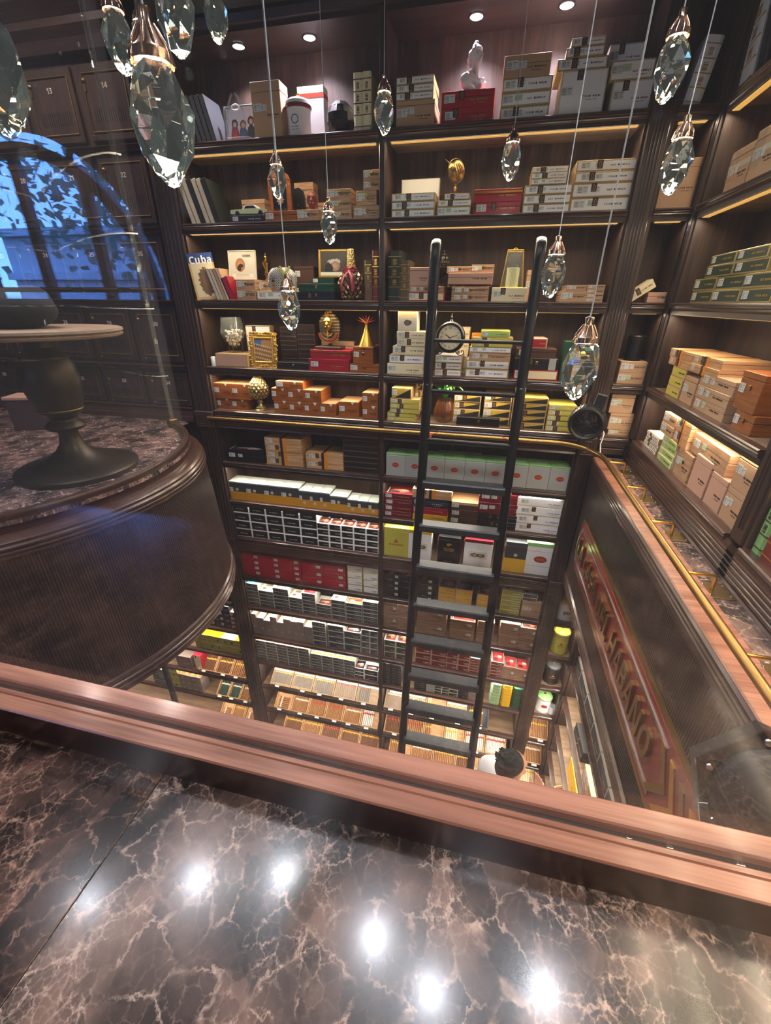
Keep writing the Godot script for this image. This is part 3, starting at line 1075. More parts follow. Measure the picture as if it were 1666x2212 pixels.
func build_right_counter():
	var f := Transform3D(Basis(Vector3.UP, -PI / 2), Vector3(0.68, 0, 0))   # local x runs towards the viewer, local z into the well
	var t := thing("side_counter", "right-hand balcony counter with dark marble top and ribbed fascia", "counter", f)
	part("marble_top", slab(Vector3(-2.70, -0.86, -0.47), Vector3(0.5, -0.84, -0.095)), M.marble, t)
	part("nosing", slab(Vector3(-2.69, -0.865, -0.095), Vector3(0.5, -0.836, 0.004), 0.004), M.cherry, t)
	part("head_moulding", run_x(HEAD_MOULD.map(func(p): return Vector2(p.x, p.y - 0.842)), -2.69, 0.5), M.moulding, t)
	part("ribbed_fascia", ribbed_x(-2.69, 0.5, -1.68, -0.92, 0.0125), M.walnut_upright, t)
	part("backing", slab(Vector3(-2.69, -1.78, -0.06), Vector3(0.5, -0.86, -0.001)), M.walnut_upright, t)
	part("foot_moulding", run_x(HEAD_MOULD.map(func(p): return Vector2(p.x * 1.3, p.y * 1.25 - 1.672)), -2.69, 0.5), M.moulding, t)
	# the sign let into the fascia
	var s := thing("sign_board", "long red and brass shop sign reading LA CASA DEL HABANO on the balcony fascia", "sign", f)
	part("brass_plate", prism(sign_outline(-2.555, -0.60, -1.512, -1.168, 0.0), 0.004, 0.014), M.brass, s)
	part("red_field", prism(sign_outline(-2.535, -0.62, -1.488, -1.192, 0.0), 0.014, 0.017), M.sign_red, s)
	for k in 2:
		var y := [-1.452, -1.228][k] as float
		part("silver_line", slab(Vector3(-2.47, y - 0.005, 0.017), Vector3(-1.02, y + 0.005, 0.021)), M.steel, s)
		part("brass_line", slab(Vector3(-2.47, y - 0.016, 0.017), Vector3(-1.02, y - 0.007, 0.020)), M.brass, s)
	var st := start()
	add_tube(st, [Vector3(-2.47, -1.452, 0.018), Vector3(-2.50, -1.41, 0.018), Vector3(-2.51, -1.34, 0.018), Vector3(-2.50, -1.27, 0.018), Vector3(-2.47, -1.228, 0.018)], 0.005, 6)
	part("silver_line", done(st), M.steel, s)
	for k in 5:
		var x := -1.03 + k * 0.072
		st = start()
		var zig := [Vector2(x - 0.03, -1.452), Vector2(x + 0.05, -1.34), Vector2(x - 0.03, -1.228), Vector2(x + 0.0, -1.228), Vector2(x + 0.085, -1.34), Vector2(x + 0.0, -1.452)]
		add_prism(st, PackedVector2Array(zig), 0.017, 0.022)
		part("chevron", done(st), M.brass if k % 2 == 0 else M.gold, s)
	var words := lettering("LA CASA DEL HABANO", 0.125, 0.012, true)
	var wd := words.get_aabb().size.x
	part("letters", words, M.brass, s, Vector3(-1.77, -1.34, 0.024), Vector3.ZERO, Vector3(1.36 / wd, 1, 1))


func sign_outline(x0: float, x1: float, y0: float, y1: float, _q: float) -> Array:
	var p := []
	for k in 9:
		var w := PI / 2 + PI * k / 8.0
		p.append(Vector2(x0 + 0.07 + 0.07 * cos(w), (y0 + y1) / 2 + (y1 - y0) / 2 * sin(w)))
	p.append(Vector2(x1, y0))
	p.append(Vector2(x1, y1))
	return p


func build_bow_counter():
	var c := Vector3(-2.62, 0, -1.70)
	var t := thing("bow_counter", "round-fronted balcony counter with ribbed panel, marble top and curved glass", "counter", Transform3D(Basis(), c))
	var a1 := deg_to_rad(152)
	var seg := 56
	part("marble_top", lathe([Vector2(0, -0.82), Vector2(0.99, -0.82), Vector2(0.99, -0.80), Vector2(0, -0.80)], seg, 0, a1), M.marble_bow, t)
	part("marble_top", slab(Vector3(-2.0, -0.82, -0.98), Vector3(0.001, -0.80, 0.99)), M.marble_bow, t)
	part("marble_top", prism([Vector2(-0.3, -0.98), Vector2(-0.3, 0.1), Vector2(0.2, 0.1), Vector2(0.46, -0.86), Vector2(0.5, -0.98)], 0.8005, 0.82), M.marble_bow, t, Vector3.ZERO, Vector3(PI / 2, 0, 0))
	part("top_rim", lathe([Vector2(0.955, -0.80), Vector2(0.955, -0.775), Vector2(0.962, -0.768), Vector2(0.970, -0.772), Vector2(0.978, -0.764), Vector2(0.988, -0.768), Vector2(0.992, -0.776), Vector2(0.992, -0.785), Vector2(0.990, -0.80)], seg, 0, a1), M.moulding, t)
	part("brass_rim", lathe([Vector2(0.948, -0.80), Vector2(0.948, -0.785), Vector2(0.955, -0.780), Vector2(0.955, -0.80)], seg, 0, a1), M.old_brass, t)
	part("frame_band", lathe([Vector2(0.985, -0.862), Vector2(0.985, -0.785)], seg, 0, a1), M.shaded_cherry, t)
	part("head_moulding", lathe([Vector2(1.055, -0.935), Vector2(1.068, -0.930), Vector2(1.068, -0.922), Vector2(1.058, -0.918), Vector2(1.066, -0.912), Vector2(1.066, -0.905), Vector2(1.055, -0.900), Vector2(1.062, -0.893), Vector2(1.062, -0.886), Vector2(1.050, -0.880), Vector2(1.052, -0.868), Vector2(1.030, -0.856), Vector2(0.98, -0.854)], seg, 0, a1), M.moulding, t)
	var st := start()
	var n := 236
	for k in n:
		var w0 := a1 * k / n
		var w1 := a1 * (k + 1) / n
		for q in [[0.0, 0.0, 0.28, 0.004], [0.28, 0.004, 0.72, 0.004], [0.72, 0.004, 1.0, 0.0]]:
			var u := lerpf(w0, w1, q[0])
			var v := lerpf(w0, w1, q[2])
			var du := Vector3(sin(u), 0, cos(u))
			var dv := Vector3(sin(v), 0, cos(v))
			quad(st, du * (1.105 + q[1]) + Vector3(0, -1.68, 0), dv * (1.105 + q[3]) + Vector3(0, -1.68, 0), dv * (1.055 + q[3]) + Vector3(0, -0.93, 0), du * (1.055 + q[1]) + Vector3(0, -0.93, 0), du + dv)
	part("ribbed_panel", done(st), M.walnut_upright, t)
	part("foot_moulding", lathe([Vector2(0.0, -1.785), Vector2(1.10, -1.785), Vector2(1.128, -1.780), Vector2(1.128, -1.768), Vector2(1.118, -1.763), Vector2(1.130, -1.755), Vector2(1.130, -1.743), Vector2(1.118, -1.738), Vector2(1.128, -1.728), Vector2(1.128, -1.716), Vector2(1.116, -1.710), Vector2(1.124, -1.700), Vector2(1.122, -1.686), Vector2(1.10, -1.68)], seg, 0, a1), M.moulding, t)
	part("inner_lining", lathe([Vector2(0.94, -1.78), Vector2(0.94, -0.82)], 32, 0, a1), M.walnut_upright, t)
	var g := single("curved_glass", lathe([Vector2(0.972, -0.77), Vector2(0.972, 1.74)], 64, 0, deg_to_rad(150)), M.faint_pane, "tall curved glass screen standing on the bow-fronted counter", "glass screen", Transform3D(Basis(), c))
	var e := deg_to_rad(150)
	part("glass_edge", slab(Vector3(-0.006, -0.77, -0.012), Vector3(0.006, 1.74, 0.012)), M.acrylic, g, Vector3(sin(e), 0, cos(e)) * 0.972, Vector3(0, e, 0))
	part("end_clamp", slab(Vector3(-0.04, -0.80, -0.03), Vector3(0.02, -0.745, 0.03), 0.006), M.old_brass, g, Vector3(sin(e), 0, cos(e)) * 0.965, Vector3(0, e, 0))


func build_front_counter():
	var t := thing("front_counter", "viewer's counter with dark brown veined marble top and cherry glazing sill", "counter")
	part("marble_slab", slab(Vector3(-0.5385, -0.865, -0.41), Vector3(0.66, -0.84, 0.45), 0.0012), M.marble, t)
	part("marble_slab", slab(Vector3(-3.4, -0.865, -0.41), Vector3(-0.5395, -0.84, 0.45), 0.0012), M.marble_left, t)
	part("sill_front", slab(Vector3(-3.4, -0.88, -0.437), Vector3(0.66, -0.76, -0.407), 0.003), M.shaded_cherry, t)  # upright face takes the cherry with shade painted in
	part("sill_front_cap", slab(Vector3(-3.4, -0.764, -0.438), Vector3(0.66, -0.757, -0.4055), 0.0025), M.cherry, t)
	part("glazing_bead", slab(Vector3(-3.4, -0.80, -0.4545), Vector3(0.66, -0.763, -0.4405), 0.003), M.cherry, t)
	part("sill_groove", slab(Vector3(-3.4, -0.88, -0.467), Vector3(0.66, -0.775, -0.436)), M.groove, t)
	part("sill_back", slab(Vector3(-3.4, -0.88, -0.506), Vector3(0.66, -0.757, -0.4665), 0.003), M.cherry, t)
	part("well_fascia", slab(Vector3(-3.4, -1.78, -0.50), Vector3(0.66, -0.86, -0.47)), M.walnut_upright, t)
	part("counter_body", slab(Vector3(-3.4, -1.68, -0.47), Vector3(0.66, -0.866, 0.30)), M.walnut_upright, t)
	struct("window_1", slab(Vector3(-3.0, -0.772, -0.466), Vector3(0.66, 1.74, -0.456)), M.pane, "clear glass screen standing in the sill between viewer and well")


func build_window():
	var st := start()
	for ring in [[1.36, 1.47], [1.56, 1.64]]:
		var poly := PackedVector2Array()
		for k in 25:
			var w := PI * k / 24.0
			poly.append(Vector2(cos(w), sin(w)) * ring[0])
		for k in 25:
			var w := PI - PI * k / 24.0
			poly.append(Vector2(cos(w), sin(w)) * ring[1])
		add_prism(st, poly, 0, 0.08)
	var w2 := struct("window_2", done(st), M.dark, "arched street window with dark frame", at(-5.0, -0.05, 3.53))
	st = start()
	for x in [-0.8, 0.0, 0.8]:
		add_box(st, Vector3(x - 0.05, 0, 0.0), Vector3(x + 0.05, sqrt(maxf(1.42 * 1.42 - x * x, 0.01)), 0.08))
	for w in [0.55, 1.1, PI - 1.1, PI - 0.55]:
		add_tube(st, [Vector3(cos(w), sin(w), 0.04) * 1.4, Vector3(cos(w), sin(w), 0.04) * 1.6], 0.035, 6)
	add_box(st, Vector3(-1.6, -0.04, -0.05), Vector3(1.6, 0.05, 0.1))
	add_box(st, Vector3(-1.4, 0.12, 0.0), Vector3(1.4, 0.17, 0.08))
	part("window_bars", done(st), M.dark, w2)
	part("window_pane", slab(Vector3(-1.6, 0, 0.035), Vector3(1.6, 1.6, 0.041)), M.pane, w2)
	# what stands outside: a facade across the street and a plane tree
	var h := thing("building", "pale building front across the street seen in the glass as a reflection", "building", at(-8.0, -1.6, 13.0))
	part("facade_wall", slab(Vector3(-9, -4, 0), Vector3(9, 3.6, 1.0)), M.facade, h)
	for y in [1.2, 2.2, 3.5]:
		part("string_course", slab(Vector3(-9, y, -0.25), Vector3(9, y + 0.22, 0)), M.facade, h)
	var tr := thing("street_tree", "leafy street tree outside the arched window, seen only as a reflection", "tree", at(-7.2, -4.4, 7.5))
	part("trunk", tube([Vector3(0, 0, 0), Vector3(0.1, 2, 0), Vector3(0.0, 4, 0.1), Vector3(0.3, 6.5, 0)], [0.2, 0.16, 0.12, 0.05], 10), M.brown, tr)
	var leaf := start()
	quad(leaf, Vector3(0, -0.09, 0), Vector3(0.06, 0, 0.01), Vector3(0, 0.1, 0), Vector3(-0.06, 0, 0.01), Vector3(0, 0, 1))
	var mm := MultiMesh.new()
	mm.transform_format = MultiMesh.TRANSFORM_3D
	mm.mesh = done(leaf)
	mm.instance_count = 1300
	var rng := RandomNumberGenerator.new()
	rng.seed = 5
	for k in 1300:
		var p := Vector3(rng.randfn(0, 1.0), rng.randfn(6.2, 0.75), rng.randfn(0, 0.9))
		var b := Basis.from_euler(Vector3(rng.randf() * TAU, rng.randf() * TAU, rng.randf() * TAU)).scaled(Vector3.ONE * rng.randf_range(0.8, 1.5))
		mm.set_instance_transform(k, Transform3D(b, p))
	var crown := MultiMeshInstance3D.new()
	crown.name = "crown"
	crown.multimesh = mm
	crown.material_override = M.tree_leaf
	tag(crown, "", "", "", "stuff")
	tr.add_child(crown)


func build_rail_and_ladder():
	var pts := []
	for x in [-1.93, -1.5, -1.0, -0.5, 0.0, 0.3]: pts.append(Vector3(x, -0.757, -2.655))
	for k in 9:
		var w := PI / 2 * k / 8.0
		pts.append(Vector3(0.45 + 0.235 * sin(w), -0.757 - 0.02 * k / 8.0, -2.42 - 0.235 * cos(w)))
	for z in [-2.1, -1.6, -1.1, -0.7]: pts.append(Vector3(0.685, -0.778, z))
	var t := thing("ladder_rail", "long brass ladder rail along the shelf wall and the right counter", "rail")
	part("rail_tube", tube(pts, 0.0135, 12), M.brass, t)
	for z in [-2.44, -2.08, -1.715, -1.345, -0.975]:
		var b := part("bracket", tube([Vector3(0.695, -0.784, z), Vector3(0.78, -0.784, z), Vector3(0.786, -0.79, z), Vector3(0.788, -0.836, z)], 0.0055, 8), M.gold, t)
		part("flange", slab(Vector3(0.762, -0.84, z - 0.046), Vector3(0.842, -0.836, z + 0.046), 0.0015), M.old_brass, b)
		for q in [[-0.03, -0.03], [0.03, -0.03], [-0.03, 0.03], [0.03, 0.03]]:
			part("screw", lathe([Vector2(0.0045, 0), Vector2(0.003, 0.003), Vector2(0, 0.0035)], 10), M.steel, b, Vector3(0.802 + q[0], -0.836, z + q[1]))
	t = thing("library_ladder", "tall black metal library ladder hooked on the brass rail", "ladder")
	for x in [-0.347, 0.19]:
		part("side_rail", tube([Vector3(x, 0.20, -2.70), Vector3(x, 0.262, -2.69), Vector3(x, 0.288, -2.665), Vector3(x, 0.27, -2.64), Vector3(x, 0.2, -2.632), Vector3(x, -0.3, -2.60), Vector3(x, -0.75, -2.58), Vector3(x, -2.0, -2.354), Vector3(x, -3.2, -2.136), Vector3(x, -4.39, -1.92)], 0.017, 12, 1.7), M.black_metal, t)
		part("rail_hook", tube([Vector3(x, -0.72, -2.60), Vector3(x, -0.725, -2.655), Vector3(x, -0.757, -2.674), Vector3(x, -0.775, -2.66)], 0.009, 8), M.black_metal, t)
		part("foot_pad", box(0.06, 0.012, 0.05, 0.004), M.black_plastic, t, Vector3(x, -4.4, -1.92))
		part("bolt", lathe([Vector2(0.012, 0), Vector2(0.009, 0.007), Vector2(0, 0.009)], 10), M.steel, t, Vector3(x, -0.44, -2.585), Vector3(PI / 2, 0, 0))
	part("rung", tube([Vector3(-0.34, -0.197, -2.605), Vector3(0.185, -0.197, -2.605)], 0.010, 8), M.black_metal, t)
	part("rung", tube([Vector3(-0.34, -0.481, -2.60), Vector3(0.185, -0.481, -2.60)], 0.014, 8), M.black_metal, t)
	part("rung", tube([Vector3(-0.34, -0.775, -2.575), Vector3(0.185, -0.775, -2.575)], 0.015, 8), M.black_metal, t)
	for k in 13:
		var y := -1.035 - 0.2855 * k
		if y < -4.3: break
		var z := -2.58 + (-0.75 - y) * 0.181
		part("tread", prism([Vector2(-0.035, 0.0), Vector2(-0.035, 0.012), Vector2(0.045, 0.012), Vector2(0.052, 0.004), Vector2(0.052, -0.036), Vector2(0.046, -0.036), Vector2(0.044, 0.0)], -0.512 / 2, 0.512 / 2), M.tread, t, Vector3(-0.0785, y, z - 0.01), Vector3(0, -PI / 2, 0))
	for q in [[-0.33, 1.0], [0.185, -1.0]]:
		var st := start()
		for k in 3:
			var w := []
			for j in 9:
				w.append(Vector3(q[0] + 0.022 * cos(j * 0.9 + k), -0.752 - 0.006 * k + 0.004 * sin(j * 1.7), -2.615 + 0.03 * sin(j * 0.9 + k)))
			add_tube(st, w, 0.0022, 5)
		add_tube(st, [Vector3(q[0], -0.757, -2.60), Vector3(q[0] + 0.04 * q[1], -0.742, -2.615), Vector3(q[0] + 0.07 * q[1], -0.728, -2.61)], 0.0025, 5)
		single("tie_cord", done(st), M.red_cord, "thin red cord tying the ladder's %s upright to the brass rail" % ("left" if q[1] > 0 else "right"), "cord")


# ---------------------------------------------------------------- boxes and packs
# style: body, label plate, print, flags (L label plate, S sticker, s second sticker, Z seal, C clasp, T print line, B lid joint, E edged in gilt)
const STYLES := {
	"dress": ["edging", "cool_white", "dark_print", "LSZTs"], "whitebox": ["paper_edge", "cool_white", "dark_print", "LSZT"],
	"cedar": ["cedar", "", "dark_print", "CSsTB"], "cedar_big": ["cedar", "", "dark_print", "SsZTB"], "kraft": ["kraft", "", "dark_print", "SsTB"], "pinkkraft": ["pink_kraft", "", "dark_print", "TB"],
	"tan": ["pine", "", "orange", "SZBO"], "red": ["red", "", "gold_print", "SZTB"], "redgold": ["red", "", "gold_print", "TGB"], "darkred": ["dark_red", "", "gold_print", "SsB"], "red_cedar": ["pink_kraft", "red", "gold_print", "LT"],
	"orangewood": ["orange_cedar", "", "dark_print", "CSB"], "amberbox": ["orange_cedar", "", "dark_print", "STo"], "cream": ["cream", "cream", "dark_print", "LSZTB"], "brownbox": ["brown", "", "pale_print", "SB"],
	"darkbox": ["black", "", "pale_print", "CZB"], "blackflat": ["black", "", "gold_print", "CB"], "blackslat": ["brown", "dark", "", "L"], "navy": ["navy", "", "pale_print", "STB"],
	"green": ["green", "", "gold_print", "CB"], "darkgreen": ["dark_green", "", "gold_print", "SB"], "greenbox": ["green", "", "pale_print", "T"], "darkgreen2": ["pale_gold", "dark_green", "gold_print", "LST"],
	"olive": ["edging", "lemon", "dark_print", "LSsZ"], "olivecrate": ["cream", "lime", "dark_print", "LST"], "limebox": ["lemon", "lime", "red_print", "LST"], "orange": ["orange", "", "red_print", "T"],
	"slash": ["edging", "@slash_yellow", "", "LSZ"], "yellowbox": ["yellow", "", "dark_print", "T"], "yellowend": ["kraft", "lemon", "dark_print", "LT"], "shellbox": ["edging", "pink_kraft", "", "L"],
	"sunrise": ["cream", "@sunrise_carton", "", "L"], "lidcard": ["paper_edge", "@lid_scroll", "", "L"], "packbox": ["red", "cream", "dark_print", "LSZ"], "white_red": ["cool_white", "", "red_print", "R"],
	"picbox": ["black", "", "pale_print", "SsB"], "card": ["cool_white", "", "red_print", "RT"], "greenwhite": ["silver_card", "", "red_print", "gO"], "greyyellow": ["charcoal", "", "pale_print", "YS"],
	"redpack": ["dark_red", "", "gold_print", "STB"], "drawer": ["cool_white", "black", "pale_print", "LTm"], "smallpack": ["cool_white", "black", "pale_print", "LT"], "redcarton": ["red", "", "gold_print", "sB"],
	"gilded": ["pale_gold", "cool_white", "dark_print", "LT"], "blackpack": ["black", "", "pale_print", "sc"], "yellowpack": ["pink_kraft", "yellow", "red_print", "LT"], "limepack": ["lemon", "olive_front", "cool_white", "LT"],
	"whitepack": ["cool_white", "charcoal", "pale_print", "LT"], "silverpack": ["silver_card", "charcoal", "pale_print", "LT"], "greycedar": ["grey_cedar", "", "dark_print", "sTB"], "brownpack": ["greykraft", "", "pale_print", "TB"],
	"greenpack": ["paper_edge", "dark_green", "pale_print", "LT"], "redpack2": ["pink_kraft", "dark_red", "cool_white", "LT"], "goldpack": ["silver_card", "charcoal", "gold_print", "LT"], "darkpack": ["charcoal", "black", "pale_print", "LT"],
	"silvercard": ["silver_card", "silver_card", "dark_print", "LT"], "yellowlid": ["olive_front", "", "dark_print", "yE"],
	"tin_grey": ["leaf_green", "", "pale_print", "t"], "tin_yellow": ["yellow", "", "pale_print", "t"], "tin_green": ["green", "", "pale_print", "t"],
	"tallyellow": ["lemon", "", "red_print", "W"], "tallwhite": ["cool_white", "", "dark_print", "VW"], "tallblack": ["black", "", "gold_print", "W"], "tallgreyyellow": ["charcoal", "", "pale_print", "YW"], "tallgreen": ["cool_white", "", "red_print", "OWg"],
	"slim_grey": ["charcoal", "", "", "p"], "slim_white": ["book_black", "", "", "p"], "mag_edge": ["kraft", "", "", "p"], "wine_book": ["dark_red", "", "gold_print", "b"], "red_book": ["red", "", "", "p"], "whitebook": ["cool_white", "", "gold_print", "b"],
	"bookpair": ["cream", "", "dark_print", "b"], "book_wood": ["book_brown", "", "gold", "b"], "book_red": ["book_red", "", "gold", "b"], "book_black": ["book_black", "", "gold", "b"], "book_brown": ["book_brown", "", "gold", "b"],
	"book_teal": ["book_teal", "", "gold", "b"], "book_green": ["leaf_green", "", "dark_print", "b"], "book_red2": ["dark_red", "", "gold", "b"],
}
var serial := 0
var all_labels := {}


func print_line(kind: int) -> ArrayMesh:   # a line of letter-like strokes, one unit wide and one high
	var key := "print %d" % kind
	if not kept.has(key):
		var st := start()
		var rng := RandomNumberGenerator.new()
		rng.seed = 40 + kind
		var n := 11
		for k in n:
			if k == 3 + kind % 4: continue
			var x := -0.5 + float(k) / n
			var w := 0.055 + rng.randf() * 0.02
			add_box(st, Vector3(x, -0.5, 0), Vector3(x + w * 0.35, 0.5, 0.0006))
			if rng.randf() < 0.7: add_box(st, Vector3(x + w * 0.35, 0.28 if rng.randf() < 0.5 else -0.5, 0), Vector3(x + w, 0.5 if rng.randf() < 0.5 else -0.25, 0.0006))
			if rng.randf() < 0.6: add_box(st, Vector3(x + w * 0.7, -0.5, 0), Vector3(x + w, 0.4, 0.0006))
		kept[key] = done(st)
	return kept[key]


func crate(style: String, w: float, h: float, d: float, opt: String, label: String, frame: Transform3D, group := "") -> Node3D:
	var s: Array = STYLES[style]
	var flags: String = s[3]
	var body: Material = M[s[0]]
	var kind := "cigar_box"
	var cat := "box"
	if "b" in flags or "p" in flags:
		kind = "book"; cat = "book"
	elif "t" in flags:
		kind = "cigarillo_tin"; cat = "tin"
	elif "W" in flags or style in ["greenbox", "greyyellow", "sunrise", "white_red", "orange", "yellowbox", "brownpack"]:
		kind = "carton"; cat = "carton"
	elif style in ["drawer", "smallpack"]:
		kind = "drawer_pack"; cat = "pack"
	elif style in ["silverpack", "darkpack", "silvercard"]:
		kind = "cigarillo_pack"; cat = "pack"
	elif style in ["greenpack", "redpack2", "goldpack", "yellowpack", "limepack", "whitepack", "gilded", "yellowlid", "blackpack"]:
		kind = "cigar_pack"; cat = "pack"
	var t := thing(kind, label, cat, frame, group)
	serial += 1
	var q := (serial * 7919) % 100 / 100.0
	var bev := clampf(minf(w, h) * 0.03, 0.0006, 0.002)
	if "b" in flags or "p" in flags:
		var cover := 0.12 * w
		part("page_block", slab(Vector3(-w / 2 + cover, 0.003, -d + 0.006), Vector3(w / 2 - cover, h - 0.004, -0.006)), M.paper_edge, t)
		part("cover", slab(Vector3(-w / 2, 0, -d), Vector3(-w / 2 + cover, h, 0), bev), body, t)
		part("cover", slab(Vector3(w / 2 - cover, 0, -d), Vector3(w / 2, h, 0), bev), body, t)
		if "b" in flags:
			part("spine", prism([Vector2(-w / 2, -0.006), Vector2(w / 2, -0.006), Vector2(w / 2, 0), Vector2(w * 0.3, 0.006), Vector2(-w * 0.3, 0.006), Vector2(-w / 2, 0)], -h, 0.0), body, t, Vector3.ZERO, Vector3(PI / 2, 0, 0))
			for k in 5:
				part("gilt_band", slab(Vector3(-w * 0.46, 0, 0.001), Vector3(w * 0.46, 0.003, 0.0075)), M[s[2]], t, Vector3(0, h * (0.08 + 0.2 * k), 0))
			for k in 3:
				part("spine_title", print_line(k), M[s[2]], t, Vector3(0, h * (0.38 + 0.2 * k), 0.0062), Vector3(0, 0, PI / 2), Vector3(h * 0.12, w * 0.3, 1))
		else:
			part("spine", slab(Vector3(-w / 2, 0, -0.004), Vector3(w / 2, h, 0.0), bev), M.paper_edge if style in ["slim_white", "mag_edge"] and q > 0.25 else body, t)
		return t
	if "t" in flags:
		var poly := []
		for k in 24:
			var a := TAU * k / 24.0
			poly.append(Vector2(clampf(cos(a) * w * 0.62, -w / 2, w / 2), clampf(sin(a) * d * 0.62, -d / 2, d / 2) - d / 2))
		part("tin_body", prism(poly, -h * 0.62, 0.0), body, t, Vector3.ZERO, Vector3(PI / 2, 0, 0))
		part("tin_lid", prism(poly.map(func(p): return Vector2(p.x * 1.02, (p.y + d / 2) * 1.02 - d / 2)), -h * 0.97, -h * 0.64), M.silver_card if style == "tin_grey" else body, t, Vector3.ZERO, Vector3(PI / 2, 0, 0))
		return t
	var top := h
	if "W" in flags or style in ["greyyellow", "greenwhite"]:   # cartons with a separate sloping top
		var lid: Material = body
		if "lidyellow" in opt: lid = M.yellow
		elif "lidred" in opt: lid = M.dark_red
		elif "g" in flags: lid = M.leaf_green
		elif style == "greyyellow": lid = M.silver_card
		var lh := h * 0.12 if "W" in flags else minf(0.012, h * 0.1)
		part("carton_body", slab(Vector3(-w / 2, 0, -d), Vector3(w / 2, h - lh - 0.001, 0), bev), body, t)
		part("carton_lid", slab(Vector3(-w / 2, h - lh, -d), Vector3(w / 2, h, 0.0008), bev), lid, t)
		if style in ["greyyellow", "greenwhite"]:
			part("top_label", card(w * 0.5, d * 0.3, 0.0008), M.green_band, t, Vector3(w * 0.12, h, -d * 0.45), Vector3(-PI / 2, 0, 0))
		if "Y" in flags:
			part("ochre_half", slab(Vector3(-w / 2 - 0.0004, 0, -d - 0.0004), Vector3(w / 2 + 0.0004, h * 0.46, 0.0006)), M.ochre if style == "greyyellow" else M.yellow, t)
			part("round_badge", lathe([Vector2(0.013, 0), Vector2(0.013, 0.001), Vector2(0, 0.001)], 16), M.pale_print, t, Vector3(0, h * 0.26 if w < 0.1 else h * 0.58, 0.0006), Vector3(PI / 2, 0, 0))
			part("print_line", print_line(1), M.dark_print, t, Vector3(0, h * 0.48, 0.0008), Vector3.ZERO, Vector3(w * 0.3, 0.004, 1))
		if "O" in flags:
			part("red_oval", lathe([Vector2(0.5, 0), Vector2(0.5, 0.001), Vector2(0, 0.001)], 24), M.red_print, t, Vector3(0, h * 0.5, 0.0), Vector3(PI / 2, 0, 0), Vector3(w * 0.42 if "W" in flags else w * 0.36, 1, h * 0.2))
			part("print_line", print_line(2), M.gold_print, t, Vector3(0, h * 0.5, 0.001), Vector3.ZERO, Vector3(w * 0.3, h * 0.04, 1))
			if "W" in flags:
				for y in [0.28, 0.74]: part("fine_line", slab(Vector3(-w / 2, h * y, 0), Vector3(w / 2, h * y + 0.001, 0.0006)), M.dark_print, t)
		if "V" in flags:
			part("portraits", card(w * 0.66, h * 0.26, 0.0008), M.vignettes, t, Vector3(0, h * 0.45, 0))
		if style == "tallyellow":
			for k in 3: part("emblem", prism([Vector2(-0.018 + k * 0.006, 0.004 * k), Vector2(0.018 - k * 0.006, 0.004 * k), Vector2(0, 0.03 - k * 0.003)], 0, 0.001 + k * 0.0003), [M.red_print, M.gold_print, M.red_print][k], t, Vector3(0, h * 0.5, 0))
			var tm := lettering("MONTECRISTO", 0.012, 0.0006, true, true)
			part("brand_word", tm, M.red_print, t, Vector3(0, h * 0.42, 0.001), Vector3.ZERO, Vector3(w * 0.6 / tm.get_aabb().size.x, 1, 1))
		if style == "tallblack":
			var tm := lettering("COHIBA", 0.014, 0.0006, true)
			part("brand_word", tm, M.gold_print, t, Vector3(0, h * 0.56, 0.001), Vector3.ZERO, Vector3(w * 0.52 / tm.get_aabb().size.x, 1, 1))
			tm = lettering("BEHIKE", 0.012, 0.0006, true)
			part("brand_word", tm, M.gold_print, t, Vector3(0, h * 0.49, 0.001), Vector3.ZERO, Vector3(w * 0.44 / tm.get_aabb().size.x, 1, 1))
			part("emblem", prism([Vector2(-0.015, 0), Vector2(0.004, 0), Vector2(0.006, 0.01), Vector2(0.02, 0.012), Vector2(0.016, 0.022), Vector2(-0.012, 0.024), Vector2(-0.02, 0.012)], 0, 0.001), M.gold_print, t, Vector3(0, h * 0.66, 0))
			part("print_line", print_line(3), M.gold_print, t, Vector3(0, h * 0.08, 0.0006), Vector3.ZERO, Vector3(w * 0.4, 0.004, 1))
		if "W" in flags and style != "tallyellow":
			for sgn in [-1.0, 1.0]:
				part("cord_handle", tube([Vector3(sgn * (w / 2 + 0.004), h * 0.9, -d * 0.4), Vector3(sgn * (w / 2 + 0.012), h * 0.5, -d * 0.4 + 0.01), Vector3(sgn * (w / 2 + 0.006), h * 0.36, -d * 0.4 + 0.02)], 0.0025, 6), M.brass if sgn > 0 else M.red_print, t)
	elif "B" in flags:
		var j := h * (0.62 if h < 0.09 else 0.82)
		part("base", slab(Vector3(-w / 2, 0, -d), Vector3(w / 2, j - 0.0007, 0), bev), body, t)
		part("lid", slab(Vector3(-w / 2, j + 0.0007, -d), Vector3(w / 2, h, 0.0006), bev), M.pine if "kraftlid" in opt else body, t)
		part("joint", slab(Vector3(-w / 2 + 0.003, j - 0.001, -d + 0.003), Vector3(w / 2 - 0.003, j + 0.001, -0.003)), M.dark, t)
	else:
		part("box_body", slab(Vector3(-w / 2, 0, -d), Vector3(w / 2, h, 0), bev), body, t)
	if "L" in flags:
		var plate: Material = M[s[1].substr(1)] if s[1].begins_with("@") else M[s[1]]
		var inset := minf(0.006, h * 0.13)
		if s[1].begins_with("@") and not style == "slash": inset = 0.004
		part("front_label", card(w - inset * 2.2, h - inset * 2.0, 0.0007), plate, t, Vector3(0, h / 2, 0))
		if style in ["dress", "whitebox", "cream"] and opt == "":
			part("top_label", card(w - 0.012, d - 0.012, 0.0006), plate, t, Vector3(0, h, -d / 2), Vector3(-PI / 2, 0, 0))
		if style in ["olive", "slash"] and q < 0.5:
			part("top_label", card(w - 0.012, d - 0.012, 0.0006), M.lemon, t, Vector3(0, h, -d / 2), Vector3(-PI / 2, 0, 0))
	var z := 0.0009
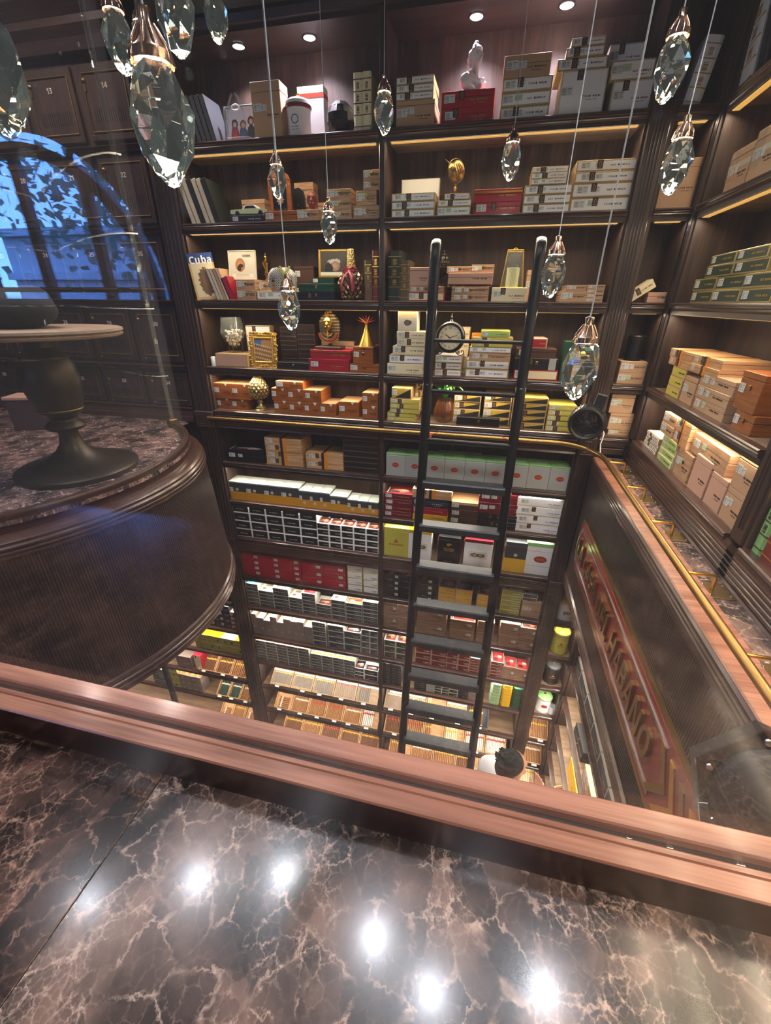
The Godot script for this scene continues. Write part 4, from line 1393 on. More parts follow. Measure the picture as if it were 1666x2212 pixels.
	var sh := clampf(h * 0.62, 0.010, 0.034)
	if "S" in flags:
		part("price_sticker", card(minf(sh * 1.5, w * 0.26), sh * 0.92, 0.0005), M.sticker, t, Vector3(-w * (0.36 - 0.05 * q), h * 0.56, z))
	if "s" in flags:
		part("price_sticker", card(minf(sh * 1.1, w * 0.2), sh * 0.72, 0.0005), M.green_band if q < 0.4 else M.sticker, t, Vector3(w * (0.28 if flags[0] == "s" else -0.15 + 0.06 * q), h * (0.55 if q > 0.5 else 0.62), z))
	if "Z" in flags and (q > 0.12):
		part("seal", card(minf(0.026, w * 0.16), minf(h * 0.9, 0.034), 0.0006), M.seal, t, Vector3(w * (-0.06 - 0.16 * q), h - minf(h * 0.9, 0.034) / 2 - 0.001, z + 0.0002))
	if "C" in flags:
		part("clasp", slab(Vector3(-0.007, -0.009, 0), Vector3(0.007, 0.007, 0.004), 0.001), M.brass, t, Vector3(w * 0.02, h * 0.62, 0.0005))
	if "T" in flags:
		var tw := minf(w * 0.42, 0.085)
		if "m" in flags: tw = w * 0.5
		part("print_line", print_line(serial % 4), M[s[2]], t, Vector3(w * 0.22 if not ("m" in flags) else 0.0, h * 0.5 if h < 0.06 else h * 0.42, z), Vector3.ZERO, Vector3(tw, clampf(h * 0.14, 0.0035, 0.007), 1))
		if h > 0.06 and not ("m" in flags): part("print_line", print_line((serial + 1) % 4), M[s[2]], t, Vector3(w * 0.22, h * 0.42 - 0.012, z), Vector3.ZERO, Vector3(tw * 0.6, 0.003, 1))
	if "m" in flags:
		part("half_moon", lathe([Vector2(0.014, 0), Vector2(0.014, 0.0008), Vector2(0, 0.0008)], 12, -PI / 2, PI / 2), M.pale_print, t, Vector3(0, h * 0.2, z), Vector3(-PI / 2, 0, 0), Vector3(w / 0.1, 1, 0.8))
	if "G" in flags:
		part("gold_band", slab(Vector3(-w / 2 - 0.0005, h * 0.70, -d), Vector3(w / 2 + 0.0005, h * 0.84, 0.0012)), M.gold, t)
	if "O" in flags and not (style in ["greenwhite", "tallgreen"]):
		part("orange_band", slab(Vector3(w * 0.0, 0, -d), Vector3(w * 0.09, h + 0.0005, 0.0012)), M.orange, t)
		part("dark_band", slab(Vector3(-w * 0.08, 0, -d), Vector3(-w * 0.01, h + 0.0004, 0.0011)), M.dark_print, t)
	if "o" in flags:
		part("lid_panel", card(w * 0.94, d * 0.96, 0.0006), M.pine, t, Vector3(0, h, -d / 2), Vector3(-PI / 2, 0, 0))
		part("paper_seal", prism([Vector2(-0.014, 0.001), Vector2(0.014, 0.001), Vector2(0, -0.02)], 0, 0.0008), M.sticker, t, Vector3(w * 0.2, h, 0))
	if "R" in flags:
		part("red_stripe", slab(Vector3(-w / 2 - 0.0003, h * 0.80, -d), Vector3(w / 2 + 0.0003, h * 0.88, 0.0006)), M.red_print, t)
	if "c" in flags:
		part("orange_corner", prism([Vector2(0, 0), Vector2(0.034, 0.0), Vector2(0.07, -d * 0.6), Vector2(0.045, -d * 0.6)], 0, 0.0006), M.orange, t, Vector3(-w * 0.2, h, 0), Vector3(PI / 2, 0, 0), Vector3(1, 1, -1))
	if "y" in flags:
		part("yellow_lid", slab(Vector3(-w / 2, h - 0.004, -d), Vector3(w / 2, h + 0.001, 0.001)), M.yellow if q > 0.3 else M.cream, t)
		part("round_badge", lathe([Vector2(0.012, 0), Vector2(0.012, 0.001), Vector2(0, 0.001)], 14), M.charcoal if q < 0.5 else M.gold_print, t, Vector3(0, h * 0.5, 0), Vector3(PI / 2, 0, 0))
	if "silver" in opt:
		part("silver_stripe", slab(Vector3(w * 0.3, 0, -d), Vector3(w * 0.46, h + 0.0005, 0.0012)), M.silver_card, t)
	if "tape" in opt:
		part("clear_film", slab(Vector3(-w * 0.52, h * 0.3, -d * 0.9), Vector3(-w * 0.1, h * 1.01, 0.003), 0.004), M.thin_glass, t)
		part("tape", slab(Vector3(-w / 2 - 0.0006, h * 0.55, -d), Vector3(w / 2, h * 0.55 + 0.02, 0.001)), M.pale_print, t)
	if "warn" in opt:
		var k := int(opt.substr(opt.find("warn=") + 5, 1))
		part("lid_picture", card(w * 0.92, d * (0.55 if w > 0.13 else 0.9), 0.0007), M["warning_%d" % k], t, Vector3(0, h + 0.0002, -d * (0.32 if w > 0.13 else 0.5)), Vector3(-PI / 2, 0, 0))
	elif "creamlid" in opt:
		part("lid_label", card(w * 0.94, d * 0.94, 0.0007), M.cream, t, Vector3(0, h + 0.0002, -d * 0.5), Vector3(-PI / 2, 0, 0))
	elif "lid" == opt:
		part("lid_picture", card(w * 0.94, d * 0.94, 0.0007), M.lid_print, t, Vector3(0, h + 0.0002, -d * 0.5), Vector3(-PI / 2, 0, 0))
	return t


func place_words(i: int, cols: int, k: int, lays: int) -> String:   # columns from the left, layers from the top
	var nth := ["first", "second", "third", "fourth", "fifth", "sixth", "seventh", "eighth", "ninth"]
	var c: String = "leftmost" if i == 0 else "rightmost" if i == cols - 1 else nth[i]
	var r: String = "top" if k == 0 else "bottom" if k == lays - 1 else nth[k]
	if cols > 1 and lays > 1: return "%s column, %s layer" % [c, r]
	if cols > 1: return c if i == 0 or i == cols - 1 else "%s from left" % c
	if lays > 1: return "topmost" if k == 0 else "lowest" if k == lays - 1 else "%s down" % r
	return ""


func stock(rows, frame: Transform3D, jitter: float):
	for row in rows:
		var f: PackedStringArray = row.split("|")
		var cols := int(f[1])
		var lays := int(f[2])
		var x := float(f[3]); var y := float(f[4]); var w := float(f[5]); var h := float(f[6]); var z := float(f[7]); var d := float(f[8])
		var opt: String = f[11]
		var lean := 0.0
		if "lean=" in opt: lean = deg_to_rad(float(opt.substr(opt.find("lean=") + 5)))
		for i in cols:
			for k in lays:
				serial += 1
				var q := (serial * 613) % 1000 / 1000.0 - 0.5
				var bits := [f[9]]
				var p := place_words(i, cols, lays - 1 - k, lays)
				if p: bits.append(p)
				if f[10]: bits.append(f[10])
				var label := ", ".join(bits)
				var fit := w - 0.0012
				var tx := Transform3D(Basis(Vector3.UP, q * jitter), Vector3(x + (i - (cols - 1) / 2.0) * w, y + k * h, z - absf(q) * jitter * w - 0.003 * (q + 0.5)))
				if lean != 0.0:
					var foot := Vector3(x + (i - (cols - 1) / 2.0) * w - signf(lean) * w * 0.5, y, z)
					tx = Transform3D(Basis(Vector3.BACK, -lean), Vector3.ZERO)
					tx.origin = foot + tx.basis * Vector3(signf(lean) * w * 0.5, 0, 0)
				crate(f[0], fit, h - 0.0006, d, opt if (k == lays - 1 or not ("lid" in opt or "warn" in opt)) else "-", label, frame * tx, f[9] + "s" if cols * lays > 2 else "")


func stock_upper():
	hexmat("olive_front", "97964a", 0.5)
	stock(UPPER, back_frame, 0.03)


func stock_lower():
	stock(LOWER, back_frame, 0.02)


func stock_side():
	stock(SIDE_GOODS, side_frame, 0.05)


const UPPER := [
	# top shelf
	"slim_grey|4|1|-1.662|0.783|0.030|0.216|-0.020|0.160|slim dark grey album|leaning at the left end of the top shelf|lean=-14",
	"kraft|1|1|-1.290|0.783|0.166|0.234|-0.020|0.100|plain tan upright carton|between the framed snapshot and the lidded white jar|",
	"white_red|1|1|-1.088|0.783|0.150|0.240|-0.140|0.070|white carton with a red stripe|behind the lidded white jar|",
	"bookpair|2|1|-0.764|0.783|0.047|0.227|-0.020|0.130|tall cream boxed book|standing beside the central divider on the top shelf|",
	"kraft|1|1|-0.494|0.783|0.195|0.107|-0.020|0.190|kraft cigar box|lowest of the stack left of the white bust|seal",
	"dress|1|3|-0.500|0.890|0.186|0.029|-0.020|0.190|flat white-labelled cigar box|in the stack left of the white bust|",
	"red|1|2|-0.240|0.783|0.253|0.063|-0.020|0.190|flat red cigar box|under the white bust|",
	"dress|1|3|0.030|0.783|0.225|0.051|-0.020|0.190|flat white-labelled cigar box|in the stack right of the white bust|",
	"kraft|1|1|0.020|0.935|0.209|0.078|-0.020|0.060|open tan box lid|standing on the stack right of the white bust|",
	"whitebox|1|1|0.279|0.783|0.198|0.159|-0.020|0.190|large white cigar box|at the foot of the tallest stack on the top shelf|",
	"dress|1|1|0.260|0.942|0.212|0.042|-0.020|0.190|white cigar box with gilt edges|second layer of the tallest stack on the top shelf|",
	"dress|1|1|0.264|0.984|0.160|0.034|-0.020|0.190|narrow white cigar box|third layer of the tallest stack on the top shelf|",
	"dress|1|1|0.271|1.018|0.141|0.029|-0.020|0.190|small white cigar box|crowning the tallest stack on the top shelf|",
	"whitebox|1|1|0.491|0.783|0.170|0.109|-0.020|0.190|white cigar box|at the foot of the stack by the right pilaster|",
	"dress|1|1|0.475|0.892|0.181|0.069|-0.020|0.190|white cigar box with brown seal|in the middle of the stack by the right pilaster|",
	"whitebox|1|1|0.448|0.962|0.147|0.081|-0.100|0.190|open white carton|on top of the stack by the right pilaster|",
	"whitebook|1|1|0.742|0.783|0.070|0.233|-0.020|0.120|tall white book with gold lettering|leaning in the narrow corner bay at the top|lean=8",
	# second shelf
	"slim_white|6|1|-1.747|0.410|0.032|0.234|-0.020|0.160|slim black album|leaning at the left end of the second shelf|lean=-16",
	"navy|1|1|-1.477|0.410|0.225|0.038|-0.020|0.190|dark blue presentation case|under the pale green model car|",
	"cedar|1|1|-1.500|0.410|0.157|0.138|-0.160|0.100|tan cedar box|behind the pale green model car|",
	"orangewood|1|1|-1.262|0.410|0.200|0.052|-0.020|0.190|glossy orange wooden base box|carrying the arched wooden frame on the second shelf|",
	"cedar|1|1|-1.094|0.410|0.135|0.054|-0.020|0.190|low cedar box|under the small carved brown head|",
	"cedar|1|1|-1.171|0.410|0.120|0.210|-0.170|0.080|tall cedar box|behind the small carved brown head|",
	"cedar|1|1|-1.028|0.410|0.071|0.097|-0.100|0.120|small cedar box|left of the three-box cedar stack on the second shelf|",
	"cedar|1|3|-0.906|0.410|0.142|0.047|-0.020|0.190|cedar cigar box with brass clasp|in the three-high stack on the second shelf|",
	"cedar|1|1|-0.750|0.410|0.154|0.062|-0.020|0.190|low cedar box with dark emblem|lowest against the divider on the second shelf|",
	"cedar|1|1|-0.750|0.472|0.118|0.066|-0.020|0.190|cedar cigar box|in the middle of the stack against the divider|",
	"cedar|1|2|-0.721|0.538|0.090|0.044|-0.020|0.190|small cedar cigar box|at the top of the stack against the divider|",
	"dress|1|3|-0.492|0.410|0.236|0.036|-0.020|0.190|flat white cigar box|in the stack left of the brass globe|",
	"lidcard|1|1|-0.478|0.410|0.213|0.196|-0.160|0.030|open white box lid with a coloured scroll|propped behind the stack left of brass globe|",
	"dress|1|1|-0.273|0.410|0.178|0.043|-0.020|0.190|flat white cigar box|lowest under the brass globe|",
	"dress|1|1|-0.271|0.453|0.177|0.028|-0.020|0.190|flat white cigar box|in the middle under the brass globe|",
	"dress|1|1|-0.260|0.481|0.130|0.027|-0.020|0.190|short white cigar box|directly under the brass globe|",
	"red|1|1|-0.048|0.410|0.232|0.054|-0.020|0.190|flat red cigar box with gold lettering|under the red lacquer case|",
	"redgold|1|1|-0.052|0.464|0.241|0.056|-0.020|0.190|red lacquer case with a gold band|on the second shelf beside the globe|",
	"dress|1|3|0.191|0.410|0.229|0.039|-0.020|0.190|flat white cigar box|low in the stack behind the hanging crystal|",
	"dress|1|3|0.187|0.528|0.170|0.024|-0.020|0.190|short white cigar box|high in the stack behind the hanging crystal|",
	"dress|1|2|0.446|0.410|0.282|0.058|-0.020|0.190|wide white cigar box|low in the stack by the right pilaster|",
	"dress|1|2|0.444|0.526|0.275|0.045|-0.020|0.190|wide white cigar box|high in the stack by the right pilaster|",
	"kraft|1|1|0.776|0.410|0.154|0.194|-0.020|0.080|plain kraft carton|standing in the narrow corner bay on the second shelf|",
	# third shelf
	"wine_book|1|1|-1.853|0.005|0.054|0.258|-0.020|0.160|thin wine-red book|leftmost of the leaning books on the third shelf|lean=-5",
	"mag_edge|4|1|-1.702|0.005|0.023|0.185|-0.020|0.170|thin magazine with pale page edges|leaning behind blue magazine on third shelf|lean=-18",
	"red_book|1|1|-1.640|0.005|0.046|0.142|-0.020|0.150|slim red and white brochure|rightmost of the leaning books on the third shelf|lean=-20",
	"cedar|1|2|-1.541|0.005|0.132|0.057|-0.020|0.190|cedar cigar box|under the framed certificate on the third shelf|",
	"dress|1|1|-1.337|0.005|0.269|0.048|-0.020|0.190|long flat white box with red edge|under the gold statuette and the checked elephant|",
	"cedar|1|1|-1.442|0.053|0.103|0.053|-0.080|0.120|small cedar box|between the long flat box and the gold statuette|",
	"brownbox|1|2|-1.200|0.005|0.128|0.096|-0.160|0.100|dark brown leather box|behind the green boxes on the third shelf|",
	"darkbox|1|1|-1.077|0.005|0.238|0.046|-0.020|0.190|flat black box with a red seal|lowest under the green box on the third shelf|",
	"green|1|1|-1.075|0.051|0.221|0.044|-0.020|0.190|flat green cigar box with brass clasp|beside the ribboned bottle on the third shelf|",
	"darkgreen|1|1|-1.062|0.096|0.146|0.034|-0.120|0.100|small dark green box|behind the ribboned bottle on the third shelf|",
	"book_wood|1|1|-0.743|0.005|0.046|0.208|-0.020|0.160|brown leather-bound book with gilt bands|left of the red book by the divider|",
	"book_red|1|1|-0.698|0.005|0.045|0.255|-0.020|0.160|tall red leather-bound book with gilt bands|beside the divider on the third shelf|",
	"book_black|1|1|-0.585|0.005|0.078|0.253|-0.020|0.160|tall black leather-bound book with gilt bands|right of the divider on the third shelf|",
	"book_brown|1|1|-0.527|0.005|0.061|0.206|-0.020|0.160|brown leather-bound book with gilt bands|right of the tall black book|",
	"packbox|1|1|-0.403|0.005|0.222|0.046|-0.020|0.190|flat box with red and yellow edge|lowest behind the ladder on the third shelf|",
	"cedar|1|1|-0.405|0.051|0.209|0.031|-0.020|0.190|flat cedar box|second layer behind the ladder on the third shelf|",
	"pinkkraft|1|1|-0.444|0.082|0.115|0.094|-0.020|0.100|pinkish carton|on the flat boxes behind the ladder upright|",
	"cedar|1|2|-0.151|0.005|0.207|0.037|-0.020|0.190|flat reddish cedar box|low in the stack between ladder uprights on third shelf|",
	"kraft|1|1|-0.162|0.079|0.250|0.012|-0.100|0.120|tan carton|behind the front box of the stack between the ladder uprights|",
	"pinkkraft|1|1|-0.156|0.091|0.247|0.056|-0.020|0.190|long pinkish cedar box|in the stack between the ladder uprights|clasp",
	"cedar|1|1|-0.224|0.147|0.137|0.034|-0.060|0.120|tan box with an orange ribbon|upper left on the stack between the ladder uprights|",
	"cedar|1|1|-0.094|0.149|0.124|0.040|-0.060|0.120|tan box with stickers|upper right on the stack between the ladder uprights|",
	"cream|1|1|0.063|0.005|0.190|0.070|-0.020|0.190|cream cigar box with brown seal|under the ribbed candle lantern|",
	"kraft|1|1|0.193|0.005|0.082|0.161|-0.140|0.080|tan box with pale label|behind the ladder right of the lantern|",
	"kraft|1|1|0.398|0.005|0.132|0.055|-0.020|0.190|flat kraft box with seal|lowest at the right end of the third shelf|",
	"kraft|1|1|0.406|0.060|0.102|0.028|-0.020|0.190|flat kraft box|upper at the right end of the third shelf|",
	"kraft|1|4|0.506|0.005|0.088|0.021|-0.020|0.190|thin wooden cigar slide|in the small pile by the right pilaster|",
	"pinkkraft|1|1|0.812|0.005|0.096|0.050|-0.020|0.100|pinkish box with price sticker|in the corner bay behind the tilted box|",
	# fourth shelf
	"shellbox|1|1|-1.714|-0.407|0.239|0.085|-0.020|0.190|pale box with shell-covered edges|under the tapered glass vase|",
	"dress|1|1|-1.559|-0.407|0.185|0.255|-0.140|0.060|white cigar box|behind the ornate gold frame|",
	"blackflat|1|1|-1.267|-0.407|0.231|0.044|-0.020|0.190|flat black case with brass clasp|in front of the dark slatted rack|",
	"blackslat|1|9|-1.333|-0.407|0.117|0.028|-0.130|0.100|dark brown slatted tray|in the left pile behind the flat black case|",
	"blackslat|1|9|-1.206|-0.407|0.125|0.030|-0.130|0.100|dark brown slatted tray|in the right pile behind the flat black case|",
	"red|1|1|-1.015|-0.407|0.274|0.073|-0.020|0.190|large red cigar box|under the golden pharaoh head|",
	"redgold|1|1|-1.001|-0.334|0.270|0.054|-0.020|0.190|red case with a gold line|directly under the golden pharaoh head|",
	"kraft|1|1|-1.001|-0.407|0.229|0.170|-0.170|0.050|kraft carton|behind the golden pharaoh head|",
	"orangewood|1|1|-0.776|-0.407|0.197|0.050|-0.020|0.190|flat orange wooden box|lowest under the golden cone bottle|",
	"orangewood|1|1|-0.783|-0.357|0.131|0.104|-0.020|0.190|square orange wooden box|directly under the golden cone bottle|seal",
	"cream|1|1|-0.512|-0.407|0.228|0.062|-0.020|0.190|cream cigar box with yellow edge|lowest of the stack under the sunrise carton|",
	"dress|1|1|-0.503|-0.345|0.225|0.052|-0.020|0.190|white cigar box|second layer of the stack under the sunrise carton|",
	"cream|1|1|-0.487|-0.293|0.211|0.051|-0.020|0.190|flat cream box|third layer of the stack under the sunrise carton|",
	"cream|1|1|-0.475|-0.242|0.183|0.042|-0.020|0.190|flat cream box|fourth layer of the stack under the sunrise carton|",
	"cream|1|1|-0.477|-0.200|0.182|0.041|-0.020|0.190|flat cream box|directly under the sunrise carton|",
	"sunrise|1|1|-0.503|-0.159|0.119|0.127|-0.020|0.100|upright cream carton with an orange sky print|on the cream stack by the divider|",
	"dress|1|3|-0.244|-0.407|0.165|0.039|-0.020|0.190|white cigar box with orange edge|under the round black clock|",
	"cream|1|4|-0.181|-0.407|0.088|0.068|-0.160|0.080|upright cream box|in the pile behind the round black clock|",
	"dress|1|2|-0.012|-0.407|0.255|0.049|-0.020|0.190|flat white cigar box|lowest in the stack right of the clock|",
	"kraft|1|1|-0.005|-0.309|0.242|0.044|-0.020|0.190|kraft box with an orange band|third layer of the stack right of the clock|",
	"dress|1|1|-0.006|-0.265|0.242|0.031|-0.020|0.190|flat white cigar box with seal|fourth layer of the stack right of the clock|",
	"olive|1|2|0.002|-0.234|0.233|0.026|-0.020|0.190|flat olive-edged box|in the upper part of the stack right of the clock|",
	"limebox|1|1|0.014|-0.181|0.165|0.037|-0.020|0.190|yellow-green flat box|crowning the stack right of the clock|",
	"orange|1|1|-0.093|-0.241|0.064|0.076|-0.140|0.050|upright orange carton|behind the yellow-green flat box|",
	"packbox|1|1|0.269|-0.407|0.249|0.056|-0.020|0.190|flat red box with a cream panel|lowest behind the right ladder upright|",
	"darkbox|1|1|0.261|-0.351|0.244|0.064|-0.020|0.190|black box with a silver stripe|second layer behind the right ladder upright|silver",
	"brownbox|1|1|0.255|-0.287|0.223|0.053|-0.020|0.190|brown box|third layer behind the right ladder upright|",
	"red_cedar|1|1|0.264|-0.234|0.086|0.054|-0.020|0.190|reddish square box|on top of the brown box behind the ladder|",
	"greenbox|1|1|0.452|-0.407|0.102|0.216|-0.020|0.100|upright green carton|behind the lowest hanging crystal|",
	"darkgreen|1|1|0.596|-0.407|0.057|0.255|-0.020|0.100|dark green tall carton|beside the right pilaster on the fourth shelf|",
	"kraft|1|2|0.785|-0.407|0.144|0.060|-0.020|0.190|kraft cigar box with stickers|in the corner bay under the dark tin|",
	# cornice shelf
	"amberbox|2|1|-1.773|-0.705|0.123|0.074|-0.040|0.190|orange wooden cigar box|in the lower left pair beside golden bud ornament|",
	"amberbox|2|1|-1.752|-0.631|0.146|0.109|-0.030|0.190|orange wooden cigar box|in the upper left pair beside golden bud ornament|",
	"amberbox|4|1|-1.207|-0.705|0.114|0.086|-0.020|0.190|orange wooden cigar box|in the bottom row of four|",
	"amberbox|3|1|-1.260|-0.619|0.122|0.084|-0.020|0.190|orange wooden cigar box|in the middle row of three|",
	"amberbox|1|1|-1.305|-0.535|0.200|0.049|-0.020|0.190|orange wooden cigar box|alone on top of the stepped pile on the cornice shelf|",
	"amberbox|1|1|-0.889|-0.705|0.141|0.106|-0.020|0.190|orange wooden cigar box|standing apart left of the yellow carton|",
	"yellowbox|1|1|-0.870|-0.705|0.068|0.098|-0.160|0.080|small yellow carton|behind the orange boxes by the divider|",
	"amberbox|1|2|-0.738|-0.705|0.109|0.086|-0.020|0.190|tall orange wooden cigar box|stacked beside the divider on the cornice shelf|",
	"olive|1|2|-0.527|-0.705|0.193|0.026|-0.020|0.190|pale olive flat cigar box|lowest in stack left of the plant|",
	"olive|1|3|-0.508|-0.654|0.194|0.031|-0.020|0.190|olive and yellow flat cigar box|in the upper stack left of the plant|",
	"slash|1|1|-0.529|-0.560|0.131|0.069|-0.020|0.190|small box with yellow slash|on top of the stack left of the plant|",
	"slash|1|2|-0.424|-0.597|0.075|0.069|-0.140|0.100|narrow box with yellow slash|behind the left ladder upright on the cornice shelf|",
	"slash|1|4|-0.111|-0.705|0.169|0.046|-0.060|0.190|flat box with yellow slash|in the stack right of the plant|",
	"slash|1|4|0.077|-0.705|0.167|0.050|-0.060|0.190|flat yellow cigar box|in the stack behind the black case|",
	"blackflat|1|1|-0.034|-0.705|0.269|0.052|-0.020|0.120|flat black case|lying in front of the yellow stacks|",
	"slash|1|5|0.267|-0.705|0.202|0.039|-0.020|0.190|yellow and black flat cigar box|in the stack behind the right ladder upright|",
	"olive|1|5|0.455|-0.705|0.159|0.032|-0.020|0.190|green and yellow flat cigar box|in the stack left of black wall fan|",
	"kraft|1|1|0.794|-0.705|0.122|0.033|-0.020|0.190|kraft box with seal|lowest in the corner bay above the small drawers|",
	"kraft|1|1|0.792|-0.672|0.137|0.098|-0.020|0.190|kraft box with stickers|in the middle of the corner bay stack|",
	"kraft|1|1|0.773|-0.574|0.127|0.108|-0.020|0.190|tall kraft carton|on top of the corner bay stack|",
]
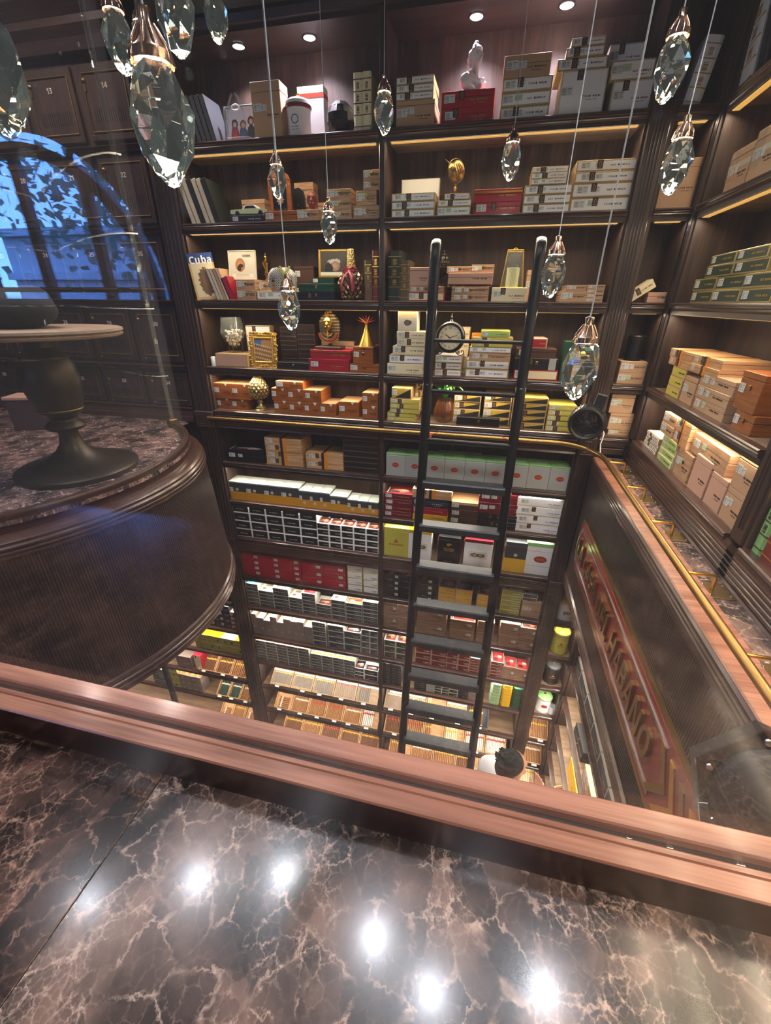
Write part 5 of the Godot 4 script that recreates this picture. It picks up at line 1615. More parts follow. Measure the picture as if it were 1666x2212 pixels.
const LOWER := [
	# sixth shelf
	"picbox|1|1|-1.716|-1.094|0.316|0.090|-0.015|0.190|flat black box with a printed lid|at the left end under the brass rail|warn=3",
	"tan|1|4|-1.395|-1.094|0.289|0.052|-0.015|0.190|tan cigar box with orange bands|in the four-high stack under the brass rail|",
	"tan|1|2|-1.082|-1.094|0.285|0.059|-0.015|0.190|wide flat tan cigar box|in the pair right of the four-high stack|",
	"blackslat|1|7|-0.808|-1.094|0.257|0.039|-0.015|0.220|black slatted cigar box|in the dark pile against the divider|",
	"greenwhite|9|1|-0.019|-1.094|0.135|0.165|-0.015|0.130|white box with red oval|in the row of nine behind the ladder|",
	"card|2|1|-0.133|-1.094|0.150|0.155|-0.150|0.050|white card box with orange lines|standing behind the green-lidded row|",
	# seventh shelf
	"greyyellow|4|1|-1.602|-1.418|0.149|0.154|-0.015|0.130|wide charcoal and ochre carton|in left half of charcoal and ochre row|",
	"greyyellow|3|1|-1.180|-1.418|0.083|0.139|-0.015|0.150|narrow charcoal and ochre carton|in the middle of charcoal and ochre row|",
	"greyyellow|1|1|-0.988|-1.418|0.136|0.122|-0.015|0.130|wide charcoal and ochre carton|right of the three narrow ones in the row|",
	"greyyellow|3|1|-0.800|-1.418|0.080|0.105|-0.015|0.130|narrow charcoal and ochre carton|at right end of charcoal and ochre row|",
	"redpack|1|4|-0.535|-1.418|0.205|0.048|-0.015|0.190|red and brown cigar box with printed lid|in the stack beside the divider|warn=0",
	"yellowbox|1|1|-0.299|-1.418|0.252|0.051|-0.015|0.190|flat box with yellow lace print|lowest behind the left ladder upright|",
	"red|1|1|-0.302|-1.367|0.250|0.055|-0.015|0.190|flat dark red box|second layer behind the left ladder upright|",
	"navy|1|1|-0.305|-1.312|0.255|0.068|-0.015|0.190|flat navy blue box|third layer behind the left ladder upright|",
	"tan|1|1|-0.293|-1.243|0.278|0.069|-0.015|0.190|open tan box holding packs|on top behind the left ladder upright|warn=1",
	"brownbox|1|3|-0.059|-1.418|0.189|0.058|-0.015|0.190|brown cigar box with tan lid|in the stack between the ladder uprights|kraftlid",
	"darkbox|1|2|0.167|-1.418|0.262|0.055|-0.015|0.190|black cigar box|under the two red boxes between the ladder uprights|",
	"darkred|1|2|0.160|-1.307|0.264|0.081|-0.015|0.190|dark red cigar box with sticker|on the black boxes between the ladder uprights|",
	"whitebox|1|4|0.451|-1.418|0.337|0.065|-0.015|0.190|white cigar box with brown seal|in the four-high white stack at right end|warn=1",
	# eighth shelf
	"drawer|5|4|-1.535|-1.757|0.145|0.075|-0.015|0.170|small black drawer box|on the left under the charcoal row|",
	"smallpack|5|4|-0.929|-1.757|0.100|0.054|-0.015|0.100|small black pack with printed lid|beside the black drawer boxes|warn=0",
	"smallpack|3|1|-1.063|-1.757|0.100|0.250|-0.130|0.080|small black and white pack|at the back on the eighth shelf|",
	"tallyellow|1|1|-0.544|-1.757|0.189|0.252|-0.015|0.100|tall yellow carton with red emblem|standing beside the divider on the eighth shelf|",
	"tallwhite|1|1|-0.362|-1.757|0.175|0.252|-0.015|0.100|tall white carton with yellow lid and portraits|behind the left ladder upright|lidyellow",
	"tallblack|1|1|-0.144|-1.757|0.163|0.226|-0.015|0.100|tall black carton with gold print|between the ladder uprights on the eighth shelf|",
	"tallwhite|1|1|0.066|-1.757|0.202|0.231|-0.015|0.100|tall white carton with dark red lid|between the ladder uprights on the eighth shelf|lidred",
	"tallgreyyellow|1|1|0.328|-1.757|0.150|0.248|-0.015|0.100|tall charcoal and yellow carton|right of the right ladder upright|",
	"tallgreen|1|1|0.499|-1.757|0.210|0.263|-0.015|0.120|tall white carton with red oval|at the right end of the eighth shelf|",
	# ninth shelf
	"redcarton|3|4|-1.623|-2.147|0.184|0.056|-0.015|0.160|crimson cigar box|in the left block of red boxes|",
	"redcarton|2|3|-1.150|-2.147|0.193|0.072|-0.015|0.180|crimson cigar box|in the right block of red boxes|",
	"gilded|2|4|-0.812|-2.147|0.133|0.064|-0.015|0.140|small white box with gold edge|between the red boxes and divider|",
	"blackpack|3|4|-0.436|-2.147|0.134|0.056|-0.015|0.160|black cigar box with orange corner|right of the divider under frieze|",
	"yellowpack|2|3|-0.067|-2.147|0.131|0.056|-0.015|0.120|yellow and brown cigar pack|between the ladder uprights under the frieze|warn=3",
	"yellowpack|1|3|0.162|-2.147|0.127|0.050|-0.015|0.120|orange-topped cigar pack|beside the right ladder upright|warn=0",
	"limepack|1|5|0.350|-2.147|0.145|0.044|-0.015|0.130|yellow-green edged flat pack|in the pile right of the ladder|lid",
	"kraft|1|1|0.506|-2.147|0.145|0.149|-0.015|0.130|open kraft box holding white packs|at the right end under the frieze|",
	"whitepack|1|2|0.480|-1.998|0.109|0.033|-0.015|0.100|white flat pack|stacked on the open kraft box|lid",
	# tenth shelf
	"silverpack|1|6|-1.844|-2.475|0.129|0.040|-0.015|0.120|silver-edged flat cigarillo tin|in the first pile from the left, tenth shelf|warn=1",
	"silverpack|1|5|-1.709|-2.475|0.141|0.036|-0.015|0.120|silver-edged flat cigarillo tin|in the second pile from the left, tenth shelf|lid",
	"silverpack|1|6|-1.565|-2.475|0.148|0.039|-0.015|0.120|silver-edged flat cigarillo tin|in the third pile from the left, tenth shelf|lid",
	"silverpack|1|5|-1.429|-2.475|0.124|0.032|-0.015|0.120|silver-edged flat cigarillo tin|in the fourth pile from the left, tenth shelf|lid",
	"silverpack|1|6|-1.304|-2.475|0.126|0.038|-0.015|0.120|silver-edged flat cigarillo tin|in the fifth pile from the left, tenth shelf|warn=4",
	"silverpack|1|4|-1.170|-2.475|0.133|0.034|-0.015|0.120|silver-edged flat cigarillo tin|in the sixth pile from the left, tenth shelf|warn=0",
	"silverpack|1|5|-1.036|-2.475|0.127|0.041|-0.015|0.120|silver-edged flat cigarillo tin|in the seventh pile from the left, tenth shelf|lid",
	"silverpack|1|5|-0.896|-2.475|0.146|0.039|-0.015|0.120|silver-edged flat cigarillo tin|in the eighth pile from the left, tenth shelf|warn=2",
	"silverpack|1|6|-0.751|-2.475|0.135|0.040|-0.015|0.120|silver-edged flat cigarillo tin|in the ninth pile from the left, tenth shelf|lid",
	"greycedar|2|2|-0.517|-2.475|0.122|0.137|-0.015|0.140|grey-brown cedar cabinet box|beside the divider on the tenth shelf|",
	"greycedar|1|2|-0.234|-2.475|0.243|0.137|-0.015|0.140|wide grey-brown cedar cabinet box|between the ladder uprights on the tenth shelf|",
	"greycedar|1|2|0.014|-2.475|0.199|0.100|-0.015|0.140|grey-brown cedar box with printed lid|in the middle between the ladder uprights|warn=4",
	"greycedar|1|2|0.196|-2.475|0.129|0.113|-0.015|0.140|grey-brown cedar box with cream lid|beside the right ladder upright|creamlid",
	"greycedar|1|2|0.380|-2.475|0.151|0.122|-0.015|0.150|grey-brown cedar box with cream lid|right of the ladder on the tenth shelf|creamlid",
	"greycedar|1|2|0.526|-2.475|0.141|0.114|-0.015|0.150|grey-brown cedar box with printed lid|at the right end of the tenth shelf|warn=0",
	# eleventh shelf
	"brownpack|1|1|-1.881|-2.818|0.072|0.238|-0.015|0.120|narrow brown cigarillo carton|first from the left in the brown row|creamlid",
	"brownpack|1|1|-1.809|-2.818|0.071|0.202|-0.015|0.120|narrow brown cigarillo carton|second from the left in the brown row|creamlid",
	"brownpack|1|1|-1.740|-2.818|0.066|0.183|-0.015|0.120|narrow brown cigarillo carton|third from the left in the brown row|creamlid",
	"brownpack|1|1|-1.674|-2.818|0.066|0.240|-0.015|0.120|narrow brown cigarillo carton|fourth from the left in the brown row|creamlid",
	"brownpack|1|1|-1.609|-2.818|0.065|0.188|-0.015|0.120|narrow brown cigarillo carton|fifth from the left in the brown row|creamlid",
	"brownpack|1|1|-1.539|-2.818|0.074|0.240|-0.015|0.120|narrow brown cigarillo carton|sixth from the left in the brown row|creamlid",
	"brownpack|1|1|-1.470|-2.818|0.064|0.227|-0.015|0.120|narrow brown cigarillo carton|seventh from the left in the brown row|creamlid",
	"brownpack|1|1|-1.406|-2.818|0.064|0.235|-0.015|0.120|narrow brown cigarillo carton|eighth from the left in the brown row|creamlid",
	"brownpack|1|1|-1.335|-2.818|0.077|0.195|-0.015|0.120|narrow brown cigarillo carton|ninth from the left in the brown row|creamlid",
	"silverpack|1|5|-1.231|-2.818|0.130|0.054|-0.015|0.130|silver-edged flat pack|in the first pile right of the brown cartons|lid",
	"silverpack|1|4|-1.073|-2.818|0.150|0.066|-0.015|0.140|silver-edged flat pack|in the second pile right of the brown cartons|lid",
	"silverpack|1|3|-0.920|-2.818|0.156|0.074|-0.015|0.120|silver-edged box|in the pile with a pink warning lid|warn=3",
	"silverpack|2|4|-0.760|-2.818|0.077|0.069|-0.015|0.120|small silver-edged pack|against the divider on the eleventh shelf|lid",
	"greenpack|2|3|-0.527|-2.818|0.106|0.069|-0.015|0.120|small green and white cigar pack|beside the divider on eleventh shelf|warn=0",
	"redpack2|2|3|-0.216|-2.818|0.139|0.064|-0.015|0.120|red cigarillo pack|between the ladder uprights on the eleventh shelf|lid",
	"redpack2|2|3|0.010|-2.818|0.098|0.064|-0.015|0.120|red pack with a fiery printed lid|in middle between ladder uprights|warn=2",
	"redpack2|1|6|0.173|-2.818|0.123|0.028|-0.015|0.130|thin red pack|left of the right ladder upright|warn=1",
	"redpack2|1|5|0.330|-2.818|0.106|0.034|-0.015|0.120|thin red and white pack|right of the right ladder upright|warn=4",
	"greycedar|1|1|0.432|-2.818|0.097|0.142|-0.015|0.120|small kraft box with green band|second from the right end of the eleventh shelf|warn=4",
	"greycedar|1|1|0.533|-2.818|0.111|0.136|-0.015|0.120|small kraft box with red lid print|at the right end of the eleventh shelf|warn=4",
	# twelfth shelf
	"goldpack|5|7|-1.626|-3.142|0.111|0.035|-0.015|0.110|grey pack with gold side|left of white packs on twelfth shelf|warn=2",
	"silverpack|4|6|-1.118|-3.142|0.108|0.034|-0.015|0.110|white-lidded grey pack|in the middle of the twelfth shelf|warn=2",
	"drawer|1|3|-0.866|-3.142|0.099|0.042|-0.015|0.100|small black pack with white edge|second from the divider on the twelfth shelf|warn=3",
	"drawer|1|2|-0.750|-3.142|0.133|0.066|-0.015|0.100|black drawer pack with printed lid|against the divider on the twelfth shelf|warn=3",
	"darkpack|3|8|-0.553|-3.142|0.055|0.032|-0.015|0.100|thin charcoal cigarillo tin|right of the divider on the twelfth shelf|creamlid",
	"darkpack|1|6|-0.296|-3.142|0.110|0.026|-0.015|0.100|thin charcoal cigarillo tin|behind the left ladder upright|",
	"silvercard|1|5|-0.203|-3.142|0.075|0.024|-0.015|0.100|thin pale grey pack|between the ladder uprights on the twelfth shelf|",
	"greenpack|2|4|-0.101|-3.142|0.068|0.031|-0.015|0.100|thin green pack|between the ladder uprights on the twelfth shelf|",
	"greenpack|1|3|-0.000|-3.142|0.082|0.043|-0.015|0.100|green pack with cream lid|right of the thin green packs|creamlid",
	"darkpack|1|3|0.085|-3.142|0.089|0.043|-0.015|0.100|brown printed pack|left of the right ladder upright|",
	"brownpack|1|2|0.174|-3.142|0.088|0.059|-0.015|0.100|brown pack with warning print|beside the right ladder upright|warn=3",
	"tin_grey|1|7|0.357|-3.142|0.087|0.035|-0.015|0.110|small rounded grey-green tin|in the left pile of colourful tins|",
	"tin_yellow|1|7|0.447|-3.142|0.086|0.036|-0.015|0.110|small rounded yellow tin|in the middle pile of colourful tins|",
	"tin_green|1|7|0.537|-3.142|0.085|0.034|-0.015|0.110|small rounded green tin|in the right pile of colourful tins|",
	# lower left -2.475
	"darkbox|1|4|-2.101|-2.475|0.076|0.031|-0.015|0.130|dark box|behind the fluted post near the bow counter|",
	# lower left -2.81
	"navy|1|4|-2.179|-2.810|0.119|0.066|-0.015|0.130|dark blue flat pack|left of the fluted post, third shelf down|warn=1",
	"darkred|1|4|-2.078|-2.810|0.083|0.050|-0.015|0.130|dark red flat pack|beside the fluted post, third shelf down|lid",
	"navy|2|3|-2.334|-2.810|0.095|0.063|-0.015|0.130|dark blue pack|under the edge of the bow counter|",
	# lower left -3.145
	"yellowlid|7|2|-2.314|-3.145|0.077|0.093|-0.015|0.130|small olive box with yellow lid|in double row by fluted post|",
	# lower left -3.48
	"brownpack|1|1|-2.789|-3.480|0.178|0.151|-0.015|0.140|brown display box with orange side|at the left of the cigar trays under bow counter|",
	"packbox|1|1|-2.612|-3.480|0.088|0.208|-0.015|0.140|small open box of packs|beside the cigar trays under the bow counter|",
	# lower left -3.82
	"silverpack|1|9|-3.173|-3.820|0.166|0.025|-0.015|0.120|pale grey flat pack|in the tall pile by the round post|",
	"yellowlid|1|4|-2.966|-3.820|0.105|0.076|-0.015|0.120|pale box with yellow edge|right of the round post|",
	"brownpack|4|3|-2.776|-3.820|0.069|0.073|-0.015|0.120|brown and gold cigarillo box|left of the green-tipped cigars|warn=2",
]
const SIDE_GOODS := [
	# right wall, top
	"whitebook|1|1|-2.577|0.783|0.111|0.330|-0.020|0.100|tall pale framed panel|leaning on the top right-hand shelf|lean=-10",
	"slim_grey|2|1|-2.461|0.783|0.039|0.320|-0.020|0.150|slim dark album|leaning beside the pale panel on the top right-hand shelf|lean=-12",
	# right wall, second
	"kraft|1|1|-2.406|0.410|0.173|0.150|-0.020|0.160|tan carton wrapped in clear film|on the right-hand shelf below the glowing strip|tape",
	"kraft|1|1|-2.226|0.410|0.173|0.170|-0.020|0.160|larger tan carton wrapped in film|nearer on the right-hand shelf below the glowing strip|tape",
	# right wall, third
	"darkgreen2|3|2|-2.167|0.005|0.226|0.049|-0.020|0.170|green cigar box|in the lower rows of the green pile|",
	"darkgreen2|2|1|-2.172|0.104|0.243|0.045|-0.020|0.170|green cigar box|in the third row of the green pile|",
	"darkgreen2|2|1|-2.182|0.148|0.235|0.040|-0.020|0.150|green cigar box|in the top row of the green pile|",
	# right wall, fourth
	"yellowend|1|3|-2.388|-0.407|0.165|0.045|-0.020|0.160|narrow kraft box|at the far end of the fourth right-hand shelf|",
	"tan|2|2|-2.283|-0.272|0.277|0.037|-0.020|0.180|long flat tan cigar box|lying across the boxes at far end|",
	"kraft|1|1|-2.223|-0.407|0.143|0.115|-0.020|0.140|upright kraft box|left of the kraft stack on the fourth right-hand shelf|",
	"kraft|1|3|-1.999|-0.407|0.284|0.050|-0.020|0.190|kraft cigar box with stickers|in the stack in middle of fourth right-hand shelf|",
	"orangewood|1|1|-1.727|-0.407|0.126|0.070|-0.020|0.180|low orange cedar box|under the tall orange cedar box|",
	"orangewood|1|1|-1.755|-0.337|0.150|0.130|-0.020|0.160|tall orange cedar box|on the right-hand shelf nearest the upright|",
	# right wall, fifth
	"dress|1|5|-2.465|-0.705|0.199|0.017|-0.020|0.120|small pale cigar box|in the far pile of the lowest right-hand shelf|",
	"olivecrate|1|4|-2.246|-0.705|0.181|0.031|-0.020|0.130|small olive cigar box|in the olive pile of the lowest right-hand shelf|",
	"kraft|1|2|-2.322|-0.581|0.159|0.050|-0.020|0.160|pinkish cigar box|on top of the olive pile|",
	"cedar|1|1|-2.051|-0.705|0.147|0.120|-0.020|0.150|reddish cedar box|right of the olive pile|",
	"tan|1|2|-2.147|-0.585|0.160|0.060|-0.020|0.170|tan cigar box|stacked on the reddish cedar box|",
	"pinkkraft|1|1|-1.875|-0.705|0.143|0.150|-0.020|0.130|tall pinkish kraft carton|in the middle of the lowest right-hand shelf|",
	"pinkkraft|1|1|-1.728|-0.705|0.123|0.130|-0.020|0.130|pinkish kraft carton|beside the tall pinkish carton|",
	"cedar_big|1|1|-1.878|-0.575|0.332|0.085|-0.020|0.190|long cedar box with dark seal|lying across the pinkish cartons|",
	"kraft|1|2|-1.591|-0.705|0.127|0.125|-0.020|0.120|square kraft carton|in the pair beside the upright|",
	"book_teal|1|1|-1.444|-0.705|0.065|0.250|-0.020|0.160|thick dark teal book|beyond the upright on the lowest right-hand shelf|",
	"book_green|1|1|-1.386|-0.705|0.050|0.230|-0.020|0.160|pale green book|beside the dark teal book|",
	"book_red2|1|1|-1.312|-0.705|0.100|0.220|-0.020|0.180|large dark red book|nearest the viewer on the lowest right-hand shelf|",
	# lower right wall
	"silverpack|6|1|-2.076|-2.475|0.211|0.100|-0.020|0.140|flat grey pack with printed lid|in row on top shelf under sign|lid",
	# lower right wall 2
	"darkbox|1|2|-2.208|-2.805|0.240|0.050|-0.020|0.120|small black box|far end of the second shelf under the sign|",
	"kraft|1|2|-1.860|-2.805|0.275|0.060|-0.020|0.140|kraft box with two stickers|middle of the second shelf under the sign|",
	"darkred|1|2|-1.438|-2.805|0.289|0.100|-0.020|0.190|large dark red box|near end of the second shelf under the sign|warn=1",
	# lower right wall 3
	"yellowbox|4|1|-1.675|-3.142|0.285|0.170|-0.020|0.160|bright yellow carton|in the row on the third shelf under the sign|",
]


# ---------------------------------------------------------------- lamps, fans and the pedestal
func crystal_mesh(v: int) -> ArrayMesh:   # an irregular eight-sided cut drop, tip at y = 0, 0.128 tall
	var rng := RandomNumberGenerator.new()
	rng.seed = 70 + v
	var rings := [[0.128, 0.024, 0.0], [0.112, 0.034, 0.5], [0.080, 0.0425, 0.0], [0.046, 0.039, 0.5], [0.014, 0.022, 0.0], [0.0, 0.008, 0.5]]
	var pts := []
	for r in rings:
		var ring := []
		for k in 7:
			var a: float = TAU * (k + r[2] + rng.randf_range(-0.22, 0.22)) / 7.0
			var q: float = r[1] * rng.randf_range(0.92, 1.04)
			ring.append(Vector3(sin(a) * q, r[0] + (rng.randf_range(-0.009, 0.009) if r[0] > 0.01 and r[0] < 0.12 else 0.0), cos(a) * q))
		pts.append(ring)
	var st := start()
	var mid := Vector3(0, 0.07, 0)
	for i in 5:
		for k in 7:
			var a: Vector3 = pts[i][k]
			var b: Vector3 = pts[i][(k + 1) % 7]
			var n: Vector3 = pts[i + 1][k]
			var m: Vector3 = pts[i + 1][(k + 1) % 7]
			if i % 2 == 0:
				tri(st, a, b, n, (a + b + n) / 3 - mid); tri(st, b, m, n, (b + m + n) / 3 - mid)
			else:
				tri(st, a, b, m, (a + b + m) / 3 - mid); tri(st, a, m, n, (a + m + n) / 3 - mid)
	for k in 7:
		tri(st, Vector3(0, 0.128, 0), pts[0][k], pts[0][(k + 1) % 7], Vector3.UP)
		tri(st, Vector3(0, -0.003, 0), pts[5][k], pts[5][(k + 1) % 7], Vector3.DOWN)
	return done(st)


func build_pendants():
	var cap := start()
	add_lathe(cap, [Vector2(0.027, 0.1285), Vector2(0.027, 0.140), Vector2(0.022, 0.146), Vector2(0.012, 0.163), Vector2(0.009, 0.168), Vector2(0.009, 0.182), Vector2(0.004, 0.184), Vector2(0, 0.184)], 16)
	for k in 10:
		var a := TAU * k / 10.0
		add_tube(cap, [Vector3(sin(a) * 0.0275, 0.130, cos(a) * 0.0275), Vector3(sin(a) * 0.023, 0.147, cos(a) * 0.023), Vector3(sin(a) * 0.011, 0.166, cos(a) * 0.011)], 0.002, 5)
	var cap_mesh := done(cap)
	var disc := lathe([Vector2(0, 0.1282), Vector2(0.021, 0.1282), Vector2(0.021, 0.1292)], 14)
	var list := [
		[-0.70, 0.208, -0.635, "cut by the left edge of the photo"], [-1.105, 0.576, -1.43, "in front of a smaller one, high on the left"], [-1.683, 0.981, -2.339, "half hidden behind a larger one, high on the left"],
		[-0.746, 0.486, -1.162, "large and close under the top edge"], [-0.476, 0.149, -0.673, "largest and lowest of the left cluster"], [-1.072, 0.827, -1.921, "small, rightmost of the left cluster"],
		[-1.077, 0.442, -2.321, "in front of the arched wooden frame"], [-0.813, 0.248, -2.283, "below the second shelf, before the cedar stacks"], [-0.52, 0.609, -2.17, "in front of the central divider at the top shelf"],
		[-0.738, -0.096, -1.599, "in front of the gold-headed fourth shelf, left bay"], [-0.005, 0.478, -2.364, "above the red boxes of the second shelf"], [0.385, 0.493, -1.67, "against the right pilaster at the top shelf"],
		[0.47, 0.295, -1.72, "in front of the corner bay's kraft carton"], [0.18, 0.018, -1.764, "beside the right ladder upright at the third shelf"], [0.21, -0.21, -1.129, "lowest of all, above the small black fan"]]
	for i in list.size():
		var p: Array = list[i]
		var t := thing("pendant_lamp", "faceted crystal pendant lamp, %s" % p[3], "pendant lamp", at(p[0], p[1], p[2], i * 0.7), "crystal pendants hanging in the well")
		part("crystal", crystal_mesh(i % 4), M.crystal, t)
		part("cap", cap_mesh, M.rose_gold, t)
		part("lamp_disc", disc, M.pendant_glow, t)
		part("cord", tube([Vector3(0, 0.183, 0), Vector3(0, 1.75 - p[1], 0)], 0.0016, 6), M.cable, t)
		var l := OmniLight3D.new()
		l.name = "glow"
		l.position = Vector3(0, -0.02, 0)
		l.light_color = Color(0.95, 1.0, 0.95)
		l.light_energy = 0.012
		l.omni_range = 6.0
		l.omni_attenuation = 2.0
		l.light_size = 0.012
		l.shadow_enabled = true
		t.add_child(l)


func build_fans():
	var t := thing("wall_fan", "small round black fan clamped to the pilaster at the corner of the brass rail", "fan", Transform3D(Basis.from_euler(Vector3(0.05, -0.25, 0)), Vector3(0.565, -0.605, -2.545)))
	var face := Basis(Vector3.RIGHT, PI / 2)
	part("housing", lathe([Vector2(0.05, -0.075), Vector2(0.085, -0.07), Vector2(0.096, -0.055), Vector2(0.097, 0.0), Vector2(0.092, 0.014), Vector2(0.083, 0.018), Vector2(0.074, 0.012), Vector2(0.070, 0.002)], 40), M.black_plastic, t, Vector3.ZERO, Vector3(PI / 2, 0, 0))
	var fins := start()
	for k in 36:
		var a := TAU * k / 36.0
		var b := Basis(Vector3.BACK, a)
		add_prism(fins, PackedVector2Array([Vector2(-0.002, 0.094), Vector2(0.002, 0.094), Vector2(0.002, 0.101), Vector2(-0.002, 0.101)]), -0.062, -0.006, Transform3D(b, Vector3.ZERO))
	part("cooling_fins", done(fins), M.grey_plastic, t)
	var grille := start()
	for r in [0.022, 0.032, 0.042, 0.052, 0.062]:
		var ring := []
		for k in 33: ring.append(Vector3(sin(TAU * k / 32.0) * r, cos(TAU * k / 32.0) * r, 0.004))
		add_tube(grille, ring, 0.0014, 5)
	for k in 12:
		var a := TAU * k / 12.0
		add_tube(grille, [Vector3(sin(a) * 0.016, cos(a) * 0.016, 0.004), Vector3(sin(a) * 0.073, cos(a) * 0.073, 0.004)], 0.0016, 5)
	part("grille", done(grille), M.black_plastic, t)
	part("hub_cap", lathe([Vector2(0.019, 0.0), Vector2(0.018, 0.008), Vector2(0.012, 0.011), Vector2(0, 0.011)], 20), M.grey_plastic, t, Vector3.ZERO, Vector3(PI / 2, 0, 0))
	for k in 5:
		part("fan_blade", prism([Vector2(0.012, -0.008), Vector2(0.066, -0.022), Vector2(0.068, 0.012), Vector2(0.014, 0.010)], -0.004, -0.001), M.grey_plastic, t, Vector3(0, 0, -0.02), Vector3(0.25, 0, TAU * k / 5.0))
	part("mount_bracket", slab(Vector3(-0.03, 0.08, -0.06), Vector3(0.03, 0.16, -0.045), 0.006), M.grey_plastic, t, Vector3(0.02, 0, 0), Vector3(0, 0, -0.2))
	part("power_lead", tube([Vector3(0.08, -0.02, -0.07), Vector3(0.10, -0.06, -0.05), Vector3(0.095, -0.12, -0.05), Vector3(0.11, -0.2, -0.04)], 0.004, 6), M.cool_white, t)
	# the large fan at the near end of the well, seen from above over the sill
	t = thing("floor_fan", "large black fan with six-sided clear plate and smooth hub at the near right corner", "fan", Transform3D(Basis.from_euler(Vector3(-0.32, -0.08, 0.12)), Vector3(0.600, -0.825, -0.62)))
	var hex := []
	for k in 6: hex.append(Vector2(cos(TAU * (k + 0.62) / 6.0), sin(TAU * (k + 0.62) / 6.0)) * 0.135)
	part("back_shell", prism(hex.map(func(p): return p * 0.97), -0.045, -0.012), M.black_plastic, t)
	part("clear_plate", prism(hex, -0.011, -0.004), M.smoke, t)
	part("face_plate", prism(hex.map(func(p): return p * 0.93), -0.0115, -0.0112), M.black_plastic, t)
	part("hub_dome", lathe([Vector2(0.098, -0.004), Vector2(0.094, 0.010), Vector2(0.080, 0.020), Vector2(0.055, 0.027), Vector2(0, 0.030)], 48), M.grey_plastic, t, Vector3.ZERO, Vector3(PI / 2, 0, 0))
	part("hub_disc", lathe([Vector2(0.050, 0.024), Vector2(0.049, 0.034), Vector2(0.046, 0.036), Vector2(0, 0.036)], 40), M.black_plastic, t, Vector3(0.0, 0, 0), Vector3(PI / 2, 0, 0))
	for p in hex:
		part("screw", lathe([Vector2(0.0075, 0), Vector2(0.006, 0.003), Vector2(0, 0.004)], 12), M.steel, t, Vector3(p.x * 0.82, p.y * 0.82, -0.004), Vector3(PI / 2, 0, 0))
	part("steel_strap", slab(Vector3(-0.008, -0.19, -0.0), Vector3(0.008, 0.0, 0.003), 0.001), M.steel, t, Vector3(-0.108, -0.03, -0.002), Vector3(0.15, 0, 0.18))
	part("stand_arm", tube([Vector3(0.0, -0.12, -0.04), Vector3(0.02, -0.2, -0.05), Vector3(0.12, -0.22, -0.02)], 0.014, 8), M.black_metal, t)


func build_pedestal():
	var t := thing("pedestal_stand", "dark bronze urn-shaped pedestal with wide round stone top on the bow-fronted counter", "pedestal", at(-2.03, -0.80, -1.67))
	part("foot", lathe([Vector2(0, 0), Vector2(0.27, 0), Vector2(0.275, 0.008), Vector2(0.275, 0.024), Vector2(0.262, 0.034), Vector2(0.20, 0.046), Vector2(0.13, 0.072), Vector2(0.08, 0.108), Vector2(0.05, 0.15), Vector2(0.042, 0.19), Vector2(0.046, 0.215)], 56), M.dark_bronze, t)
	part("knop", lathe([Vector2(0.05, 0.21), Vector2(0.082, 0.222), Vector2(0.088, 0.236), Vector2(0.078, 0.250), Vector2(0.062, 0.262), Vector2(0.06, 0.275)], 40), M.dark_bronze, t)
	part("urn", lathe([Vector2(0.06, 0.272), Vector2(0.075, 0.29), Vector2(0.094, 0.306), Vector2(0.096, 0.318), Vector2(0.104, 0.35), Vector2(0.120, 0.42), Vector2(0.122, 0.47), Vector2(0.112, 0.52), Vector2(0.098, 0.55), Vector2(0.102, 0.56), Vector2(0.085, 0.57), Vector2(0.06, 0.60), Vector2(0.06, 0.64), Vector2(0.09, 0.645)], 40), M.dark_bronze, t)
	part("rim_line", lathe([Vector2(0.098, 0.314), Vector2(0.1, 0.318), Vector2(0.098, 0.322)], 40), M.old_brass, t)
	part("stone_top", lathe([Vector2(0, 0.645), Vector2(0.335, 0.645), Vector2(0.347, 0.650), Vector2(0.351, 0.658), Vector2(0.341, 0.664), Vector2(0.353, 0.670), Vector2(0.351, 0.680), Vector2(0.34, 0.684), Vector2(0, 0.684)], 64), M.stone_edge, t)
	var bones := [[Vector3(-0.1, 0.08, 0), Vector3(0.24, 0.085, 0.16)], [Vector3(0.08, 0.075, 0.05), Vector3(0.17, 0.08, 0.14)], [Vector3(-0.12, 0.05, 0.03), Vector3(0.18, 0.05, 0.15)], [Vector3(0.12, 0.14, -0.02), Vector3(0.05, 0.03, 0.05)]]
	single("shoulder_bag", field_mesh(bones, 0.016, 0.04), M.black_cloth, "soft black bag lying on the pedestal's round stone top", "bag", at(-2.11, -0.119, -1.66))
	var b := thing("menu_box", "brown leather box with pale side resting on the bow counter at the left edge", "box", at(-2.93, -0.80, -2.22, 0.35))
	part("front_board", slab(Vector3(-0.16, 0, -0.01), Vector3(0.13, 0.20, 0.0), 0.003), M.brown, b)
	part("pale_body", slab(Vector3(-0.155, 0, -0.15), Vector3(0.127, 0.195, -0.011), 0.003), M.cool_white, b)
	part("pinkish_lid", slab(Vector3(-0.165, 0.201, -0.16), Vector3(0.14, 0.222, 0.01), 0.004), M.pink_kraft, b)


# ---------------------------------------------------------------- cigars in open trays on the sloping lower shelves
var cigar_count := 0


func cigar_mesh(length: float, r: float) -> ArrayMesh:   # lies along y, head up
	var key := "cigar %.3f %.4f" % [length, r]
	if not kept.has(key):
		kept[key] = lathe([Vector2(0, 0), Vector2(r * 0.96, 0.0), Vector2(r, 0.002), Vector2(r, length * 0.86), Vector2(r * 0.85, length * 0.95), Vector2(r * 0.4, length * 0.99), Vector2(0, length)], 8)
		kept[key + " band"] = lathe([Vector2(r * 1.0, 0), Vector2(r * 1.06, 0.0005), Vector2(r * 1.06, 0.0145), Vector2(r * 1.0, 0.015)], 8)
	return kept[key]


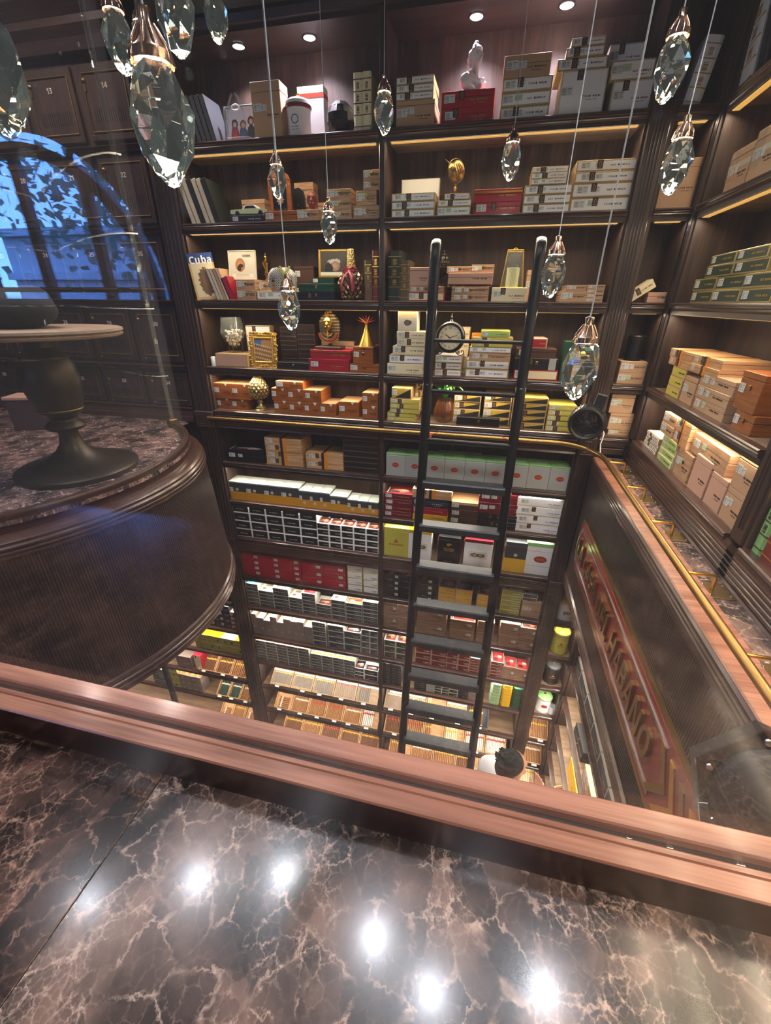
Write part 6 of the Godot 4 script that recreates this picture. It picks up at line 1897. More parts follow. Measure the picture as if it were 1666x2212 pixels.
# a tray lies in the plane of the slope: f is at the middle of its lower edge, x along the shelf, y up the slope, z out of it
func tray(f: Transform3D, w: float, len: float, sort: String, n: int, where: String, lidded: bool, row_up := 0.0):
	var t := thing("cigar_tray", "open %s cigar tray %s" % ["wooden" if sort != "blue" else "dark blue", where], "tray", f)
	var wood: Material = M.pine if sort != "blue" else M.navy
	var dep := 0.026
	part("tray_floor", slab(Vector3(-w / 2, 0, -0.030), Vector3(w / 2, len, -0.026)), wood, t)
	for s in [-1.0, 1.0]:
		part("tray_side", slab(Vector3(s * (w / 2 - 0.003) - 0.003, 0, -0.026), Vector3(s * (w / 2 - 0.003) + 0.003, len, dep - 0.020)), wood, t)
	part("tray_end", slab(Vector3(-w / 2 + 0.006, 0, -0.026), Vector3(w / 2 - 0.006, 0.006, dep - 0.018)), wood, t)
	part("tray_end", slab(Vector3(-w / 2 + 0.006, len - 0.006, -0.026), Vector3(w / 2 - 0.006, len, dep - 0.020)), wood, t)
	if lidded:
		part("clear_lid", slab(Vector3(-w / 2 + 0.004, 0.004, dep - 0.019), Vector3(w / 2 - 0.004, len - 0.004, dep - 0.0175)), M.thin_glass, t)
	var holes := start()
	for k in 4:
		for q in 2:
			add_lathe(holes, [Vector2(0.004, 0), Vector2(0.004, 0.0006), Vector2(0, 0.0006)], 8, 0, TAU, Transform3D(Basis(Vector3.RIGHT, PI / 2), Vector3(-w * 0.36 + k * w * 0.24, len * (0.80 + 0.12 * q), -0.0257)))
	part("peg_holes", done(holes), M.dark_print, t)
	var tag_x := -w * 0.12 if n % 2 == 0 else w * 0.1
	single("price_tag", slab(Vector3(-0.022, -0.008, 0), Vector3(0.022, 0.008, 0.003), 0.001), M.cool_white, "white price tag under the tray %s" % where, "tag", f * Transform3D(Basis(), Vector3(tag_x, -0.011, dep - 0.018)), "white price tags along the tray shelves")
	var pick := {"gold": ["cigar", "band_gold"], "red": ["cigar", "band_red"], "redgold": ["pale_cigar", "band_red"], "white": ["pale_cigar", "band_white"], "tube": ["white_tube", "band_red"], "pale": ["pale_cigar", "band_gold"], "green": ["green_cigar", "band_white"], "blue": ["cigar", "band_gold"], "cream": ["cream", "band_gold"], "wide": ["pale_cigar", "band_white"]}
	var p: Array = pick[sort]
	if sort == "wide":   # a bundle lying crosswise
		for k in n:
			cigar(f * Transform3D(Basis(Vector3.BACK, PI / 2), Vector3(w * 0.30, 0.02 + k * 0.0175, -0.016)), minf(w * 0.62, 0.14), 0.008, p, "pale crosswise cigar in the tray %s" % where)
		return
	var pitch := minf((w - 0.02) / n, 0.0185)
	var x0 := -w / 2 + 0.012 + pitch / 2
	var ln := len * (0.72 if row_up > 0.0 else 0.86)
	for k in n:
		cigar(f * Transform3D(Basis(), Vector3(x0 + k * pitch, 0.008 + 0.002 * ((k * 5) % 3), -0.026 + pitch * 0.44)), minf(ln, 0.165), pitch * 0.44, p, "%s cigar in the tray %s" % [{"gold": "dark gold-banded", "red": "dark red-banded", "redgold": "pale red-banded", "white": "pale white-banded", "tube": "white tubed", "pale": "pale gold-banded", "green": "dark green white-tipped", "blue": "dark gold-banded", "cream": "cream-wrapped"}[sort], where])


var spare := []


func cigar(f: Transform3D, length: float, r: float, p: Array, label: String):
	cigar_count += 1
	if cigar_count > 300:
		spare.append([f, length, r, p])
		return
	var c := single("cigar", cigar_mesh(length, r), M[p[0]], label, "cigar", f, label.replace("cigar in", "cigars in"))
	part("band", kept["cigar %.3f %.4f band" % [length, r]], M[p[1]], c, Vector3(0, length * 0.66, 0))
	if p[1] == "band_gold" and cigar_count % 40 < 24:
		part("foot_band", kept["cigar %.3f %.4f band" % [length, r]], M[p[1]], c, Vector3(0, 0.001, 0), Vector3.ZERO, Vector3(1, 0.7, 1))


func slope(x: float, y: float, rise: float) -> Transform3D:
	return Transform3D(Basis(Vector3.RIGHT, -PI / 2 + rise), Vector3(x, y + 0.008, 0.0))


func stock_trays():
	# [shelf, x0, x1, trays of (sort, cigars, lidded)]; each row leans back on a sloping board
	var rise := 0.62
	var rows := [
		[-3.48, -1.80, -0.685, [["gold", 10, 1], ["gold", 11, 1], ["gold", 10, 1], ["redgold", 10, 1], ["red", 6, 1]], "in left bay, upper sloping shelf"],
		[-3.48, -0.63, 0.34, [["white", 12, 1], ["gold", 10, 1], ["cream", 2, 0], ["pale", 9, 1], ["blue", 7, 0]], "in right bay, upper sloping shelf"],
		[-3.82, -1.80, -0.685, [["wide", 6, 0], ["white", 11, 0], ["redgold", 11, 0], ["redgold", 11, 0], ["white", 10, 0], ["tube", 6, 0]], "in left bay, middle sloping shelf"],
		[-3.82, -0.63, 0.54, [["red", 11, 0], ["redgold", 9, 0], ["pale", 3, 0], ["cream", 6, 0], ["tube", 9, 0], ["tube", 12, 0]], "in right bay, middle sloping shelf"],
		[-4.16, -1.74, -0.685, [["gold", 14, 0], ["pale", 12, 0], ["red", 10, 0], ["gold", 13, 0], ["gold", 13, 0]], "in left bay, lowest sloping shelf"],
		[-4.16, -0.58, 0.54, [["pale", 8, 0], ["white", 12, 0], ["pale", 11, 0], ["gold", 8, 0], ["red", 9, 0]], "in right bay, lowest sloping shelf"],
		[-3.48, -2.61, -2.06, [["gold", 10, 0], ["gold", 9, 0], ["pale", 8, 0]], "under the bow counter, upper row"],
		[-3.82, -2.47, -2.06, [["green", 8, 0], ["green", 8, 0], ["white", 7, 0]], "under the bow counter, middle row"],
		[-4.16, -2.50, -2.06, [["wide", 5, 0], ["pale", 8, 0], ["wide", 5, 0]], "under the bow counter, lowest row"],
	]
	var nth := ["first from left", "second from left", "third from left", "fourth from left", "fifth from left", "last"]
	for r in rows:
		var n: int = r[3].size()
		var w: float = (r[2] - r[1]) / n
		var y: float = r[0] + 0.034
		var mid: float = (r[1] + r[2]) / 2
		var b := thing("sloping_board", "sloping wooden display board %s" % r[4], "board", back_frame * slope(mid, y - 0.03, rise))
		part("board", slab(Vector3((r[1] - r[2]) / 2, 0.0, -0.012), Vector3((r[2] - r[1]) / 2, 0.27, -0.002)), M.shelf_wood, b)
		part("front_lip", slab(Vector3((r[1] - r[2]) / 2, -0.012, -0.02), Vector3((r[2] - r[1]) / 2, 0.0, 0.016), 0.003), M.walnut, b)
		for k in n:
			var s: Array = r[3][k]
			tray(back_frame * slope(r[1] + (k + 0.5) * w, y, rise), w - 0.008, 0.215, s[0], s[1], "%s %s" % [nth[k], r[4]], s[2] == 1, 0.0 if s[2] == 1 else 1.0)
	# the corner bay: narrow trays of loose cigars
	for k in 3:
		tray(back_frame * slope(0.775, [-3.48, -3.82, -4.16][k] + 0.034, rise), 0.155, 0.21, ["pale", "white", "cream"][k], 9, "%s one in the narrow corner bay" % ["uppermost", "middle", "lowest"][k], false, 1.0)
	# under the sign on the right wall
	for q in [[-3.142, -1.95, "pale"], [-3.48, -2.2, "gold"], [-3.48, -1.95, "pale"]]:
		tray(side_frame * slope(q[1], q[0] + 0.034, rise), 0.2, 0.2, q[2], 9, "under the sign, %s" % ["third shelf, beside the yellow cartons", "fourth shelf, far one", "fourth shelf, near one"][[[-3.142, -1.95], [-3.48, -2.2], [-3.48, -1.95]].find([q[0], q[1]])], false, 1.0)
	if spare.size():
		var by := {}
		for s in spare:
			if not by.has(s[3][0]): by[s[3][0]] = SurfaceTool.new()
			by[s[3][0]].append_from(cigar_mesh(s[1], s[2]), 0, s[0])
			if not by.has(s[3][1]): by[s[3][1]] = SurfaceTool.new()
			by[s[3][1]].append_from(kept["cigar %.3f %.4f band" % [s[1], s[2]]], 0, s[0] * Transform3D(Basis(), Vector3(0, s[1] * 0.66, 0)))
		var rest := thing("cigars", "remaining loose cigars in the lowest and narrowest trays", "cigars", Transform3D(), "", "stuff")
		for c in by:
			part("loose_cigars", by[c].commit(), M[c], rest).set_meta("kind", "stuff")


# ---------------------------------------------------------------- ornaments on the shelves (frames are local to the shelf wall's front edge)
func here(x: float, y: float, z: float, turn := 0.0) -> Transform3D:
	return back_frame * at(x, y, z, turn)


func arc(c: Vector3, rx: float, ry: float, a0: float, a1: float, n: int) -> Array:   # points of an arc in the xy plane
	var p := []
	for k in n + 1:
		var a := lerpf(a0, a1, float(k) / n)
		p.append(c + Vector3(cos(a) * rx, sin(a) * ry, 0))
	return p


func add_scales(st: SurfaceTool, prof, rows: int, around: int, out: float):   # overlapping pointed scales on a turned body
	for i in rows:
		var t: float = (i + 0.2) / rows * (prof.size() - 1)
		var a: Vector2 = prof[int(t)].lerp(prof[mini(int(t) + 1, prof.size() - 1)], t - int(t))
		var t2: float = minf((i + 1.7) / rows * (prof.size() - 1), prof.size() - 1.001)
		var b: Vector2 = prof[int(t2)].lerp(prof[int(t2) + 1], t2 - int(t2))
		for k in around:
			var w := TAU * (k + 0.5 * (i % 2)) / around
			var half := PI / around
			var d := Vector3(sin(w), 0, cos(w))
			var l := Vector3(sin(w - half), 0, cos(w - half))
			var r := Vector3(sin(w + half), 0, cos(w + half))
			var mid := (a + b) / 2
			var tip := d * (b.x + out * 0.6) + Vector3(0, b.y, 0)
			var bot := d * a.x + Vector3(0, a.y, 0)
			var le := l * mid.x + Vector3(0, mid.y, 0)
			var ri := r * mid.x + Vector3(0, mid.y, 0)
			var top := d * (mid.x + out) + Vector3(0, mid.y, 0)
			for q in [[bot, le], [le, tip], [tip, ri], [ri, bot]]:
				tri(st, q[0], q[1], top, (q[0] + q[1] + top) / 3 - Vector3(0, mid.y, 0))


func frame_ring(w: float, h: float, b: float, d: float) -> ArrayMesh:
	var st := start()
	for q in [[-w / 2, -w / 2 + b, 0.0, h], [w / 2 - b, w / 2, 0.0, h], [-w / 2 + b, w / 2 - b, 0.0, b], [-w / 2 + b, w / 2 - b, h - b, h]]:
		add_box(st, Vector3(q[0], q[2], -d), Vector3(q[1], q[3], 0), minf(b, d) * 0.25)
	return done(st)


func picture_frame(called: String, label: String, f: Transform3D, w: float, h: float, b: float, m: Material, print_m: Material, lean := -0.12) -> Node3D:
	var t := thing(called, label, "picture", f * Transform3D(Basis(Vector3.RIGHT, lean), Vector3.ZERO))
	part("frame", frame_ring(w, h, b, 0.016), m, t)
	part("picture", card(w - b * 1.8, h - b * 1.8, 0.002), print_m, t, Vector3(0, h / 2, -0.006))
	part("backing", slab(Vector3(-w / 2 + 0.004, 0.002, -0.018), Vector3(w / 2 - 0.004, h - 0.004, -0.011)), M.dark, t)
	return t


func build_curios():
	# top shelf
	picture_frame("photo_frame", "silver framed snapshot of three people behind the clear award, top shelf", here(-1.475, 0.783, -0.07), 0.215, 0.175, 0.014, M.steel, M.snapshot)
	var t := thing("glass_award", "clear pointed-arch award standing before the framed snapshot", "award", here(-1.47, 0.783, -0.025))
	var st := start()
	var arch := arc(Vector3(-0.02, 0.02, 0), 0.085, 0.19, PI * 0.02, PI * 0.38, 8)
	var p2 := []
	for p in arch: p2.append(Vector3(p.x - 0.01, p.y, 0))
	var arch2 := p2.map(func(p): return Vector3(-p.x - 0.01, p.y, 0))
	add_tube(st, p2, 0.006, 8); add_tube(st, arch2, 0.006, 8)
	part("arch", done(st), M.acrylic, t)
	part("base", box(0.15, 0.014, 0.05, 0.003), M.acrylic, t)
	part("bow_tie", tube(arc(Vector3(0, 0.14, 0.004), 0.022, 0.012, 0, TAU, 16), 0.003, 6), M.cool_white, t)
	t = thing("lidded_jar", "white ceramic jar with a dark red band and round crest on the top shelf", "jar", here(-1.136, 0.783, -0.085))
	part("jar_body", lathe([Vector2(0, 0), Vector2(0.058, 0), Vector2(0.062, 0.01), Vector2(0.060, 0.09), Vector2(0.064, 0.125), Vector2(0.070, 0.138), Vector2(0.066, 0.142)], 36), M.marble_white, t)
	part("red_band", lathe([Vector2(0.0655, 0.124), Vector2(0.0705, 0.136), Vector2(0.0705, 0.139), Vector2(0.066, 0.139)], 36), M.dark_red, t)
	part("lid", lathe([Vector2(0.068, 0.142), Vector2(0.066, 0.155), Vector2(0.05, 0.166), Vector2(0.02, 0.172), Vector2(0, 0.173)], 36), M.marble_white, t)
	part("gold_knob", lathe([Vector2(0.005, 0.172), Vector2(0.005, 0.178), Vector2(0.010, 0.184), Vector2(0.009, 0.191), Vector2(0, 0.195)], 14), M.gold, t)
	part("crest", tube(arc(Vector3(0, 0.075, 0.0605), 0.018, 0.018, 0, TAU, 18), 0.0018, 5), M.dark_print, t)
	for k in 2: part("print_line", print_line(k), M.dark_print, t, Vector3(0, 0.045 - 0.012 * k, 0.0605), Vector3.ZERO, Vector3(0.04 - 0.01 * k, 0.004, 1))
	t = thing("dark_ball", "dark faceted glass ball ornament on the top shelf", "ornament", here(-0.905, 0.783, -0.10))
	st = start()
	for i in 7:
		for k in 12:
			var a0 := PI * i / 7.0; var a1 := PI * (i + 1) / 7.0
			var b0 := TAU * (k + 0.5 * (i % 2)) / 12.0; var b1 := TAU * (k + 1 + 0.5 * (i % 2)) / 12.0
			var v := func(a, b): return Vector3(sin(a) * sin(b), -cos(a), sin(a) * cos(b)) * 0.077 + Vector3(0, 0.077, 0)
			quad(st, v.call(a0, b0), v.call(a0, b1), v.call(a1, b1), v.call(a1, b0), (v.call(a0, b0) + v.call(a1, b1)) / 2 - Vector3(0, 0.077, 0))
	part("ball", done(st), M.black_plastic, t)
	# the bust
	var q := []
	for w in [[0.0, 0.168, -0.004, 0.015], [0.012, 0.166, 0.008, 0.011], [-0.012, 0.166, 0.008, 0.011], [0.0, 0.182, 0.0, 0.010], [0.022, 0.152, 0.006, 0.011], [-0.022, 0.152, 0.006, 0.011], [0.026, 0.138, -0.006, 0.012], [-0.026, 0.138, -0.006, 0.012], [0.024, 0.120, -0.014, 0.012], [-0.024, 0.120, -0.014, 0.012], [0.020, 0.102, -0.016, 0.010], [-0.020, 0.102, -0.016, 0.010], [0.0, 0.150, -0.024, 0.016], [0.0, 0.128, -0.026, 0.015], [0.014, 0.158, 0.020, 0.008], [-0.014, 0.158, 0.020, 0.008], [0.0, 0.160, 0.024, 0.008]]:
		q.append([Vector3(w[0], w[1], w[2]), Vector3.ONE * w[3]])
	var bust := [[Vector3(-0.055, 0.040, -0.004), Vector3(0.055, 0.040, -0.004), 0.028, 0.028], [Vector3(0, 0.02, 0.0), Vector3(0.058, 0.03, 0.034)], [Vector3(0, 0.05, -0.004), Vector3(0, 0.10, 0.004), 0.021, 0.0165], [Vector3(0, 0.132, 0.004), Vector3(0.0245, 0.033, 0.029)], [Vector3(0, 0.112, 0.018), Vector3(0.015, 0.013, 0.014)], [Vector3(0, 0.136, 0.033), Vector3(0, 0.124, 0.0385), 0.0035, 0.005], [Vector3(-0.014, 0.141, 0.029), Vector3(0.014, 0.141, 0.029), 0.004, 0.004], [Vector3(-0.005, 0.1145, 0.032), Vector3(0.005, 0.1145, 0.032), 0.0028, 0.0028],
		[Vector3(-0.07, 0.055, 0.012), Vector3(0, 0.026, 0.037), 0.008, 0.010], [Vector3(0.07, 0.055, 0.012), Vector3(0, 0.026, 0.037), 0.008, 0.010], [Vector3(-0.05, 0.066, 0.016), Vector3(0.0, 0.042, 0.034), 0.006, 0.007], [Vector3(0.05, 0.066, 0.016), Vector3(0, 0.042, 0.034), 0.006, 0.007], [Vector3(-0.075, 0.03, 0.0), Vector3(-0.03, 0.006, 0.026), 0.010, 0.008], [Vector3(0.075, 0.03, 0.0), Vector3(0.03, 0.006, 0.026), 0.010, 0.008]]
	var b := single("classical_bust", field_mesh(bust, 0.0038, 0.008), M.marble_white, "white classical bust with curled hair standing on red boxes, top shelf", "bust", here(-0.222, 0.909, -0.085, 0.95))
	part("curled_hair", field_mesh(q, 0.0038, 0.004), M.marble_white, b)
	# second shelf
	t = thing("model_car", "pale green vintage model car on the dark blue case, second shelf", "model car", here(-1.481, 0.448, -0.06))
	part("car_body", prism([Vector2(-0.118, 0.012), Vector2(0.118, 0.012), Vector2(0.12, 0.028), Vector2(0.105, 0.034), Vector2(0.05, 0.036), Vector2(-0.04, 0.036), Vector2(-0.112, 0.034), Vector2(-0.122, 0.026)], -0.06, 0.0), M.pale_green, t)
	part("car_roof", prism([Vector2(-0.045, 0.036), Vector2(0.062, 0.036), Vector2(0.036, 0.056), Vector2(-0.018, 0.057)], -0.054, -0.006), M.cool_white, t)
	part("side_window", prism([Vector2(-0.034, 0.038), Vector2(0.050, 0.038), Vector2(0.032, 0.052), Vector2(-0.016, 0.053)], -0.0065, -0.005), M.black, t)
	for x in [-0.075, 0.075]:
		for z in [-0.054, -0.004]: part("wheel", lathe([Vector2(0, -0.004), Vector2(0.014, -0.004), Vector2(0.014, 0.004), Vector2(0, 0.005)], 16), M.black_plastic, t, Vector3(x, 0.014, z), Vector3(PI / 2, 0, 0))
	t = thing("arched_lighter_stand", "orange wooden arched frame with a dark leaf plaque, second shelf", "ornament", here(-1.277, 0.462, -0.07))
	for x in [-0.055, 0.055]: part("post", box(0.018, 0.15, 0.03, 0.003), M.orange_cedar, t, Vector3(x, 0, 0))
	part("top_rail", prism([Vector2(-0.066, 0.15), Vector2(0.066, 0.15), Vector2(0.05, 0.178), Vector2(0.02, 0.19), Vector2(-0.02, 0.19), Vector2(-0.05, 0.178)], -0.016, 0.016), M.orange_cedar, t)
	part("dark_plaque", slab(Vector3(-0.046, 0.02, -0.012), Vector3(0.046, 0.15, 0.0)), M.black, t)
	st = start()
	var leaf := PackedVector2Array()
	for k in 18:
		var r := 0.026 if k % 2 == 0 else 0.016
		leaf.append(Vector2(cos(TAU * k / 18.0), sin(TAU * k / 18.0)) * r + Vector2(0, 0.06))
	add_prism(st, leaf, 0.0, 0.003)
	part("leaf_plaque", done(st), M.kraft, t)
	t = thing("black_dome_case", "black round-topped case behind the carved head, second shelf", "case", here(-1.208, 0.41, -0.155))
	part("case_body", prism([Vector2(-0.03, 0), Vector2(0.045, 0), Vector2(0.045, 0.13), Vector2(0.036, 0.165), Vector2(0.012, 0.182), Vector2(-0.016, 0.178), Vector2(-0.03, 0.15)], -0.04, 0.0), M.black, t)
	part("brass_catch", slab(Vector3(0.0, 0.09, 0), Vector3(0.012, 0.105, 0.004)), M.brass, t)
	var carved := [[Vector3(0, 0.052, 0), Vector3(0.027, 0.038, 0.028)], [Vector3(0, 0.0, -0.004), Vector3(0, 0.03, 0), 0.020, 0.017], [Vector3(0, 0.026, 0.012), Vector3(0.018, 0.016, 0.015)], [Vector3(0, 0.058, 0.028), Vector3(0, 0.042, 0.034), 0.0045, 0.007], [Vector3(-0.015, 0.064, 0.024), Vector3(0.015, 0.064, 0.024), 0.005, 0.005], [Vector3(-0.008, 0.029, 0.026), Vector3(0.008, 0.029, 0.026), 0.004, 0.004], [Vector3(-0.026, 0.05, 0), Vector3(0.004, 0.011, 0.007)], [Vector3(0.026, 0.05, 0), Vector3(0.004, 0.011, 0.007)]]
	single("carved_head", field_mesh(carved, 0.0032, 0.006), M.book_red, "small carved dark brown head on the low cedar box, second shelf", "carving", here(-1.084, 0.464, -0.07, 0.25))
	t = thing("brass_globe", "brass globe with meridian ring and arrow on a turned stand", "globe", here(-0.278, 0.508, -0.08))
	part("stand", lathe([Vector2(0, 0), Vector2(0.03, 0), Vector2(0.03, 0.006), Vector2(0.012, 0.014), Vector2(0.006, 0.022), Vector2(0.009, 0.03), Vector2(0.005, 0.04), Vector2(0.008, 0.05), Vector2(0.004, 0.056)], 18), M.brass, t)
	st = start()
	for k in 24:
		var a0 := TAU * k / 24.0
		for i in 10:
			var e0 := PI * i / 10.0; var e1 := PI * (i + 1) / 10.0
			for s in 2:
				var r0 := 0.040 if s == 0 else 0.043
				var r1 := 0.043 if s == 0 else 0.040
				var b0 := a0 + TAU / 48.0 * s; var b1 := b0 + TAU / 48.0
				var pt := func(e, w, r): return Vector3(sin(e) * sin(w), cos(e), sin(e) * cos(w)) * r
				quad(st, pt.call(e0, b0, r0), pt.call(e0, b1, r1), pt.call(e1, b1, r1), pt.call(e1, b0, r0), pt.call((e0 + e1) / 2, b0, 1.0))
	part("ribbed_sphere", done(st), M.brass, t, Vector3(0, 0.106, 0), Vector3(0.2, 0, 0.4))
	part("meridian_ring", tube(arc(Vector3.ZERO, 0.050, 0.050, 0, TAU, 32), 0.003, 6), M.old_brass, t, Vector3(0, 0.106, 0), Vector3(0, 0.7, 0.4))
	part("arrow", tube([Vector3(-0.062, 0.052, 0), Vector3(-0.03, 0.03, 0)], [0.001, 0.003], 6), M.brass, t, Vector3(0, 0.106, 0))
	# third shelf
	t = thing("magazine", "blue-topped magazine titled Cuba leaning at the left of the third shelf", "magazine", here(-1.80, 0.005, -0.015) * Transform3D(Basis.from_euler(Vector3(-0.10, 0.55, 0.10)), Vector3.ZERO))
	part("cover", card(0.15, 0.26, 0.0015), M.cover_blue, t, Vector3(0, 0.13, 0))
	part("page_block", slab(Vector3(-0.074, 0.002, -0.010), Vector3(0.074, 0.258, -0.002)), M.paper_edge, t)
	part("title", lettering("Cuba", 0.042, 0.0012, true), M.cool_white, t, Vector3(0, 0.222, 0.0022))
	t = picture_frame("certificate_frame", "cream framed certificate with an orange leaf emblem, third shelf", here(-1.597, 0.119, -0.10), 0.19, 0.165, 0.007, M.paper_edge, M.certificate)
	part("heading", lettering("COHIBA", 0.011, 0.0008, true), M.dark_print, t, Vector3(0.035, 0.135, 0.0))
	t = thing("trophy_statuette", "slim gold statuette with dark cloak on a wooden block, third shelf", "statuette", here(-1.439, 0.106, -0.13))
	part("pedestal", lathe([Vector2(0, 0), Vector2(0.019, 0), Vector2(0.019, 0.01), Vector2(0.012, 0.016), Vector2(0.011, 0.04), Vector2(0.02, 0.046)], 16), M.gold, t)
	part("figure", lathe([Vector2(0.006, 0.046), Vector2(0.014, 0.05), Vector2(0.012, 0.07), Vector2(0.022, 0.095), Vector2(0.026, 0.108), Vector2(0.012, 0.122), Vector2(0.006, 0.126), Vector2(0.009, 0.134), Vector2(0.008, 0.142), Vector2(0.003, 0.148), Vector2(0.003, 0.16), Vector2(0, 0.162)], 18), M.gold, t)
	part("cloak", lathe([Vector2(0.016, 0.056), Vector2(0.025, 0.096), Vector2(0.028, 0.11), Vector2(0.02, 0.118)], 18, PI * 0.35, PI * 1.65), M.black, t)
	var el := [[Vector3(0.005, 0.085, 0), Vector3(0.062, 0.046, 0.038)], [Vector3(-0.055, 0.094, 0.008), Vector3(0.034, 0.034, 0.030)]]
	for x in [-0.038, 0.048]:
		for z in [-0.02, 0.02]: el.append([Vector3(x, 0.08, z), Vector3(x, 0.012, z), 0.022, 0.019])
	el.append_array([[Vector3(-0.082, 0.088, 0.014), Vector3(-0.092, 0.045, 0.020), 0.014, 0.010], [Vector3(-0.092, 0.045, 0.020), Vector3(-0.080, 0.014, 0.024), 0.010, 0.007], [Vector3(-0.035, 0.100, 0.038), Vector3(0.024, 0.030, 0.007)], [Vector3(-0.035, 0.100, -0.030), Vector3(0.024, 0.030, 0.007)], [Vector3(0.068, 0.085, 0), Vector3(0.075, 0.05, 0.0), 0.004, 0.003]])
	b = single("elephant_figurine", field_mesh(el, 0.0042, 0.012), M.checks, "elephant figurine covered in black and white checks with yellow collar", "figurine", here(-1.292, 0.053, -0.07, 0.25))
	part("yellow_collar", prism([Vector2(-0.036, 0.048), Vector2(-0.024, 0.048), Vector2(0.0, 0.012), Vector2(0.024, 0.048), Vector2(0.036, 0.048), Vector2(0.006, -0.012), Vector2(-0.006, -0.012)], 0, 0.006), M.lemon, b, Vector3(0.012, 0.088, 0.040))
	picture_frame("gold_picture_frame", "gold framed portrait photograph left of the ribboned bottle", here(-0.998, 0.131, -0.14), 0.20, 0.155, 0.014, M.gilt, M.portrait)
	t = thing("ribbon_bottle", "scaled gold bottle with a red ribbon bow, third shelf", "bottle", here(-0.868, 0.005, -0.095))
	var bp := [Vector2(0.045, 0), Vector2(0.066, 0.03), Vector2(0.076, 0.07), Vector2(0.074, 0.11), Vector2(0.056, 0.145), Vector2(0.030, 0.165)]
	part("core", lathe([Vector2(0, 0)] + bp, 24), M.dark_bronze, t)
	st = start(); add_scales(st, bp, 8, 14, 0.010)
	part("scales", done(st), M.rose_gold, t)
	var np := [Vector2(0.026, 0.165), Vector2(0.023, 0.19), Vector2(0.019, 0.22), Vector2(0.015, 0.25), Vector2(0.014, 0.272)]
	part("neck", lathe(np + [Vector2(0, 0.274)], 18), M.gold, t)
	st = start(); add_scales(st, np, 10, 8, 0.004)
	part("neck_relief", done(st), M.pale_gold, t)
	part("ribbon_band", lathe([Vector2(0.034, 0.155), Vector2(0.036, 0.162), Vector2(0.036, 0.172), Vector2(0.030, 0.178)], 20), M.checks_red, t)
	for s in [-1.0, 1.0]:
		part("ribbon_loop", tube([Vector3(0, 0.162, 0.036), Vector3(s * 0.03, 0.180, 0.044), Vector3(s * 0.046, 0.168, 0.046), Vector3(s * 0.03, 0.152, 0.048), Vector3(0, 0.160, 0.042)], 0.009, 8, 0.35), M.checks_red, t)
		part("ribbon_tail", tube([Vector3(0, 0.160, 0.044), Vector3(s * 0.024, 0.125, 0.078), Vector3(s * 0.036, 0.085, 0.088), Vector3(s * 0.034, 0.05, 0.090)], 0.011, 8, 0.3), M.checks_red, t)
	t = thing("pine_finial", "dark metal pine-cone ornament behind the left ladder upright", "ornament", here(-0.339, 0.083, -0.15))
	var pp := [Vector2(0.012, 0.05), Vector2(0.034, 0.07), Vector2(0.042, 0.10), Vector2(0.036, 0.14), Vector2(0.020, 0.17), Vector2(0.004, 0.188)]
	part("foot", lathe([Vector2(0, 0), Vector2(0.03, 0), Vector2(0.028, 0.008), Vector2(0.010, 0.02), Vector2(0.008, 0.045), Vector2(0.014, 0.052)], 18), M.dark_bronze, t)
	st = start(); add_scales(st, pp, 8, 10, 0.012)
	part("scales", done(st), M.dark_bronze, t)
	part("core", lathe(pp, 16), M.black_metal, t)
	t = thing("candle_lantern", "tapered gold-edged ribbed glass lantern holding a pale candle", "lantern", here(0.072, 0.0755, -0.085))
	var lo := 0.06; var hi := 0.040
	st = start()
	for c in [[-1, -1], [1, -1], [1, 1], [-1, 1]]:
		add_tube(st, [Vector3(c[0] * lo, 0, c[1] * lo * 0.8), Vector3(c[0] * hi, 0.178, c[1] * hi * 0.8)], 0.003, 6)
	for y in [[0.0, lo], [0.178, hi]]:
		for e in [[-1, -1, 1, -1], [1, -1, 1, 1], [1, 1, -1, 1], [-1, 1, -1, -1]]:
			add_tube(st, [Vector3(e[0] * y[1], y[0], e[1] * y[1] * 0.8), Vector3(e[2] * y[1], y[0], e[3] * y[1] * 0.8)], 0.003, 6)
	for k in 9: add_tube(st, arc(Vector3(-0.036 + k * 0.009, 0.166, hi * 0.8), 0.004, 0.006, 0, PI, 6), 0.0012, 5)
	part("gold_edges", done(st), M.gold, t)
	st = start()
	for k in 15:
		var u := -1.0 + 2.0 * k / 14.0
		add_tube(st, [Vector3(u * lo * 0.94, 0.004, lo * 0.8), Vector3(u * hi * 0.92, 0.172, hi * 0.8)], 0.0022, 5)
	part("ribbed_glass", done(st), M.thin_glass, t)
	part("candle", lathe([Vector2(0, 0), Vector2(0.034, 0), Vector2(0.034, 0.096), Vector2(0.030, 0.098), Vector2(0, 0.094)], 24), M.wax, t)
	part("handle", tube(arc(Vector3(0, 0.18, 0), 0.012, 0.010, 0, PI, 10), 0.0018, 6), M.gold, t)
	crate("cream", 0.13, 0.045, 0.09, "-", "cream box tilted on its corner in the corner bay, third shelf", here(0.735, 0.030, -0.03) * Transform3D(Basis(Vector3.BACK, 0.62), Vector3(0.008, 0.012, 0)))
	# fourth shelf
	single("white_canister", lathe([Vector2(0, 0), Vector2(0.016, 0), Vector2(0.017, 0.004), Vector2(0.017, 0.056), Vector2(0.013, 0.062), Vector2(0, 0.063)], 20), M.cool_white, "small white canister at the left end of the fourth shelf", "canister", here(-1.856, -0.407, -0.03))
	t = thing("shell_vase", "tapered glass vase of pale shells on a thin brass stand", "vase", here(-1.722, -0.350, -0.10))
	part("glass", lathe([Vector2(0.012, 0.06), Vector2(0.055, 0.10), Vector2(0.082, 0.15), Vector2(0.064, 0.25)], 6), M.thin_glass, t)
	var rng := RandomNumberGenerator.new()
	rng.seed = 12
	st = start()
